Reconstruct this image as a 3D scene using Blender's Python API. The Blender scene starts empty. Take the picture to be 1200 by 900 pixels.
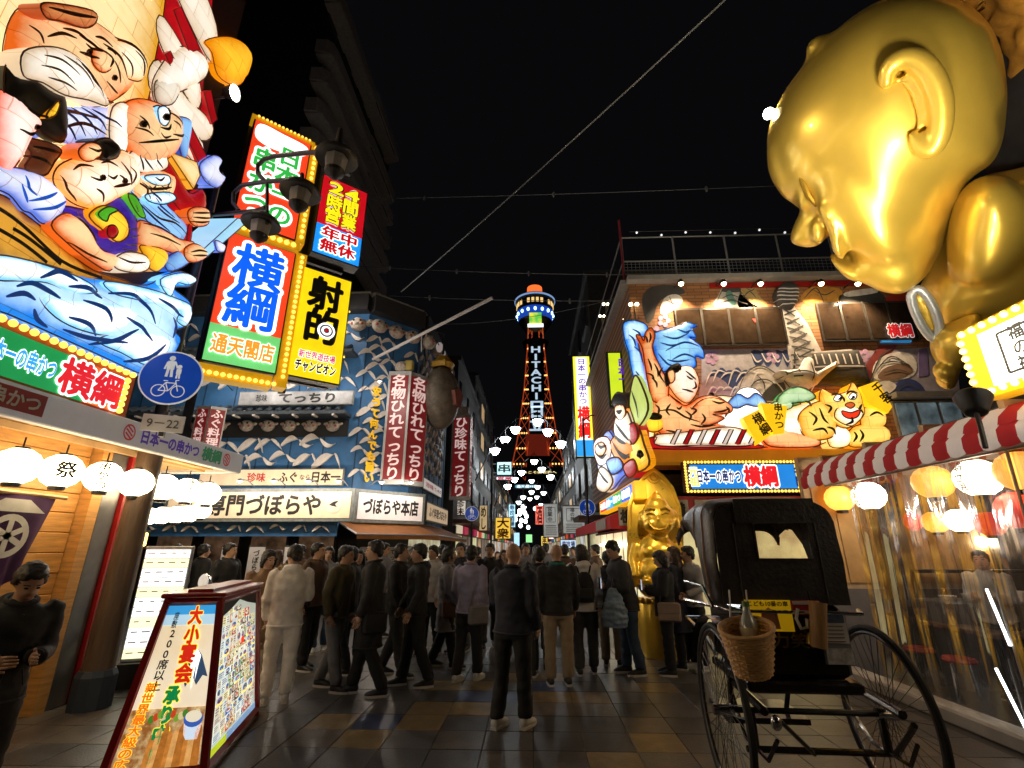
import bpy, bmesh, math, random
from math import sin, cos, pi, radians, sqrt, atan2
from mathutils import Vector, Matrix, noise, geometry
random.seed(7)
SC = bpy.context.scene
COL = SC.collection
# ---------------------------------------------------------------- camera, night sky, exposure
EYE = Vector((0, 0, 1.68)); FPX = 560.0; PITCH = math.atan(190/560); YAW = radians(2.13)
cd = bpy.data.cameras.new('camera'); cam = bpy.data.objects.new('camera', cd); COL.objects.link(cam)
cd.sensor_width = 36; cd.lens = FPX/1200*36; cd.clip_start = .05; cd.clip_end = 3000
cam.location = EYE; cam.rotation_euler = (pi/2+PITCH, 0, YAW); SC.camera = cam
CR = cam.rotation_euler.to_matrix()
W = bpy.data.worlds.new('World'); SC.world = W; W.use_nodes = True
bgn = W.node_tree.nodes['Background']; bgn.inputs[0].default_value = (.0011, .0011, .0013, 1); bgn.inputs[1].default_value = 1
SC.view_settings.view_transform = 'Standard'; SC.view_settings.look = 'None'
SC.view_settings.exposure = 1.15; SC.view_settings.gamma = 1
SC.cycles.use_denoising = True; SC.cycles.max_bounces = 6; SC.cycles.diffuse_bounces = 3
SC.cycles.sample_clamp_indirect = 4; SC.cycles.transparent_max_bounces = 12
SC.cycles.caustics_reflective = False; SC.cycles.caustics_refractive = False

def ray(u, v): return CR @ Vector(((u-600)/FPX, (450-v)/FPX, -1))
def onp(u, v, p0, n):
    d = ray(u, v); return EYE + d*((p0-EYE).dot(n)/d.dot(n))
def atY(u, v, Y): return onp(u, v, Vector((0, Y, 0)), Vector((0, 1, 0)))
def atX(u, v, X): return onp(u, v, Vector((X, 0, 0)), Vector((1, 0, 0)))
def atZ(u, v, Z=0): return onp(u, v, Vector((0, 0, Z)), Vector((0, 0, 1)))
def atT(u, v, t): return EYE + ray(u, v)*t

# ---------------------------------------------------------------- materials
def lin(h):
    h = h.lstrip('#'); o = []
    for i in (0, 2, 4):
        c = int(h[i:i+2], 16)/255; o.append(c/12.92 if c <= .04045 else ((c+.055)/1.055)**2.4)
    return tuple(o)
_mc = {}
def M(name, col, rough=.6, metal=0., var=.15, scale=6., bump=0., bscale=40., emit=0., col2=None, coat=0., mix=.5, spec=.5, alpha=1., trans=0., stretch=None, light=True, stain=0.):
    if isinstance(col, str): col = lin(col)
    if isinstance(col2, str): col2 = lin(col2)
    k = (name, tuple(col), rough, metal, emit)
    if k in _mc: return _mc[k]
    m = bpy.data.materials.new(name); m.use_nodes = True; nt = m.node_tree; N = nt.nodes; L = nt.links
    b = N['Principled BSDF']; tc = N.new('ShaderNodeTexCoord'); src = tc.outputs['Object']
    if stretch:
        mp = N.new('ShaderNodeMapping'); mp.inputs['Scale'].default_value = stretch; L.new(src, mp.inputs[0]); src = mp.outputs[0]
    nz = N.new('ShaderNodeTexNoise'); nz.inputs['Scale'].default_value = scale; nz.inputs['Detail'].default_value = 5; nz.inputs['Roughness'].default_value = .6
    L.new(src, nz.inputs['Vector'])
    rp = N.new('ShaderNodeValToRGB'); rp.color_ramp.elements[0].position = .5-.22*mix/.5; rp.color_ramp.elements[1].position = .5+.22*mix/.5
    c1 = tuple(max(0, c*(1-var)) for c in col)+(1,); c2 = (tuple(col2) if col2 else tuple(min(1, c*(1+var)) for c in col))+(1,)
    rp.color_ramp.elements[0].color = c1; rp.color_ramp.elements[1].color = c2
    L.new(nz.outputs['Fac'], rp.inputs['Fac']); L.new(rp.outputs['Color'], b.inputs['Base Color'])
    if stain:   # wear and dirt that runs across neighbouring pieces
        ge = N.new('ShaderNodeNewGeometry'); n3 = N.new('ShaderNodeTexNoise'); n3.inputs['Scale'].default_value = 2.1; n3.inputs['Detail'].default_value = 9; n3.inputs['Roughness'].default_value = .7; L.new(ge.outputs['Position'], n3.inputs['Vector'])
        vo = N.new('ShaderNodeTexVoronoi'); vo.inputs['Scale'].default_value = 7; L.new(ge.outputs['Position'], vo.inputs['Vector']); sp = N.new('ShaderNodeMapRange'); sp.inputs['From Min'].default_value = .05; sp.inputs['From Max'].default_value = .09; sp.inputs['To Min'].default_value = .45; L.new(vo.outputs['Distance'], sp.inputs['Value'])
        r3 = N.new('ShaderNodeMapRange'); r3.inputs['From Min'].default_value = .3; r3.inputs['From Max'].default_value = .7; r3.inputs['To Min'].default_value = 1-stain; r3.inputs['To Max'].default_value = 1+stain*.6; L.new(n3.outputs['Fac'], r3.inputs['Value'])
        m3 = N.new('ShaderNodeMath'); m3.operation = 'MULTIPLY'; L.new(r3.outputs[0], m3.inputs[0]); L.new(sp.outputs[0], m3.inputs[1])
        mx = N.new('ShaderNodeMix'); mx.data_type = 'RGBA'; mx.blend_type = 'MULTIPLY'; mx.inputs[0].default_value = 1; L.new(rp.outputs['Color'], mx.inputs[6]); L.new(m3.outputs[0], mx.inputs[7]); L.new(mx.outputs[2], b.inputs['Base Color'])
    b.inputs['Metallic'].default_value = metal; b.inputs['Specular IOR Level'].default_value = spec
    mr = N.new('ShaderNodeMapRange'); mr.inputs['To Min'].default_value = max(.03, rough-.1); mr.inputs['To Max'].default_value = min(1, rough+.12)
    L.new(nz.outputs['Fac'], mr.inputs['Value']); L.new(mr.outputs[0], b.inputs['Roughness'])
    if coat: b.inputs['Coat Weight'].default_value = coat; b.inputs['Coat Roughness'].default_value = .08
    if emit:
        L.new(rp.outputs['Color'], b.inputs['Emission Color']); b.inputs['Emission Strength'].default_value = emit
        if not light: m.cycles.emission_sampling = 'NONE'
    if bump:
        n2 = N.new('ShaderNodeTexNoise'); n2.inputs['Scale'].default_value = bscale; n2.inputs['Detail'].default_value = 4; L.new(src, n2.inputs['Vector'])
        bp = N.new('ShaderNodeBump'); bp.inputs['Strength'].default_value = bump; bp.inputs['Distance'].default_value = .02
        L.new(n2.outputs['Fac'], bp.inputs['Height']); L.new(bp.outputs[0], b.inputs['Normal'])
    if alpha < 1: b.inputs['Alpha'].default_value = alpha
    if trans: b.inputs['Transmission Weight'].default_value = trans
    _mc[k] = m; return m
def PAPER(name, edge, mid_, s=1.):   # painted lantern paper: rim tint, plus the inner lamp's brighter crown put into colour
    m = LIT(name, edge, s, col2=mid_, scale=2.2); nt = m.node_tree; N = nt.nodes; L = nt.links
    if N.get('wash_glow'): return m
    rp = next(n for n in N if n.type == 'VALTORGB'); nz = next(n for n in N if n.type == 'TEX_NOISE'); nz.inputs['Scale'].default_value = 3.5
    at = N.new('ShaderNodeAttribute'); at.name = 'wash_glow'; at.attribute_name = 'wash_glow'
    a = N.new('ShaderNodeMath'); a.operation = 'MULTIPLY_ADD'; a.inputs[1].default_value = .75; L.new(nz.outputs['Fac'], a.inputs[0]); b = N.new('ShaderNodeMath'); b.operation = 'MULTIPLY_ADD'; b.inputs[1].default_value = .95; b.inputs[2].default_value = -.42
    L.new(at.outputs['Fac'], b.inputs[0]); L.new(b.outputs[0], a.inputs[2]); L.new(a.outputs[0], rp.inputs['Fac'])
    # pasted paper sheets: faint seams between them
    tx = N.new('ShaderNodeTexCoord'); mp = N.new('ShaderNodeMapping'); mp.inputs['Rotation'].default_value = (pi/2, 0, 0); br = N.new('ShaderNodeTexBrick'); br.inputs['Scale'].default_value = 1; br.inputs['Brick Width'].default_value = .42; br.inputs['Row Height'].default_value = .26; br.inputs['Mortar Size'].default_value = .006; br.inputs['Mortar Smooth'].default_value = .6
    br.inputs['Color1'].default_value = (1, 1, 1, 1); br.inputs['Color2'].default_value = (.9, .88, .86, 1); br.inputs['Mortar'].default_value = (.62, .52, .42, 1); L.new(tx.outputs['Object'], mp.inputs[0]); L.new(mp.outputs[0], br.inputs['Vector'])
    mx = N.new('ShaderNodeMix'); mx.data_type = 'RGBA'; mx.blend_type = 'MULTIPLY'; mx.inputs[0].default_value = 1; L.new(rp.outputs['Color'], mx.inputs[6]); L.new(br.outputs['Color'], mx.inputs[7]); bs = N['Principled BSDF']; L.new(mx.outputs[2], bs.inputs['Emission Color']); L.new(mx.outputs[2], bs.inputs['Base Color'])
    rp.color_ramp.elements[0].position = .12; rp.color_ramp.elements[1].position = .8; rp.color_ramp.elements[0].color = tuple(lin(edge) if isinstance(edge, str) else edge)+(1,)
    return m
def LIT(name, col, s=1.6, var=.1, scale=2.5, col2=None, light=True, mix=.5):   # a backlit face or a lamp
    return M(name, col, rough=.35, emit=s*(.47 if s <= 2.2 else .9), var=var, scale=scale, col2=col2, light=light, mix=mix)

# a scratch scene so that evaluating one shape never re-evaluates the whole picture
SX = bpy.data.scenes.new('scratch')
def evaluated(o):
    SX.collection.objects.link(o); vl = SX.view_layers[0]; vl.update(); return o.evaluated_get(vl.depsgraph)
# ---------------------------------------------------------------- mesh builder
class MB:
    def __init__(s): s.v = []; s.f = []; s.mi = []; s.mats = []; s.cur = 0
    def use(s, m):
        if m not in s.mats: s.mats.append(m)
        s.cur = s.mats.index(m); return s
    def add(s, vs, fs, mat=None):
        if mat is not None: s.use(mat)
        n = len(s.v); s.v.extend(Vector(p) for p in vs)
        for f in fs: s.f.append([n+i for i in f]); s.mi.append(s.cur)
        return s
    def box(s, c, d, rz=0., rot=None, mat=None, ch=0.):
        x, y, z = d[0]/2, d[1]/2, d[2]/2
        R = rot if rot else Matrix.Rotation(rz, 3, 'Z'); c = Vector(c)
        ch = min(ch, x*.45, y*.45, z*.45)
        if ch <= 0:
            P = [(-x,-y,-z),(x,-y,-z),(x,y,-z),(-x,y,-z),(-x,-y,z),(x,-y,z),(x,y,z),(-x,y,z)]
            F = [(3,2,1,0),(4,5,6,7),(0,1,5,4),(1,2,6,5),(2,3,7,6),(3,0,4,7)]
        else:   # chamfered vertical and horizontal edges
            P = []
            for zz, k in ((-z, ch), (-z+ch, 0), (z-ch, 0), (z, ch)):
                a, b = x-k, y-k
                P += [(-a+ch-k*0,-b,zz),(a-ch,-b,zz),(a,-b+ch,zz),(a,b-ch,zz),(a-ch,b,zz),(-a+ch,b,zz),(-a,b-ch,zz),(-a,-b+ch,zz)]
            F = [tuple(range(7,-1,-1)), tuple(range(24,32))]
            for r in range(3):
                for i in range(8):
                    j = (i+1) % 8; F.append((r*8+i, r*8+j, r*8+8+j, r*8+8+i))
        return s.add([c+R@Vector(p) for p in P], F, mat)
    def quad(s, a, b, c, d, mat=None): return s.add([a, b, c, d], [(0,1,2,3)], mat)
    def tube(s, path, r, n=8, mat=None, cap=True, closed=False):
        P = [Vector(p) for p in path]; k = len(P)
        rr = r if isinstance(r, (list, tuple)) else [r]*k
        vs = []; up = Vector((0, 0, 1)); prev = None
        for i in range(k):
            if closed: t = P[(i+1) % k]-P[i-1]
            else: t = P[min(i+1, k-1)]-P[max(i-1, 0)]
            if t.length < 1e-9: t = Vector((0, 0, 1))
            t.normalize()
            if prev is None:
                a = t.cross(up)
                if a.length < .05: a = t.cross(Vector((0, 1, 0)))
            else:
                a = prev-t*prev.dot(t)
                if a.length < 1e-4: a = t.cross(up)
            a.normalize(); prev = a; b = t.cross(a)
            for j in range(n):
                w = 2*pi*j/n; vs.append(P[i]+(a*cos(w)+b*sin(w))*rr[i])
        fs = []
        for i in range(k if closed else k-1):
            i2 = (i+1) % k
            for j in range(n):
                j2 = (j+1) % n; fs.append((i*n+j, i*n+j2, i2*n+j2, i2*n+j))
        if cap and not closed: fs.append(tuple(range(n-1, -1, -1))); fs.append(tuple((k-1)*n+j for j in range(n)))
        return s.add(vs, fs, mat)
    def cyl(s, a, b, r0, r1=None, n=16, mat=None): return s.tube([a, b], [r0, r0 if r1 is None else r1], n, mat)
    def lathe(s, prof, c=(0,0,0), n=20, mat=None, rot=None, sy=1.):
        c = Vector(c); R = rot if rot else Matrix.Identity(3); vs = []; k = len(prof)
        for r, z in prof:
            for j in range(n):
                w = 2*pi*j/n; vs.append(c+R@Vector((r*cos(w), r*sin(w)*sy, z)))
        fs = [(i*n+j, i*n+(j+1) % n, (i+1)*n+(j+1) % n, (i+1)*n+j) for i in range(k-1) for j in range(n)]
        fs += [tuple(range(n-1, -1, -1)), tuple((k-1)*n+j for j in range(n))]
        return s.add(vs, fs, mat)
    def ball(s, c, r, nu=14, nv=9, mat=None, rot=None):
        r = (r, r, r) if isinstance(r, (int, float)) else r; R = rot if rot else Matrix.Identity(3); c = Vector(c)
        vs = [c+R@Vector((0, 0, -r[2]))]
        for i in range(1, nv):
            ph = -pi/2+pi*i/nv
            for j in range(nu):
                w = 2*pi*j/nu; vs.append(c+R@Vector((r[0]*cos(ph)*cos(w), r[1]*cos(ph)*sin(w), r[2]*sin(ph))))
        vs.append(c+R@Vector((0, 0, r[2]))); t = len(vs)-1
        fs = [(0, 1+(j+1) % nu, 1+j) for j in range(nu)]
        for i in range(nv-2):
            for j in range(nu): a = 1+i*nu; fs.append((a+j, a+(j+1) % nu, a+nu+(j+1) % nu, a+nu+j))
        a = 1+(nv-2)*nu; fs += [(a+j, a+(j+1) % nu, t) for j in range(nu)]
        return s.add(vs, fs, mat)
    def prism(s, poly, y0, y1, mat=None):      # polygon in the x,z plane, from y0 (front) back to y1
        n = len(poly); vs = [(p[0], y0, p[1]) for p in poly]+[(p[0], y1, p[1]) for p in poly]
        fs = [tuple(range(n)), tuple(range(2*n-1, n-1, -1))]+[(i, i+n, (i+1) % n+n, (i+1) % n) for i in range(n)]
        return s.add(vs, fs, mat)
    def mesh(s, name, mat=None, smooth=False):
        me = bpy.data.meshes.new(name); me.from_pydata(s.v, [], s.f)
        if mat is not None and not s.mats: s.mats = [mat]
        for m in s.mats: me.materials.append(m)
        if len(s.mats) > 1: me.polygons.foreach_set('material_index', s.mi)
        bm = bmesh.new(); bm.from_mesh(me); bmesh.ops.recalc_face_normals(bm, faces=bm.faces); bm.to_mesh(me); bm.free()
        if smooth:
            me.polygons.foreach_set('use_smooth', [True]*len(me.polygons)); me.set_sharp_from_angle(angle=radians(38 if smooth is True else smooth))
        me.update(); return me
    def build(s, name, mat=None, parent=None, smooth=False, loc=None, kind=None):
        return put(name, s.mesh(name, mat, smooth), parent, loc, kind)
def put(name, me, parent=None, loc=None, kind=None, rz=None):
    o = bpy.data.objects.new(name, me); COL.objects.link(o)
    if parent: o.parent = parent
    if loc is not None: o.location = loc
    if rz is not None: o.rotation_euler = (0, 0, rz)
    if kind: o['kind'] = kind
    return o
def tag(o, label, cat, group=None, kind=None):
    o['label'] = label; o['category'] = cat
    if group: o['group'] = group
    if kind: o['kind'] = kind
    return o
def thing(name, label, cat, loc=(0,0,0), rz=0., group=None):
    o = bpy.data.objects.new(name, None); COL.objects.link(o); o.location = loc; o.rotation_euler = (0, 0, rz)
    o.empty_display_size = .2
    return tag(o, label, cat, group)
def copy_tree(o, parent=None):
    c = o.copy(); COL.objects.link(c)
    if parent: c.parent = parent
    for ch in list(o.children): copy_tree(ch, c)
    return c
def loc_of(root):   # world -> local of a thing turned about z only
    Mi = (Matrix.Translation(root.location) @ Matrix.Rotation(root.rotation_euler[2], 4, 'Z')).inverted()
    return lambda p: Mi @ Vector(p)
def LP(root, u, v, y=0.):   # photo point -> local (x, z) on the thing's local plane y
    r = root.rotation_euler[2]; n = Vector((-sin(r), cos(r), 0)); p = onp(u, v, Vector(root.location)+n*y, n)
    q = loc_of(root)(p); return Vector((q.x, q.z))

# ---------------------------------------------------------------- lettering
_tc = {}
def _glyphs0(s):
    c = bpy.data.curves.new('t', 'FONT'); c.body = s; c.resolution_u = 3; c.fill_mode = 'FRONT'
    o = bpy.data.objects.new('t', c); ev = evaluated(o); me = ev.to_mesh()
    V = [(v.co.x, v.co.y) for v in me.vertices]; Fc = [tuple(p.vertices) for p in me.polygons]
    ev.to_mesh_clear(); bpy.data.objects.remove(o); bpy.data.curves.remove(c)
    return V, Fc
def glyphs(s, bold):
    """brush weight: the outline swept round a small circle; third coordinate staggers the layers"""
    k = (s, round(bold, 3))
    if k in _tc: return _tc[k]
    if (s, 0) not in _tc: _tc[(s, 0)] = [([(x, y, 0) for x, y in v], f) for v, f in (_glyphs0(s),)][0]
    V, Fc = _tc[(s, 0)]
    if bold < .006: return V, Fc
    offs = [(bold*cos(2*pi*i/n+.3), bold*sin(2*pi*i/n+.3)) for n in ((6 if bold < .04 else 9 if bold < .075 else 14),) for i in range(n)]
    if bold > .075: offs += [(bold*.55*cos(2*pi*i/6), bold*.55*sin(2*pi*i/6)) for i in range(6)]
    VV = []; FF = []
    for i, (dx, dy) in enumerate([(0, 0)]+offs):
        n = len(VV); VV += [(x+dx, y+dy, i) for x, y, _ in V]; FF += [tuple(n+q for q in f) for f in Fc]
    _tc[k] = (VV, FF); return _tc[k]
def lettering(parent, s, x, z, h, mat, y=-.006, w=None, vert=False, bold=.025, edge=None, step=1.04, name='lettering', skew=0., put_it=True, cw=None, rot=0.):
    """s centred on local (x, z); h is the height of one character; w fits the whole width; vert stacks the characters."""
    out = []
    if w and w < .25*h*len(s): pass
    for layer in ((edge[1], edge[0], y+.004), (0, mat, y)) if edge else ((0, mat, y),):
        b = bold+layer[0]; vs = []; fs = []
        if vert:
            tot = len(s)*h*step
            for i, ch in enumerate(s):
                if ch == ' ': continue
                V, Fc = glyphs(ch, b); zc = tot/2-(i+.5)*h*step; n = len(vs); a = (cw or h)
                k = 1.06; mx = (.5 if ord(ch) > 255 else (max(p[0] for p in V)+min(p[0] for p in V))/2)
                vs += [((p[0]-mx)*a*k, (p[1]-.37)*h*k+zc, p[2]) for p in V]; fs += [tuple(n+i2 for i2 in f) for f in Fc]
        else:
            V0, _ = glyphs(s, bold); V, Fc = glyphs(s, b)
            x0 = min(p[0] for p in V0); x1 = max(p[0] for p in V0); kx = (w/(x1-x0)) if w else h*1.06
            vs = [((p[0]-(x0+x1)/2)*kx, (p[1]-.37)*h*1.06, p[2]) for p in V]; fs = list(Fc)
        ca, sa = cos(rot), sin(rot)
        P = [(x+(p[0]+skew*p[1])*ca-p[1]*sa, layer[2]+p[2]*.00012, z+p[1]*ca+(p[0]+skew*p[1])*sa) for p in vs]
        mb = MB(); mb.add(P, fs, layer[1])
        out.append(mb.build(name if layer[0] == 0 else name+'_edge', None, parent) if put_it else (P, fs, layer[1]))
    return out

# ---------------------------------------------------------------- pillowed reliefs (lantern-paper figures) traced on a plane
def smooth_poly(pts, sub=4, closed=True):
    n = len(pts); out = []
    rng = range(n) if closed else range(n-1)
    for i in rng:
        p0 = pts[(i-1) % n] if closed or i > 0 else pts[0]; p1 = pts[i]; p2 = pts[(i+1) % n]; p3 = pts[(i+2) % n] if closed or i+2 < n else pts[-1]
        for k in range(sub):
            t = k/sub
            out.append(tuple(.5*((2*p1[a])+(-p0[a]+p2[a])*t+(2*p0[a]-5*p1[a]+4*p2[a]-p3[a])*t*t+(-p0[a]+3*p1[a]-3*p2[a]+p3[a])*t**3) for a in (0, 1)))
    if not closed: out.append(tuple(pts[-1]))
    return out
def inside(p, poly):
    c = False; n = len(poly); j = n-1
    for i in range(n):
        a, b = poly[i], poly[j]
        if (a[1] > p[1]) != (b[1] > p[1]) and p[0] < (b[0]-a[0])*(p[1]-a[1])/(b[1]-a[1])+a[0]: c = not c
        j = i
    return c
def edist(p, poly):
    d = 1e9; n = len(poly)
    for i in range(n):
        ax, ay = poly[i]; bx, by = poly[(i+1) % n]; dx, dy = bx-ax, by-ay; q = dx*dx+dy*dy
        t = 0 if q < 1e-12 else max(0, min(1, ((p[0]-ax)*dx+(p[1]-ay)*dy)/q))
        e = (p[0]-ax-t*dx)**2+(p[1]-ay-t*dy)**2
        if e < d: d = e
    return sqrt(d)
class Relief:
    def __init__(s, root, k=.6, wire=0., wm=None): s.root = root; s.shapes = []; s.k = k; s.wire = wire; s.wm = wm
    def L(s, pts): return [tuple(LP(s.root, *p)) for p in pts]
    def shape(s, name, pts, mat, bulge=.12, base=0., back=None, sub=4, local=False, step=None, curve=True, parent=None):
        bulge *= s.k; base *= s.k
        poly = pts if local else s.L(pts)
        if curve: poly = smooth_poly(poly, sub)
        xs = [p[0] for p in poly]; zs = [p[1] for p in poly]; ext = max(max(xs)-min(xs), max(zs)-min(zs))
        st = step or max(.03, ext/16); R = max(.5*min(max(xs)-min(xs), max(zs)-min(zs)), .02)
        pts2 = [Vector(p) for p in poly]; nb = len(pts2); edges = [(i, (i+1) % nb) for i in range(nb)]
        hh = [0.]*nb; x = min(xs)+st/2; row = 0
        while x < max(xs):
            z = min(zs)+st/2*(1+row % 2)
            while z < max(zs):
                if inside((x, z), poly):
                    d = edist((x, z), poly)
                    if d > st*.3: pts2.append(Vector((x, z))); hh.append(sqrt(max(0, 1-(1-min(d/R, 1))**2)))
                z += st
            x += st; row += 1
        try: V, E, Fc, ov, oe, of = geometry.delaunay_2d_cdt(pts2, edges, [], 1, 1e-6)
        except Exception: return None
        H = []
        for i, v in enumerate(V):
            src = ov[i]; H.append(hh[src[0]] if src and src[0] < len(hh) else 0)
        mb = MB(); bk = base+.02 if back is None else back
        vs = [(v.x, -(base+bulge*h), v.y) for v, h in zip(V, H)]; mb.add(vs, Fc, mat)
        n = len(poly)
        rim = [(p[0], -base, p[1]) for p in poly]+[(p[0], bk, p[1]) for p in poly]
        mb.add(rim, [(i, (i+1) % n, (i+1) % n+n, i+n) for i in range(n)], mat)
        s.shapes.append((poly, base, bulge, R))
        o = mb.build(name, None, parent or s.root, smooth=50); at = o.data.attributes.new('wash_glow', 'FLOAT', 'POINT'); at.data.foreach_set('value', H+[0.]*(len(o.data.vertices)-len(H)))
        if s.wire and bulge > 0: MB().tube([(p[0], -base-.006, p[1]) for p in poly], s.wire, 4, closed=True).build('outline_wire', s.wm, o)
        return o
    def h(s, p):
        m = 0
        for poly, base, bulge, R in s.shapes:
            if inside(p, poly): m = max(m, base+bulge*sqrt(max(0, 1-(1-min(edist(p, poly)/R, 1))**2)))
        return m
    def ink(s, name, lines, width, mat, lift=.012, local=False, taper=True, sub=5):
        mb = MB()
        for ln in lines:
            P = ln if local else s.L(ln)
            P = smooth_poly(P, sub, False); n = len(P); vs = []
            for i, p in enumerate(P):
                a = Vector(P[max(i-1, 0)]); b = Vector(P[min(i+1, n-1)]); t = (b-a)
                if t.length < 1e-9: t = Vector((1, 0))
                t.normalize(); q = Vector((-t.y, t.x)); w = width*.5*(.3+.7*sin(pi*i/(n-1)) if taper else .7)
                y = -(s.h(p)+lift)
                vs += [(p[0]+q.x*w, y, p[1]+q.y*w), (p[0]-q.x*w, y, p[1]-q.y*w)]
            mb.add(vs, [(2*i, 2*i+1, 2*i+3, 2*i+2) for i in range(n-1)])
        return mb.build(name, mat, s.root, kind='stuff')

# ---------------------------------------------------------------- sculpted forms: overlapping solids fused into one skin
def fuse(mb, name, mat, parent=None, voxel=.03, smooth=4, loc=None, fold=0., fscale=6., fac=.5):
    me = bpy.data.meshes.new(name); me.from_pydata(mb.v, [], mb.f)
    bm = bmesh.new(); bm.from_mesh(me); bmesh.ops.recalc_face_normals(bm, faces=bm.faces); bm.to_mesh(me); bm.free()
    o = bpy.data.objects.new(name, me)
    r = o.modifiers.new('r', 'REMESH'); r.mode = 'VOXEL'; r.voxel_size = voxel
    if smooth: q = o.modifiers.new('s', 'SMOOTH'); q.iterations = smooth; q.factor = fac
    m2 = bpy.data.meshes.new_from_object(evaluated(o)); m2.name = name
    bpy.data.objects.remove(o); bpy.data.meshes.remove(me)
    if fold:
        for v in m2.vertices:
            c = v.co; k = noise.noise(Vector((c.x*fscale, c.y*fscale, c.z*fscale*2.2)))+.5*noise.noise(c*fscale*3.1)
            v.co = c+v.normal*(fold*k)
    m2.polygons.foreach_set('use_smooth', [True]*len(m2.polygons)); m2.materials.clear(); m2.materials.append(mat); m2.update()
    return put(name, m2, parent, loc)

# common materials
BLACK = M('black_paint', (.012, .012, .014), .45, var=.3)
STEEL = M('dark_steel', (.05, .05, .055), .4, .7, var=.3)
CHROME = M('chrome', (.75, .75, .76), .12, 1., var=.08)
GREYM = M('grey_metal', (.3, .3, .31), .45, .4)
RED = M('red_paint', lin('#9c1a17'), .4, var=.18, scale=4)
INK = M('black_ink', (.01, .009, .008), .6)
WHITEP = M('white_paint', (.72, .7, .66), .5, var=.08)
WBULB = LIT('warm_bulb', (1, .72, .3), 5, light=True)
YBULB = LIT('yellow_bulb', (1, .6, .09), 1.7, light=False)
L_WHITE = LIT('lit_white', (1, .97, .9), 1.7)
L_YEL = LIT('lit_yellow', lin('#ffd91e'), 1.2)
L_RED = LIT('lit_red', lin('#e8391c'), 1.05)
L_DRED = LIT('lit_dark_red', lin('#c0101c'), 1.)
L_BLUE = LIT('lit_blue', lin('#0f55e8'), 1.1)
L_SKY = LIT('lit_sky_blue', lin('#2f9be6'), 1.1)
L_GRN = LIT('lit_green', lin('#1f9a3c'), 1.)
L_LGRN = LIT('lit_light_green', lin('#5cc94e'), 1.1)
L_PUR = LIT('lit_purple', lin('#5a1fa8'), 1.)
L_ORG = LIT('lit_orange', lin('#f08a28'), 1.1)
LBLK = M('print_black', (.012, .012, .012), .5)
bulb_me = None
def bulbs(root, pts, y=-.03, r=.035, name='bulb', mat=None):
    """a string of round bulbs at local (x, z), each its own part with shared mesh"""
    me = MB().ball((0, 0, 0), (r, r*.9, r), 8, 6, mat or YBULB).mesh(name, None, True)
    for x, z in pts: put(name, me, root, (x, y, z))
def rectline(x0, z0, x1, z1, n):
    return [(x0+(x1-x0)*(i+.5)/n, z0+(z1-z0)*(i+.5)/n) for i in range(n)]
ords = ['nearest', 'second', 'third', 'fourth', 'fifth', 'sixth', 'seventh', 'eighth', 'ninth', 'tenth', 'eleventh', 'twelfth']
# ================================================================ ground and paving
def paving_mat():
    m = bpy.data.materials.new('paving_far'); m.use_nodes = True; nt = m.node_tree; N = nt.nodes; L = nt.links; b = N['Principled BSDF']
    tc = N.new('ShaderNodeTexCoord'); br = N.new('ShaderNodeTexBrick'); br.offset = 0; br.inputs['Scale'].default_value = 1
    br.inputs['Brick Width'].default_value = .45; br.inputs['Row Height'].default_value = .45; br.inputs['Mortar Size'].default_value = .008
    br.inputs['Color1'].default_value = (.05, .048, .046, 1); br.inputs['Color2'].default_value = (.075, .07, .064, 1); br.inputs['Mortar'].default_value = (.015, .015, .015, 1)
    L.new(tc.outputs['Object'], br.inputs['Vector']); nz = N.new('ShaderNodeTexNoise'); nz.inputs['Scale'].default_value = 1.3; nz.inputs['Detail'].default_value = 6
    L.new(tc.outputs['Object'], nz.inputs['Vector']); mx = N.new('ShaderNodeMix'); mx.data_type = 'RGBA'; mx.blend_type = 'MULTIPLY'; mx.inputs[0].default_value = .6
    L.new(br.outputs['Color'], mx.inputs[6]); L.new(nz.outputs['Fac'], mx.inputs[7]); L.new(mx.outputs[2], b.inputs['Base Color'])
    b.inputs['Roughness'].default_value = .5; return m
PAVE = paving_mat()
ASPH = M('asphalt', (.045, .043, .04), .75, var=.35, scale=3, bump=.3, bscale=150)
g = MB().quad((-400, -60, -.03), (400, -60, -.03), (400, 900, -.03), (-400, 900, -.03)).build('ground', ASPH); g['kind'] = 'structure'
TX0, TX1, TY0, TY1 = -5.4, 4.05, 3.15, 9.45
f = MB()
for x0, x1, y0, y1 in ((-9, 10, TY1, 150), (-9, TX0, -12, TY1), (TX1, 10, -12, TY1), (TX0, TX1, -12, TY0)):
    f.quad((x0, y0, -.004), (x1, y0, -.004), (x1, y1, -.004), (x0, y1, -.004))
street = f.build('street', PAVE); street['kind'] = 'structure'
TILE = [M('paver_grey', stain=.55, col=(.088, .084, .084), rough=.34, var=.3, scale=5, bump=.25, bscale=60), M('paver_dark_grey', stain=.55, col=(.062, .06, .062), rough=.34, var=.45, scale=5, bump=.25, bscale=60),
        M('paver_ochre', stain=.55, col=(.21, .15, .07), rough=.34, var=.4, scale=6, bump=.25, bscale=60), M('paver_blue', stain=.55, col=(.05, .07, .15), rough=.34, var=.4, scale=6, bump=.2, bscale=60), M('paver_brown', stain=.55, col=(.11, .092, .078), rough=.34, var=.4, scale=5, bump=.25, bscale=60)]
tm = [MB().box((0, 0, -.0125), (.444, .444, .025), ch=.004, mat=t).mesh('paving_tile') for t in TILE]
pav = MB().quad((TX0, TY0, -.022), (TX1, TY0, -.022), (TX1, TY1, -.022), (TX0, TY1, -.022)).build('pavement', ASPH); pav['kind'] = 'structure'
ochre = set(); blue = set()
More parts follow.
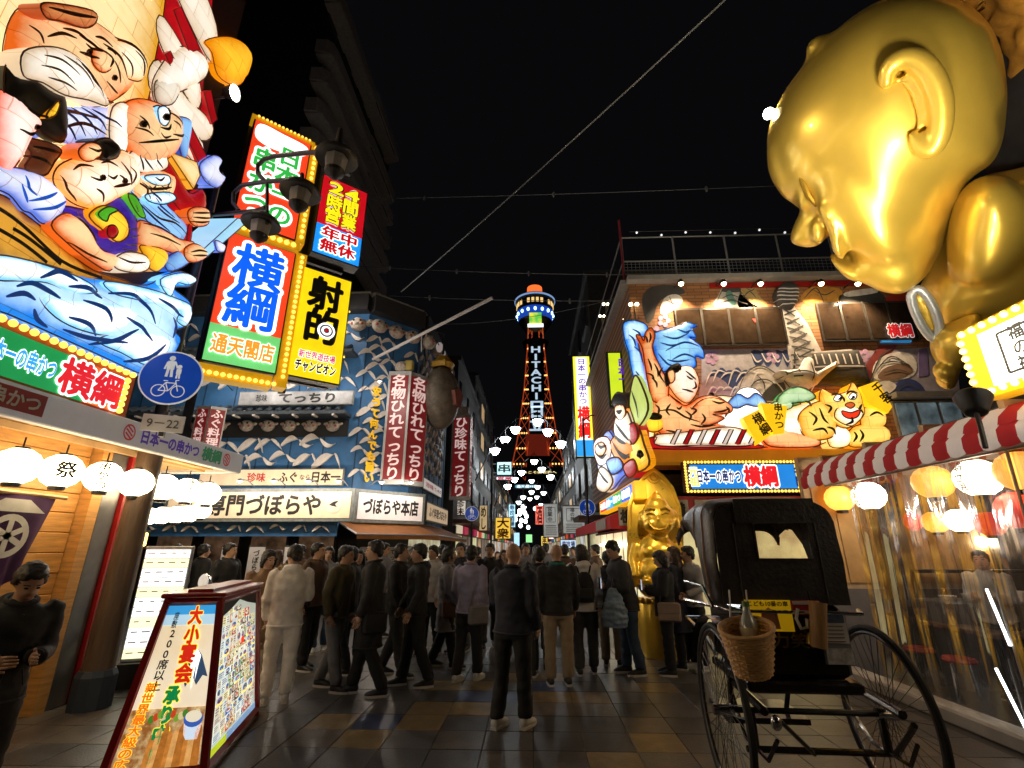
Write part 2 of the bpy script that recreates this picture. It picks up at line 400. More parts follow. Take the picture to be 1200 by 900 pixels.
for u, v in ((512, 805), (555, 803), (505, 832), (485, 850), (548, 832), (645, 812), (770, 868), (718, 888), (640, 795), (700, 815), (455, 862), (880, 840), (600, 792), (420, 840), (760, 800)):
    p = atZ(u, v); ochre.add((int((p.x-TX0)//.45), int((p.y-TY0)//.45)))
for u, v in ((555, 818), (643, 821), (645, 799), (500, 838), (440, 851), (610, 815)):
    p = atZ(u, v); blue.add((int((p.x-TX0)//.45), int((p.y-TY0)//.45)))
rt = random.Random(3)
for j in range(14):
    for i in range(21):
        k = 2 if (i, j) in ochre else 3 if (i, j) in blue else (rt.choice([0, 0, 1, 1, 4]) if i > 5 else rt.choice([4, 4, 0, 1]))
        o = put('paving_tile', tm[k], pav, (TX0+.225+.45*i, TY0+.225+.45*j, rt.uniform(-.0015, .0015)))
        o.rotation_euler = (rt.uniform(-.003, .003), rt.uniform(-.003, .003), 0)

# ================================================================ the steel tower at the end of the street
TWY = 184.
tw = thing('lattice_tower', 'tall steel lattice tower lit orange with round blue observation deck at the street end', 'tower', (3, TWY, 0))
tz = lambda v: atY(622, v, TWY).z
TSTEEL = M('tower_steel', (.2, .06, .03), .5, .3)
TDARK = M('tower_dark', (.03, .03, .035), .5, .3)
TRED = LIT('tower_red_light', (1, .13, .03), .26, light=False); TORG = LIT('tower_orange_lamps', (1, .45, .12), 2.2, light=False)
def hw(z):   # half width of the tapering shaft
    pts = ((0, 13.), (26, 10.2), (40, 7.4), (60, 4.9), (80, 3.3), (90, 2.9))
    for (a, b), (c, d) in zip(pts, pts[1:]):
        if z <= c: return b+(d-b)*(z-a)/(c-a)
    return pts[-1][1]
zs = [0, 8, 16, 24, 30, 36, 42, 48, 54, 60, 66, 72, 78, 84, 90]
for sx in (-1, 1):
    for sy in (-1, 1):
        mb = MB(); mb.tube([(sx*hw(z), sy*hw(z), z) for z in zs], .22, 6, TRED if sy < 0 else TSTEEL)
        inn = lambda z: max(.4, hw(z)*.45)
        mb.tube([(sx*inn(z), sy*hw(z), z) for z in zs[3:]], .14, 6, TRED if sy < 0 else TSTEEL)
        for a, b in zip(zs[3:], zs[4:]):
            mb.tube([(sx*hw(a), sy*hw(a), a), (sx*inn(b), sy*hw(b), b)], .1, 5, TRED if sy < 0 else TSTEEL)
            mb.tube([(sx*inn(a), sy*hw(a), a), (sx*hw(b), sy*hw(b), b)], .1, 5, TRED if sy < 0 else TSTEEL)
            mb.tube([(sx*hw(b), sy*hw(b), b), (sx*hw(b), -sy*hw(b)*.2, b)], .14, 5, TSTEEL)
        mb.build('leg', None, tw)
mb = MB()
for z in zs[4:13]:
    for sx in (-1, 1):
        n = 4
        for k in range(n):
            x = sx*(hw(z)*.5+hw(z)*.5*(k+.5)/n); mb.ball((x, -hw(z)-.4, z), (.3, .3, .36), 8, 6)
mb.build('lamp_row', TORG, tw, kind='stuff')
MB().box((0, 0, 27), (hw(26)*2+2, hw(26)*2+2, 3.2)).box((0, 0, 30), (10, hw(30)*2, 6)).build('lower_hall', TDARK, tw)
MB().box((0, -hw(38)+.2, 37), (9, .4, 9)).build('glow_panel', LIT('tower_red_glow', (.35, .035, .015), .25, light=False), tw)
zt, zb = tz(412), tz(508)
MB().box((0, -hw(70)-1.5, (zt+zb)/2), (6.2, 1.2, zt-zb+2)).build('sign_frame', TDARK, tw)
lettering(tw, 'HITACHI', -.1, (tz(412)+tz(474))/2, (tz(412)-tz(474))/7/.94, LIT('tower_letters', (.6, .78, 1), .8, light=False), y=-hw(70)-2.3, vert=True, bold=.03, step=.94, cw=5.4)
lettering(tw, 'ロ', 0, tz(479), 3.4, LIT('tower_letters', (.6, .78, 1), .8, light=False), y=-hw(70)-2.3, bold=.05, w=5)
lettering(tw, '日立', 0, tz(495), 5, LIT('tower_letters', (.6, .78, 1), .8, light=False), y=-hw(70)-2.3, vert=True, bold=.03, cw=6)
def ring(r0, r1, z0, z1, m, name, n=32): return MB().lathe([(r0*.87, z0), (r1*.87, z1)], n=n, mat=m).build(name, None, tw, smooth=True)
ring(5, 6.3, tz(412), tz(402), TDARK, 'lower_ring')
ring(3.5, 8.2, tz(393), tz(378), M('tower_brown', (.08, .04, .03), .6), 'deck_base')
ring(8.3, 8.9, tz(377), tz(367), LIT('tower_blue', (.01, .05, .35), 1., light=False), 'blue_band')
mb = MB()
for k in range(16):
    a = 2*pi*k/16; mb.ball((7.6*cos(a), 7.6*sin(a), tz(371)), (.6, .6, .8), 8, 6)
mb.build('blue_lamp', LIT('tower_blue_lamps', (.35, .65, 1), 2.5, light=False), tw, kind='stuff')
ring(8.7, 9.0, tz(366), tz(356), TDARK, 'window_wall')
mb = MB()
for k in range(26):
    a = 2*pi*k/26
    if k % 5 != 2: mb.box((7.8*cos(a), 7.8*sin(a), (tz(365)+tz(357))/2), (.2, 1.1, 2.0), rz=a)
mb.build('window', LIT('tower_windows', (1, .62, .22), 1.1, light=False), tw)
MB().lathe([(8.1, tz(357)), (8.7, tz(354)), (8.3, tz(352.5)), (4.5, tz(349)), (3.6, tz(346))], n=32).build('roof', M('tower_roof', (.12, .16, .25), .5), tw, smooth=True)
mb = MB().lathe([(8.72, tz(355.3)), (8.75, tz(353.8))], n=32); mb.build('roof_edge_light', LIT('tower_roof_edge', (.28, .45, .8), .7, light=False), tw)
MB().lathe([(3.2, tz(347)), (3.3, tz(342)), (3.2, tz(338)), (1.2, tz(335.5))], n=24).build('dome', LIT('tower_dome', (1, .16, .03), 1.25, light=False), tw, smooth=True)
sc_ = MB().box((0, -8.1, (tz(389)+tz(377))/2), (5, .5, tz(377)-tz(389))).build('screen', LIT('tower_screen', (.12, .6, .08), 1.1, col2=(.8, .75, .05), scale=.25, light=False, mix=.25), tw)
MB().box((0, -8.1, (tz(393)+tz(389.5))/2), (6.4, .5, tz(389.5)-tz(393))).build('screen_bar', LIT('tower_bar', (.85, .95, 1), 1.6, light=False), tw)

# ================================================================ buildings down the street
def far_building(name, label, x0, x1, y0, y1, h, wall, rows, cols, side, lit=.15, seed=1, face=True):
    r_ = random.Random(seed); t = thing(name, label, 'building', ((x0+x1)/2, y0, 0)); cx = (x0+x1)/2
    w = x1-x0; d = y1-y0
    MB().box((0, d/2, h/2), (w, d, h)).build('wall', wall, t)
    MB().box((0, d/2, h+.1), (w+.3, d+.2, .25)).build('roof_edge', M('far_coping', (.06, .06, .06), .7), t)
    sx = w/2 if side < 0 else -w/2
    fr = MB(); pl = [MB(), MB()]
    for i in range(rows):
        for j in range(cols):
            z = 3.6+(h-4)*(i+.5)/rows; y = d*(j+.5)/cols; ww = d/cols*.6; hh = (h-4)/rows*.55
            f = MB().box((sx, y, z), (.14, ww, hh), mat=M('window_frame', (.07, .07, .075), .5)).build('window', None, t)
            MB().box((sx+(-side)*.04, y, z), (.14, ww-.12, hh-.12)).build('pane', LIT('far_window_lit', (1, .62, .3), .3, light=False) if r_.random() < lit else M('dark_glass', (.012, .013, .016), .4), f)
            if face and j == 0:
                f2 = MB().box((-cx*0+side*w*.15, -.02, z), (w*.35, .12, hh), mat=M('window_frame', (.07, .07, .075), .5)).build('window', None, t)
                MB().box((side*w*.15, -.05, z), (w*.35-.12, .12, hh-.12)).build('pane', M('dark_glass', (.012, .013, .016), .4), f2)
    # shopfront with awning
    nb = max(2, int(d/2.2))
    for j in range(nb):
        y = d*(j+.5)/nb; f = MB().box((sx+(-side)*.06, y, 1.3), (.16, d/nb*.94, 2.5), mat=M('shop_frame', (.06, .04, .03), .5)).build('shopfront', None, t)
        q = r_.random(); MB().box((sx+(-side)*.12, y, 1.15), (.1, d/nb*.8, 2.0)).build('pane', LIT('shop_glow_%d' % int(q*4), [(1, .62, .3), (.9, .8, .62), (.5, .3, .16), (.14, .1, .08)][int(q*4)], .6, var=.8, scale=1.4, light=False), f)
        if r_.random() < .8: MB().box((sx+(-side)*.16, y, 2.42), (.12, d/nb*.7, .36)).build('shop_board', LIT('shop_board_%d' % r_.randrange(6), [lin('#d8402a'), lin('#e8d8b8'), lin('#d8a02a'), lin('#2a60a8'), lin('#2a8a50'), lin('#b02050')][r_.randrange(6)], .6, light=False), f)
    MB().box((sx+(-side)*.4, d/2, 2.75), (.9, d*.95, .18)).build('canopy', M('far_canopy', (.12, .05, .04), .7), t)
    return t
CONC = M('far_concrete', (.1, .095, .09), .8, var=.3); CONC2 = M('far_dark_tile', (.055, .05, .05), .6, var=.3); CONC3 = M('far_cream', (.22, .18, .14), .8, var=.3)
far_building('street_building', 'dark narrow shop building just beyond the blue wave restaurant', -9.5, -3.5, 22.2, 31, 10.5, CONC2, 3, 3, -1, .1, 4)
far_building('street_building', 'grey concrete building on the left further towards the tower', -9.5, -3.7, 31.4, 47, 13, CONC, 4, 5, -1, .2, 5)
far_building('street_building', 'low cream building on the far left side near the tower', -9.5, -3.9, 47.5, 75, 9, CONC3, 2, 7, -1, .3, 6)
far_building('street_building', 'last dark building on the left before the tower foot', -10, -4.2, 75.5, 140, 11, CONC2, 3, 12, -1, .25, 7)
far_building('street_building', 'tall dark building with red beams behind the yellow vertical sign', 2.75, 8.5, 19.4, 29, 13.5, CONC2, 4, 3, 1, .05, 8)
far_building('street_building', 'grey building on the right beyond the hanging menu banners', 3.1, 9.5, 29.4, 44, 9.5, CONC, 3, 5, 1, .15, 9)
far_building('street_building', 'low building on the far right side near the tower', 3.4, 9.5, 44.5, 78, 8.5, CONC3, 2, 8, 1, .3, 10)
far_building('street_building', 'last dark building on the right before the tower foot', 4.4, 10.5, 78.5, 140, 10, CONC2, 3, 12, 1, .25, 11)

# apartment block with rounded balconies behind the left restaurants
ap = thing('apartment_block', 'tall dark apartment block with rows of rounded concrete balconies against the night sky', 'building', (-14.2, 24, 0))
MB().box((-6, 7, 21), (12, 16, 42)).build('wall', M('apartment_wall', (.05, .048, .05), .85, var=.3), ap)
BALC = M('balcony_concrete', (.62, .57, .54), .85, var=.2)
for k, (ua, va, ub, vb) in enumerate([(398, 38, 446, 142), (372, 55, 442, 195), (368, 92, 434, 238), (362, 128, 428, 262), (357, 165, 420, 290), (350, 205, 412, 318)]):
    pa = atX(ua, va, -14.2); z = pa.z-.6; y0 = -1.2; n = 10
    path = [(.0, y0, 0), (.75, y0+.05, 0), (1.1, y0+.4, 0), (1.2, y0+1, 0), (1.2, 6.8, 0), (1.35, 7.2, 0), (1.35, 14, 0), (0, 14.3, 0)]
    mb = MB(); pts = [Vector(p) for p in path]; m_ = len(pts)
    vs = [(p.x, p.y, z+h) for h in (-.1, 1.) for p in pts]+[(p.x-.12 if p.x > .2 else p.x, p.y+(.12 if i < 4 else 0), z+h) for h in (-.1, 1.) for i, p in enumerate(pts)]
    fs = [(i, i+1, m_+i+1, m_+i) for i in range(m_-1)]+[(2*m_+i+1, 2*m_+i, 3*m_+i, 3*m_+i+1) for i in range(m_-1)]+[(m_+i, m_+i+1, 3*m_+i+1, 3*m_+i) for i in range(m_-1)]+[(i, 2*m_+i, 2*m_+i+1, i+1) for i in range(m_-1)]
    mb.add(vs, fs); mb.box((.55, 6.5, z-.12), (1.2, 15, .14)); mb.build('balcony', BALC, ap)
for k in range(6):
    for j in range(5):
        f = MB().box((.02, .4+j*3, 15.5+4.6*k), (.1, 1.6, 2.)).build('window', M('window_frame', (.07, .07, .075), .5), ap)
        MB().box((.06, .4+j*3, 15.5+4.6*k), (.08, 1.45, 1.85)).build('pane', M('dark_glass', (.012, .013, .016), .4), f)

# ================================================================ white lanterns strung over the street
lt = None; r_ = random.Random(5)
SHADE = LIT('street_lantern_glow', (.86, .95, 1), 26, light=True); SHADE_F = LIT('street_lantern_glow_far', (.86, .95, 1), 5, light=False)
arch_words = ['nearest', 'second', 'third', 'fourth', 'fifth', 'sixth', 'farthest']
def street_lantern(p, s, mat, label):
    t = thing('street_lantern', label, 'lantern', p, 0, 'white lanterns hung in arches over the street')
    mb = MB().lathe([(.16*s, -.42*s), (.22*s, -.38*s), (.42*s, 0), (.4*s, .06*s), (.12*s, .2*s)], n=6); mb.build('shade', mat, t)
    MB().lathe([(.5*s, .05*s), (.14*s, .24*s), (.05*s, .3*s), (.02*s, 1.1*s)], n=6, mat=BLACK).build('cap', None, t)
A1 = [(580, 527), (592, 514), (604, 502), (630, 493), (642, 505), (657, 519)]
A2 = [(595, 569), (603, 561), (611, 553), (626, 540), (635, 549), (645, 558)]
A3 = [(608, 588), (613, 582), (623, 563), (623, 576), (630, 570), (637, 577)]
A4 = [(604, 604), (614, 594), (621, 584), (629, 582), (634, 591), (639, 598)]
for k, (A, Y, s) in enumerate(((A1, 30, .78), (A2, 44, .78), (A3, 62, .85), (A4, 80, .9))):
    for j, (u, v) in enumerate(A):
        street_lantern(atY(u, v, Y), s, SHADE if k < 2 else SHADE_F, ('%s white street lantern of the %s arch of lights hanging over the street' % (('leftmost', 'second', 'third', 'fourth', 'fifth', 'rightmost')[j], arch_words[k])))
    P = [atY(u, v-5, Y)+Vector((0, 0, .3)) for u, v in A]
    P = [P[0]+Vector((-1.2, 0, -2.5))]+P+[P[-1]+Vector((1.2, 0, -2.5))]
    tag(MB().tube(P, .035, 5, BLACK).build('lantern_arch'), 'thin dark steel arch carrying the %s row of white lanterns' % arch_words[k], 'lantern arch')
for j, (u, v) in enumerate(((609, 599), (613, 594), (609, 602), (615, 601), (611, 610), (617, 605), (604, 609), (610, 616), (616, 611), (614, 600), (619, 618), (627, 596), (632, 604))):
    tag(MB().ball((0, 0, 0), (.42, .42, .5), 8, 6, SHADE_F).build('street_lantern', None, None, True, loc=atY(u, v, 100+j*2)), '%s tiny white lantern counting down the far cluster below the tower' % (ords+['thirteenth'])[j].replace('nearest', 'first'), 'lantern', 'tiny far lanterns below the tower')

# ================================================================ signs down the street
def blade_sign(label, u0, v0, u1, v1, Y, face, text=None, tcol=None, edge=None, vert=True, bold=.03, frame=BLACK, extra=None, th=.22, cat='sign', bracket=None, lines=None, name='blade_sign'):
    a = atY(u0, v0, Y); b = atY(u1, v1, Y); w = abs(b.x-a.x); h = a.z-b.z
    t = thing(name, label, cat, ((a.x+b.x)/2, Y, b.z))
    MB().box((0, th/2, h/2), (w, th, h), ch=.02).build('sign_box', frame, t)
    MB().box((0, -.004, h/2), (w*.9, .012, h-.1*w)).build('sign_face', face, t)
    if text: lettering(t, text, 0, h/2, (h*.9/len(text)) if vert else h*.6, tcol or LBLK, y=-.018, vert=vert, bold=bold, cw=w*.72 if vert else None, w=None if vert else w*.8, edge=edge)
    if bracket:
        for q in (.85, .2): MB().tube([(0, th/2, h*q), (bracket, th/2, h*q)], .03, 6).build('bracket', GREYM, t)
    return t, w, h
t, w, h = blade_sign('tall yellow edged vertical sign with purple and red Japanese characters', 670, 417, 698, 536, 18, LIT('yellow_edge', lin('#f4ee30'), 1.1), bracket=1.0)
MB().box((0, -.016, h*.56), (w*.62, .012, h*.84)).build('centre_strip', L_WHITE, t)
lettering(t, '日本一の串かつ', 0, h*.735, h*.45/7, L_PUR, y=-.026, vert=True, bold=.03, cw=w*.42)
lettering(t, '横綱', 0, h*.33, h*.15, LIT('lit_red2', lin('#e02020'), 1.1), y=-.026, vert=True, bold=.04, cw=w*.62)
MB().box((0, -.02, h*.085), (w*.9, .012, h*.15)).build('blue_panel', L_SKY, t)
GRP = LIT('dim_banner', (.42, .43, .42), .55, var=.25)
for u0, v0, u1, v1, Y, lab, tx in ((636, 590, 655, 630, 24, 'narrow grey menu banner hanging left of the second grey banner', '営業中'), (658, 592, 687, 626, 22, 'wide grey menu banner beside the round blue sign', '福の神')):
    t, w, h = blade_sign(lab, u0, v0, u1, v1, Y, GRP, bracket=1.5, frame=GREYM)
    mb = MB()
    for q in range(4):
        mb.box((-w*.2+w*.13*q, -.016, h*.86), (w*.05, .008, h*.05)); mb.box((-w*.2+w*.13*q, -.016, h*.5), (w*.05, .008, h*.04))
    lettering(t, tx, -w*.05, h*.68, h*.15, INK, y=-.016, vert=True, bold=.02)
    mb2 = MB()
    for (a, b, c, d) in ((0, h*.88, w*.6, .02), (0, h*.45, w*.6, .02), (-w*.3, h*.665, .02, h*.43), (w*.3, h*.665, .02, h*.43)): mb2.box((a, -.014, b), (c, .008, d))
    mb2.build('printed_border', INK, t)
    for q in range(5): mb2 = MB().box((w*.03*(q % 2), -.014, h*(.1+.06*q)), (w*.7, .006, h*.025)).build('text_line', M('print_grey', (.2, .2, .2), .7), t)
SG = [
 ('lit teal shop sign box under the first lantern arch on the left', 582, 541, 600, 557, 33, LIT('teal', (.32, .62, .62), 1.0), '串', (0, 0, 0)),
 ('white lit strip sign with red figures under the teal sign', 581, 558, 602, 563, 33, LIT('pinkwhite', (.9, .6, .7), .9), '営業', (.5, 0, 0)),
 ('vertical white and blue lit sign far down on the left', 596, 591, 604, 618, 42, LIT('bluewhite', (.45, .8, 1), 1.3), '寿司酒場', (.02, .1, .4)),
 ('red framed vertical neon sign far down on the right', 627, 592, 637, 615, 46, LIT('redneon', (.9, .12, .07), 1.), '酒', (.05, 0, 0)),
 ('yellow round headed vertical sign on the left past the lamp post', 580, 606, 599, 632, 30, LIT('amber', (.95, .55, .06), .9), '大衆', (.3, .05, 0)),
 ('tall slanted cream banner beside the far left round blue sign', 562, 592, 571, 622, 26, LIT('cream', (.7, .5, .25), .6), 'めし', (.1, .03, 0)),
 ('white lit shop sign under the brown awning corner', 530, 586, 546, 604, 23.5, LIT('whiteish', (.72, .65, .55), .7), '珍味', (.2, .05, .05)),
 ('pale blue blade sign at the foot of the tower', 602, 624, 609, 640, 90, LIT('paleb', (.4, .7, 1), 1.2), None, None),
 ('green lit shop sign at the foot of the tower', 616, 626, 624, 636, 95, LIT('greenn', (.3, .8, .3), 1.2), None, None),
 ('long blue lit banner across the street below the second arch', 602, 567, 634, 573, 120, LIT('bluestrip', (.1, .3, .4), .7), '通天閣本通', (.6, .8, .9)),
 ('thin gold lettered banner above the far street', 602, 551, 658, 556, 130, M('dark_banner', (.01, .01, .012), .6), 'ようこそ新世界へ', 'g'),
 ('small yellow sign among far shopfronts on the right', 634, 628, 642, 640, 60, LIT('yel2', (.9, .65, .1), 1.), '串', (.3, 0, 0)),
 ('blue and white lit sign below the grey banners on the right', 656, 632, 676, 643, 30, LIT('bw', (.6, .75, 1), 1.), '遊技場', (.05, .1, .5)),
 ('small red sign with white characters far on the right', 642, 618, 650, 632, 40, LIT('rd3', (.8, .06, .04), .9), '居酒屋', (1, .9, .8)),
]
for lab, u0, v0, u1, v1, Y, fm, tx, tc_ in SG:
    w_ = abs(u1-u0) > abs(v1-v0)
    tmx = None if not tx else (LIT('gold_letters', (1, .75, .3), 1., light=False) if tc_ == 'g' else M('far_print_%s' % lab[:8], tc_, .6, emit=(.7 if max(tc_) > .5 else 0)))
    blade_sign(lab, u0, v0, u1, v1, Y, fm, tx, tmx, vert=not w_, bracket=None if Y > 40 and 'across' in lab else (-.8 if u0 < 615 else .8), name='shop_sign', th=.25)
# round blue pedestrian signs
BLUE_S = M('sign_blue', lin('#0a4cc0'), .35, var=.06, emit=.12, light=False)
def ped_sign(loc, rz, r, parent, full=True):
    """blue disc with a white adult and child over a bicycle"""
    rot = Matrix.Rotation(pi/2, 3, 'X'); W_ = M('sign_white', (.8, .8, .78), .4, emit=.15, light=False)
    d = MB(); d.lathe([(r, 0), (r, .012)], n=40, mat=W_, rot=rot); disc = d.build('sign_rim', None, parent, loc=loc, smooth=True)
    MB().lathe([(r*.95, .012), (r*.95, .016)], n=40, mat=BLUE_S, rot=rot).build('sign_disc', None, disc)
    mb = MB(); y = -.019
    def disk(x, z, q, n=14): mb.add([(x*r+q*r*cos(2*pi*k/n), y, z*r+q*r*sin(2*pi*k/n)) for k in range(n)], [tuple(range(n))])
    def bar(a, b, wd):
        a = Vector(a)*r; b = Vector(b)*r; t_ = (b-a).normalized(); n_ = Vector((-t_.y, t_.x))*wd*r/2
        mb.add([(p.x, y, p.y) for p in (a+n_, a-n_, b-n_, b+n_)], [(0, 1, 2, 3)])
    disk(-.08, .72, .1); bar((-.08, .62), (-.08, .3), .24); bar((-.14, .32), (-.16, .02), .09); bar((-.03, .32), (.0, .02), .09); bar((-.2, .58), (-.26, .3), .06); bar((.03, .6), (.14, .36), .06)
    disk(.2, .42, .08); bar((.2, .34), (.2, .15), .16); bar((.17, .16), (.16, -.02), .06); bar((.23, .16), (.25, -.02), .06)
    for cx in (-.3, .3):
        for k in range(16):
            a0, a1 = 2*pi*k/16, 2*pi*(k+1)/16; bar((cx+.21*cos(a0), -.5+.21*sin(a0)), (cx+.21*cos(a1), -.5+.21*sin(a1)), .035)
    for a, b in (((-.3, -.5), (-.12, -.2)), ((-.12, -.2), (.2, -.2)), ((-.12, -.2), (.0, -.5)), ((.0, -.5), (.2, -.2)), ((.3, -.5), (.17, -.1)), ((.17, -.1), (.28, -.08)), ((-.2, -.13), (-.06, -.13)), ((-.3, -.5), (0, -.5))): bar(a, b, .035)
    mb.build('pictogram', W_, disc)
for lab, u, v, Y in (('small round blue pedestrian sign on a dark post beside the brown awning', 553, 602, 21), ('small round blue pedestrian sign on a post left of the red awning', 688, 595, 18.5)):
    p = atY(u, v, Y); t = thing('pedestrian_sign', lab, 'road sign', (p.x, Y, 0))
    MB().cyl((0, .04, 0), (0, .04, p.z+(.5 if u < 600 else 4)), .05, .04, 10).build('post', BLACK, t)
    ped_sign((0, -.03, p.z), 0, .3, t)
# slender lamp posts in the distance
for lab, u, v, Y in (('thin dark post standing left of the far street lanterns', 577, 520, 25), ('thin black lamp post in front of the yellow vertical sign', 683, 490, 17.3)):
    p = atY(u, v, Y); t = thing('lamp_post', lab, 'lamp post', (p.x, Y, 0)); MB().cyl((0, 0, 0), (0, 0, p.z), .06, .035, 8).build('post', BLACK, t)
    MB().tube([(0, 0, p.z-.1), (.3, 0, p.z+.1), (.7, 0, p.z+.08)], .025, 6).ball((.7, 0, p.z), (.16, .16, .1), 8, 6).build('arm', BLACK, t)
# overhead cables
def cable(lab, a, b, sag, r=.012, beads=0):
    t = thing('overhead_cable', lab, 'cable', (0, 0, 0)); n = 16
    P = [a.lerp(b, i/n)-Vector((0, 0, sag*4*(i/n)*(1-i/n))) for i in range(n+1)]
    MB().tube(P, r, 5, M('cable_grey', (.2, .2, .2), .6)).build('wire', None, t)
    if beads:
        mb = MB(); rr_ = random.Random(len(lab))
        for i in range(beads):
            q = a.lerp(b, (i+.5)/beads); q.z -= sag*4*((i+.5)/beads)*(1-(i+.5)/beads); mb.ball(q, (.05, .05, .12), 6, 5)
        mb.build('insulator', GREYM, t, kind='stuff')
cable('long cable slanting from the upper right down towards the left building', atY(470, 342, 14), atY(858, -8, 6), .1, .016)
cable('thin level cable crossing the sky above the tower at half height', atY(430, 233, 15), atY(930, 217, 12), .06, .01, 3)
cable('thin cable with insulators just above the tower dome', atY(420, 312, 17), atY(760, 322, 15), .1, .012, 4)
cable('thin cable crossing in front of the tower dome', atY(430, 345, 17), atY(760, 352, 15), .12, .012, 2)
cable('short cable from blue wave restaurant to the right building', atY(500, 380, 18), atY(720, 350, 16), .3, .01)
# ================================================================ left corner restaurant
LX = -4.6
DARKW = M('dark_render', (.03, .028, .03), .8, var=.3)
WOOD = M('cedar_plank', (.5, .24, .06), .55, var=.35, scale=3, stretch=(1, 1, 9), bump=.15, bscale=30)
WOODD = M('dark_timber', (.1, .06, .035), .6, var=.4, scale=3, stretch=(6, 6, .6), bump=.3, bscale=25)
WOODL = M('pale_timber', (.45, .29, .14), .5, var=.25, scale=3)
rest = thing('corner_restaurant', 'corner restaurant on the left with cedar plank wall and timber canopy', 'building', (-5.2, 0, 0), pi/2)
# local x = along the street, local y = into the building
MB().box((-1, 3.2, 7.8), (14.6, 5.5, 9.6)).build('upper_wall', DARKW, rest)
MB().box((-1.9, .35, 1.45), (15, .3, 2.9)).build('wall', WOODD, rest)
pm = [MB().box((0, 0, 0), (1.2+.0*k, .05, .21), ch=.006, mat=WOOD).mesh('plank') for k in range(2)]
for i in range(13):
    for j in range(4):
        o = put('plank', pm[j % 2], rest, (5.0-1.21*j-.3*(i % 2)*(j > 0)-.0, .16+random.uniform(-.004, .004), .2+.217*i))
MB().box((5.68, .1, 1.45), (.14, .2, 2.9)).build('corner_post', WOOD, rest)
MB().box((5.9, .12, 1.4), (.26, .2, 2.8), ch=.01).build('steel_door', M('brushed_steel', (.22, .21, .2), .35, .9, var=.15), rest)
for x, c in ((5.95, 'a'),): MB().box((6.07, .1, 1.4), (.05, .24, 2.8)).build('door_jamb', RED, rest)
# canopy: underside boards, rafters, grey fascia box
soff = MB().box((1.9, -.16, 3.02), (11.0, .86, .06)).build('canopy_soffit', WOODL, rest)
for k in range(15): MB().box((-1.6+.62*k, -.17, 2.92), (.07, .84, .12)).build('rafter', WOODL, rest)
for y in (-.45, -.05): MB().box((2.4, y, 2.82), (10, .06, .07)).build('hanging_rail', WOODL, rest)
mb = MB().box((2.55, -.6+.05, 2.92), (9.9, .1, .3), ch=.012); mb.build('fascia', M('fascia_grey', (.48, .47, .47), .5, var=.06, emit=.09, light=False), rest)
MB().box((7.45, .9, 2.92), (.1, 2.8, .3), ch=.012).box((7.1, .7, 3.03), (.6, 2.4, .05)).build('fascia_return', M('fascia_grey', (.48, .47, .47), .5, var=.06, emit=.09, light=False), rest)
MB().box((6.7, .9, 2.84), (1.4, 2.2, .05)).build('corner_soffit', WOODL, rest)
fa = LP(rest, 163, 500, -.6); fb = LP(rest, 250, 530, -.6); fc = LP(rest, 254, 532, -.6); fd = LP(rest, 272, 540, -.6)
def mid(a, b): return (a.x+b.x)/2
LPUR = M('fascia_purple', lin('#4a2a98'), .5, emit=.1, light=False); LGRN = M('fascia_green', lin('#1d7a4a'), .5, emit=.1, light=False); LRED = M('fascia_red', lin('#b03030'), .5, emit=.1, light=False)
a = LP(rest, 166, 510, -.6).x; b = LP(rest, 232, 533, -.6).x; c = LP(rest, 236, 533, -.6).x; d = LP(rest, 258, 541, -.6).x
lettering(rest, '日本一の串かつ', (a+b)/2, 2.92, .17, LPUR, y=-.607, w=b-a, bold=.04)
lettering(rest, '横綱', (c+d)/2, 2.92, .19, LGRN, y=-.607, w=d-c, bold=.04)
for u in (153, 265):
    x = LP(rest, u, 500+(u-153)*.36, -.6).x; mb = MB()
    for q in range(20):
        a0, a1 = 2*pi*q/20, 2*pi*(q+1)/20; mb.quad(*[(x+r*cos(t)*.9, -.606, 2.92+r*sin(t)) for t, r in ((a0, .075), (a1, .075), (a1, .095), (a0, .095))])
    for q in (-1, 0, 1): mb.box((x+.0*q, -.606, 2.92+.045*q), (.12, .003, .018), rot=Matrix.Rotation(.6, 3, 'Y'))
    mb.build('emblem', LRED, rest)
x = LP(rest, 18, 466, -.6).x
MB().box((x, -.604, 2.93), (.55, .006, .2)).build('name_plate', RED, rest); lettering(rest, '串かつ', x, 2.93, .15, WHITEP, y=-.612, w=.45, bold=.03)

# green sign with bulbs over the fascia
gs = thing('bulb_sign', 'green signboard edged with yellow bulbs over the left canopy with red and blue characters', 'sign', (LX, 0, 0), pi/2)
gx0, gx1, gz0, gz1 = 1.0, 5.12, 3.08, 3.58
MB().box(((gx0+gx1)/2, .09, 3.34), (gx1-gx0, .16, .58)).build('sign_box', M('orange_casing', lin('#b5521a'), .5), gs)
xs = LP(gs, 138, 470).x
MB().box(((gx0+4.55)/2, .0, 3.29), (4.55-gx0, .02, .4)).build('green_face', LIT('green_face', lin('#109a50'), .75), gs)
MB().box((4.72, .0, 3.29), (.34, .02, .4)).build('orange_face', LIT('orange_face', lin('#e0681c'), .8), gs)
WED = L_WHITE
a = LP(gs, 8, 420).x; b = LP(gs, 64, 433).x
c0 = LP(gs, 2, 420).x; a = b-(b-c0)*7/5; lettering(gs, '日本一の串かつ', (a+b)/2, 3.29, .2, L_SKY, y=-.02, w=b-a, bold=.035, edge=(WED, .05))
a = LP(gs, 66, 440).x; b = LP(gs, 139, 465).x
lettering(gs, '横綱', (a+b)/2, 3.29, .36, LIT('sign_red', lin('#d81c28'), 1.), y=-.024, w=(b-a), bold=.036, edge=(WED, .055))
bulbs(gs, rectline(1.6, 3.555, 5.08, 3.555, 36), -.03, .036)
bulbs(gs, rectline(4.98, 3.08, 4.98, 3.5, 6), -.03, .036)

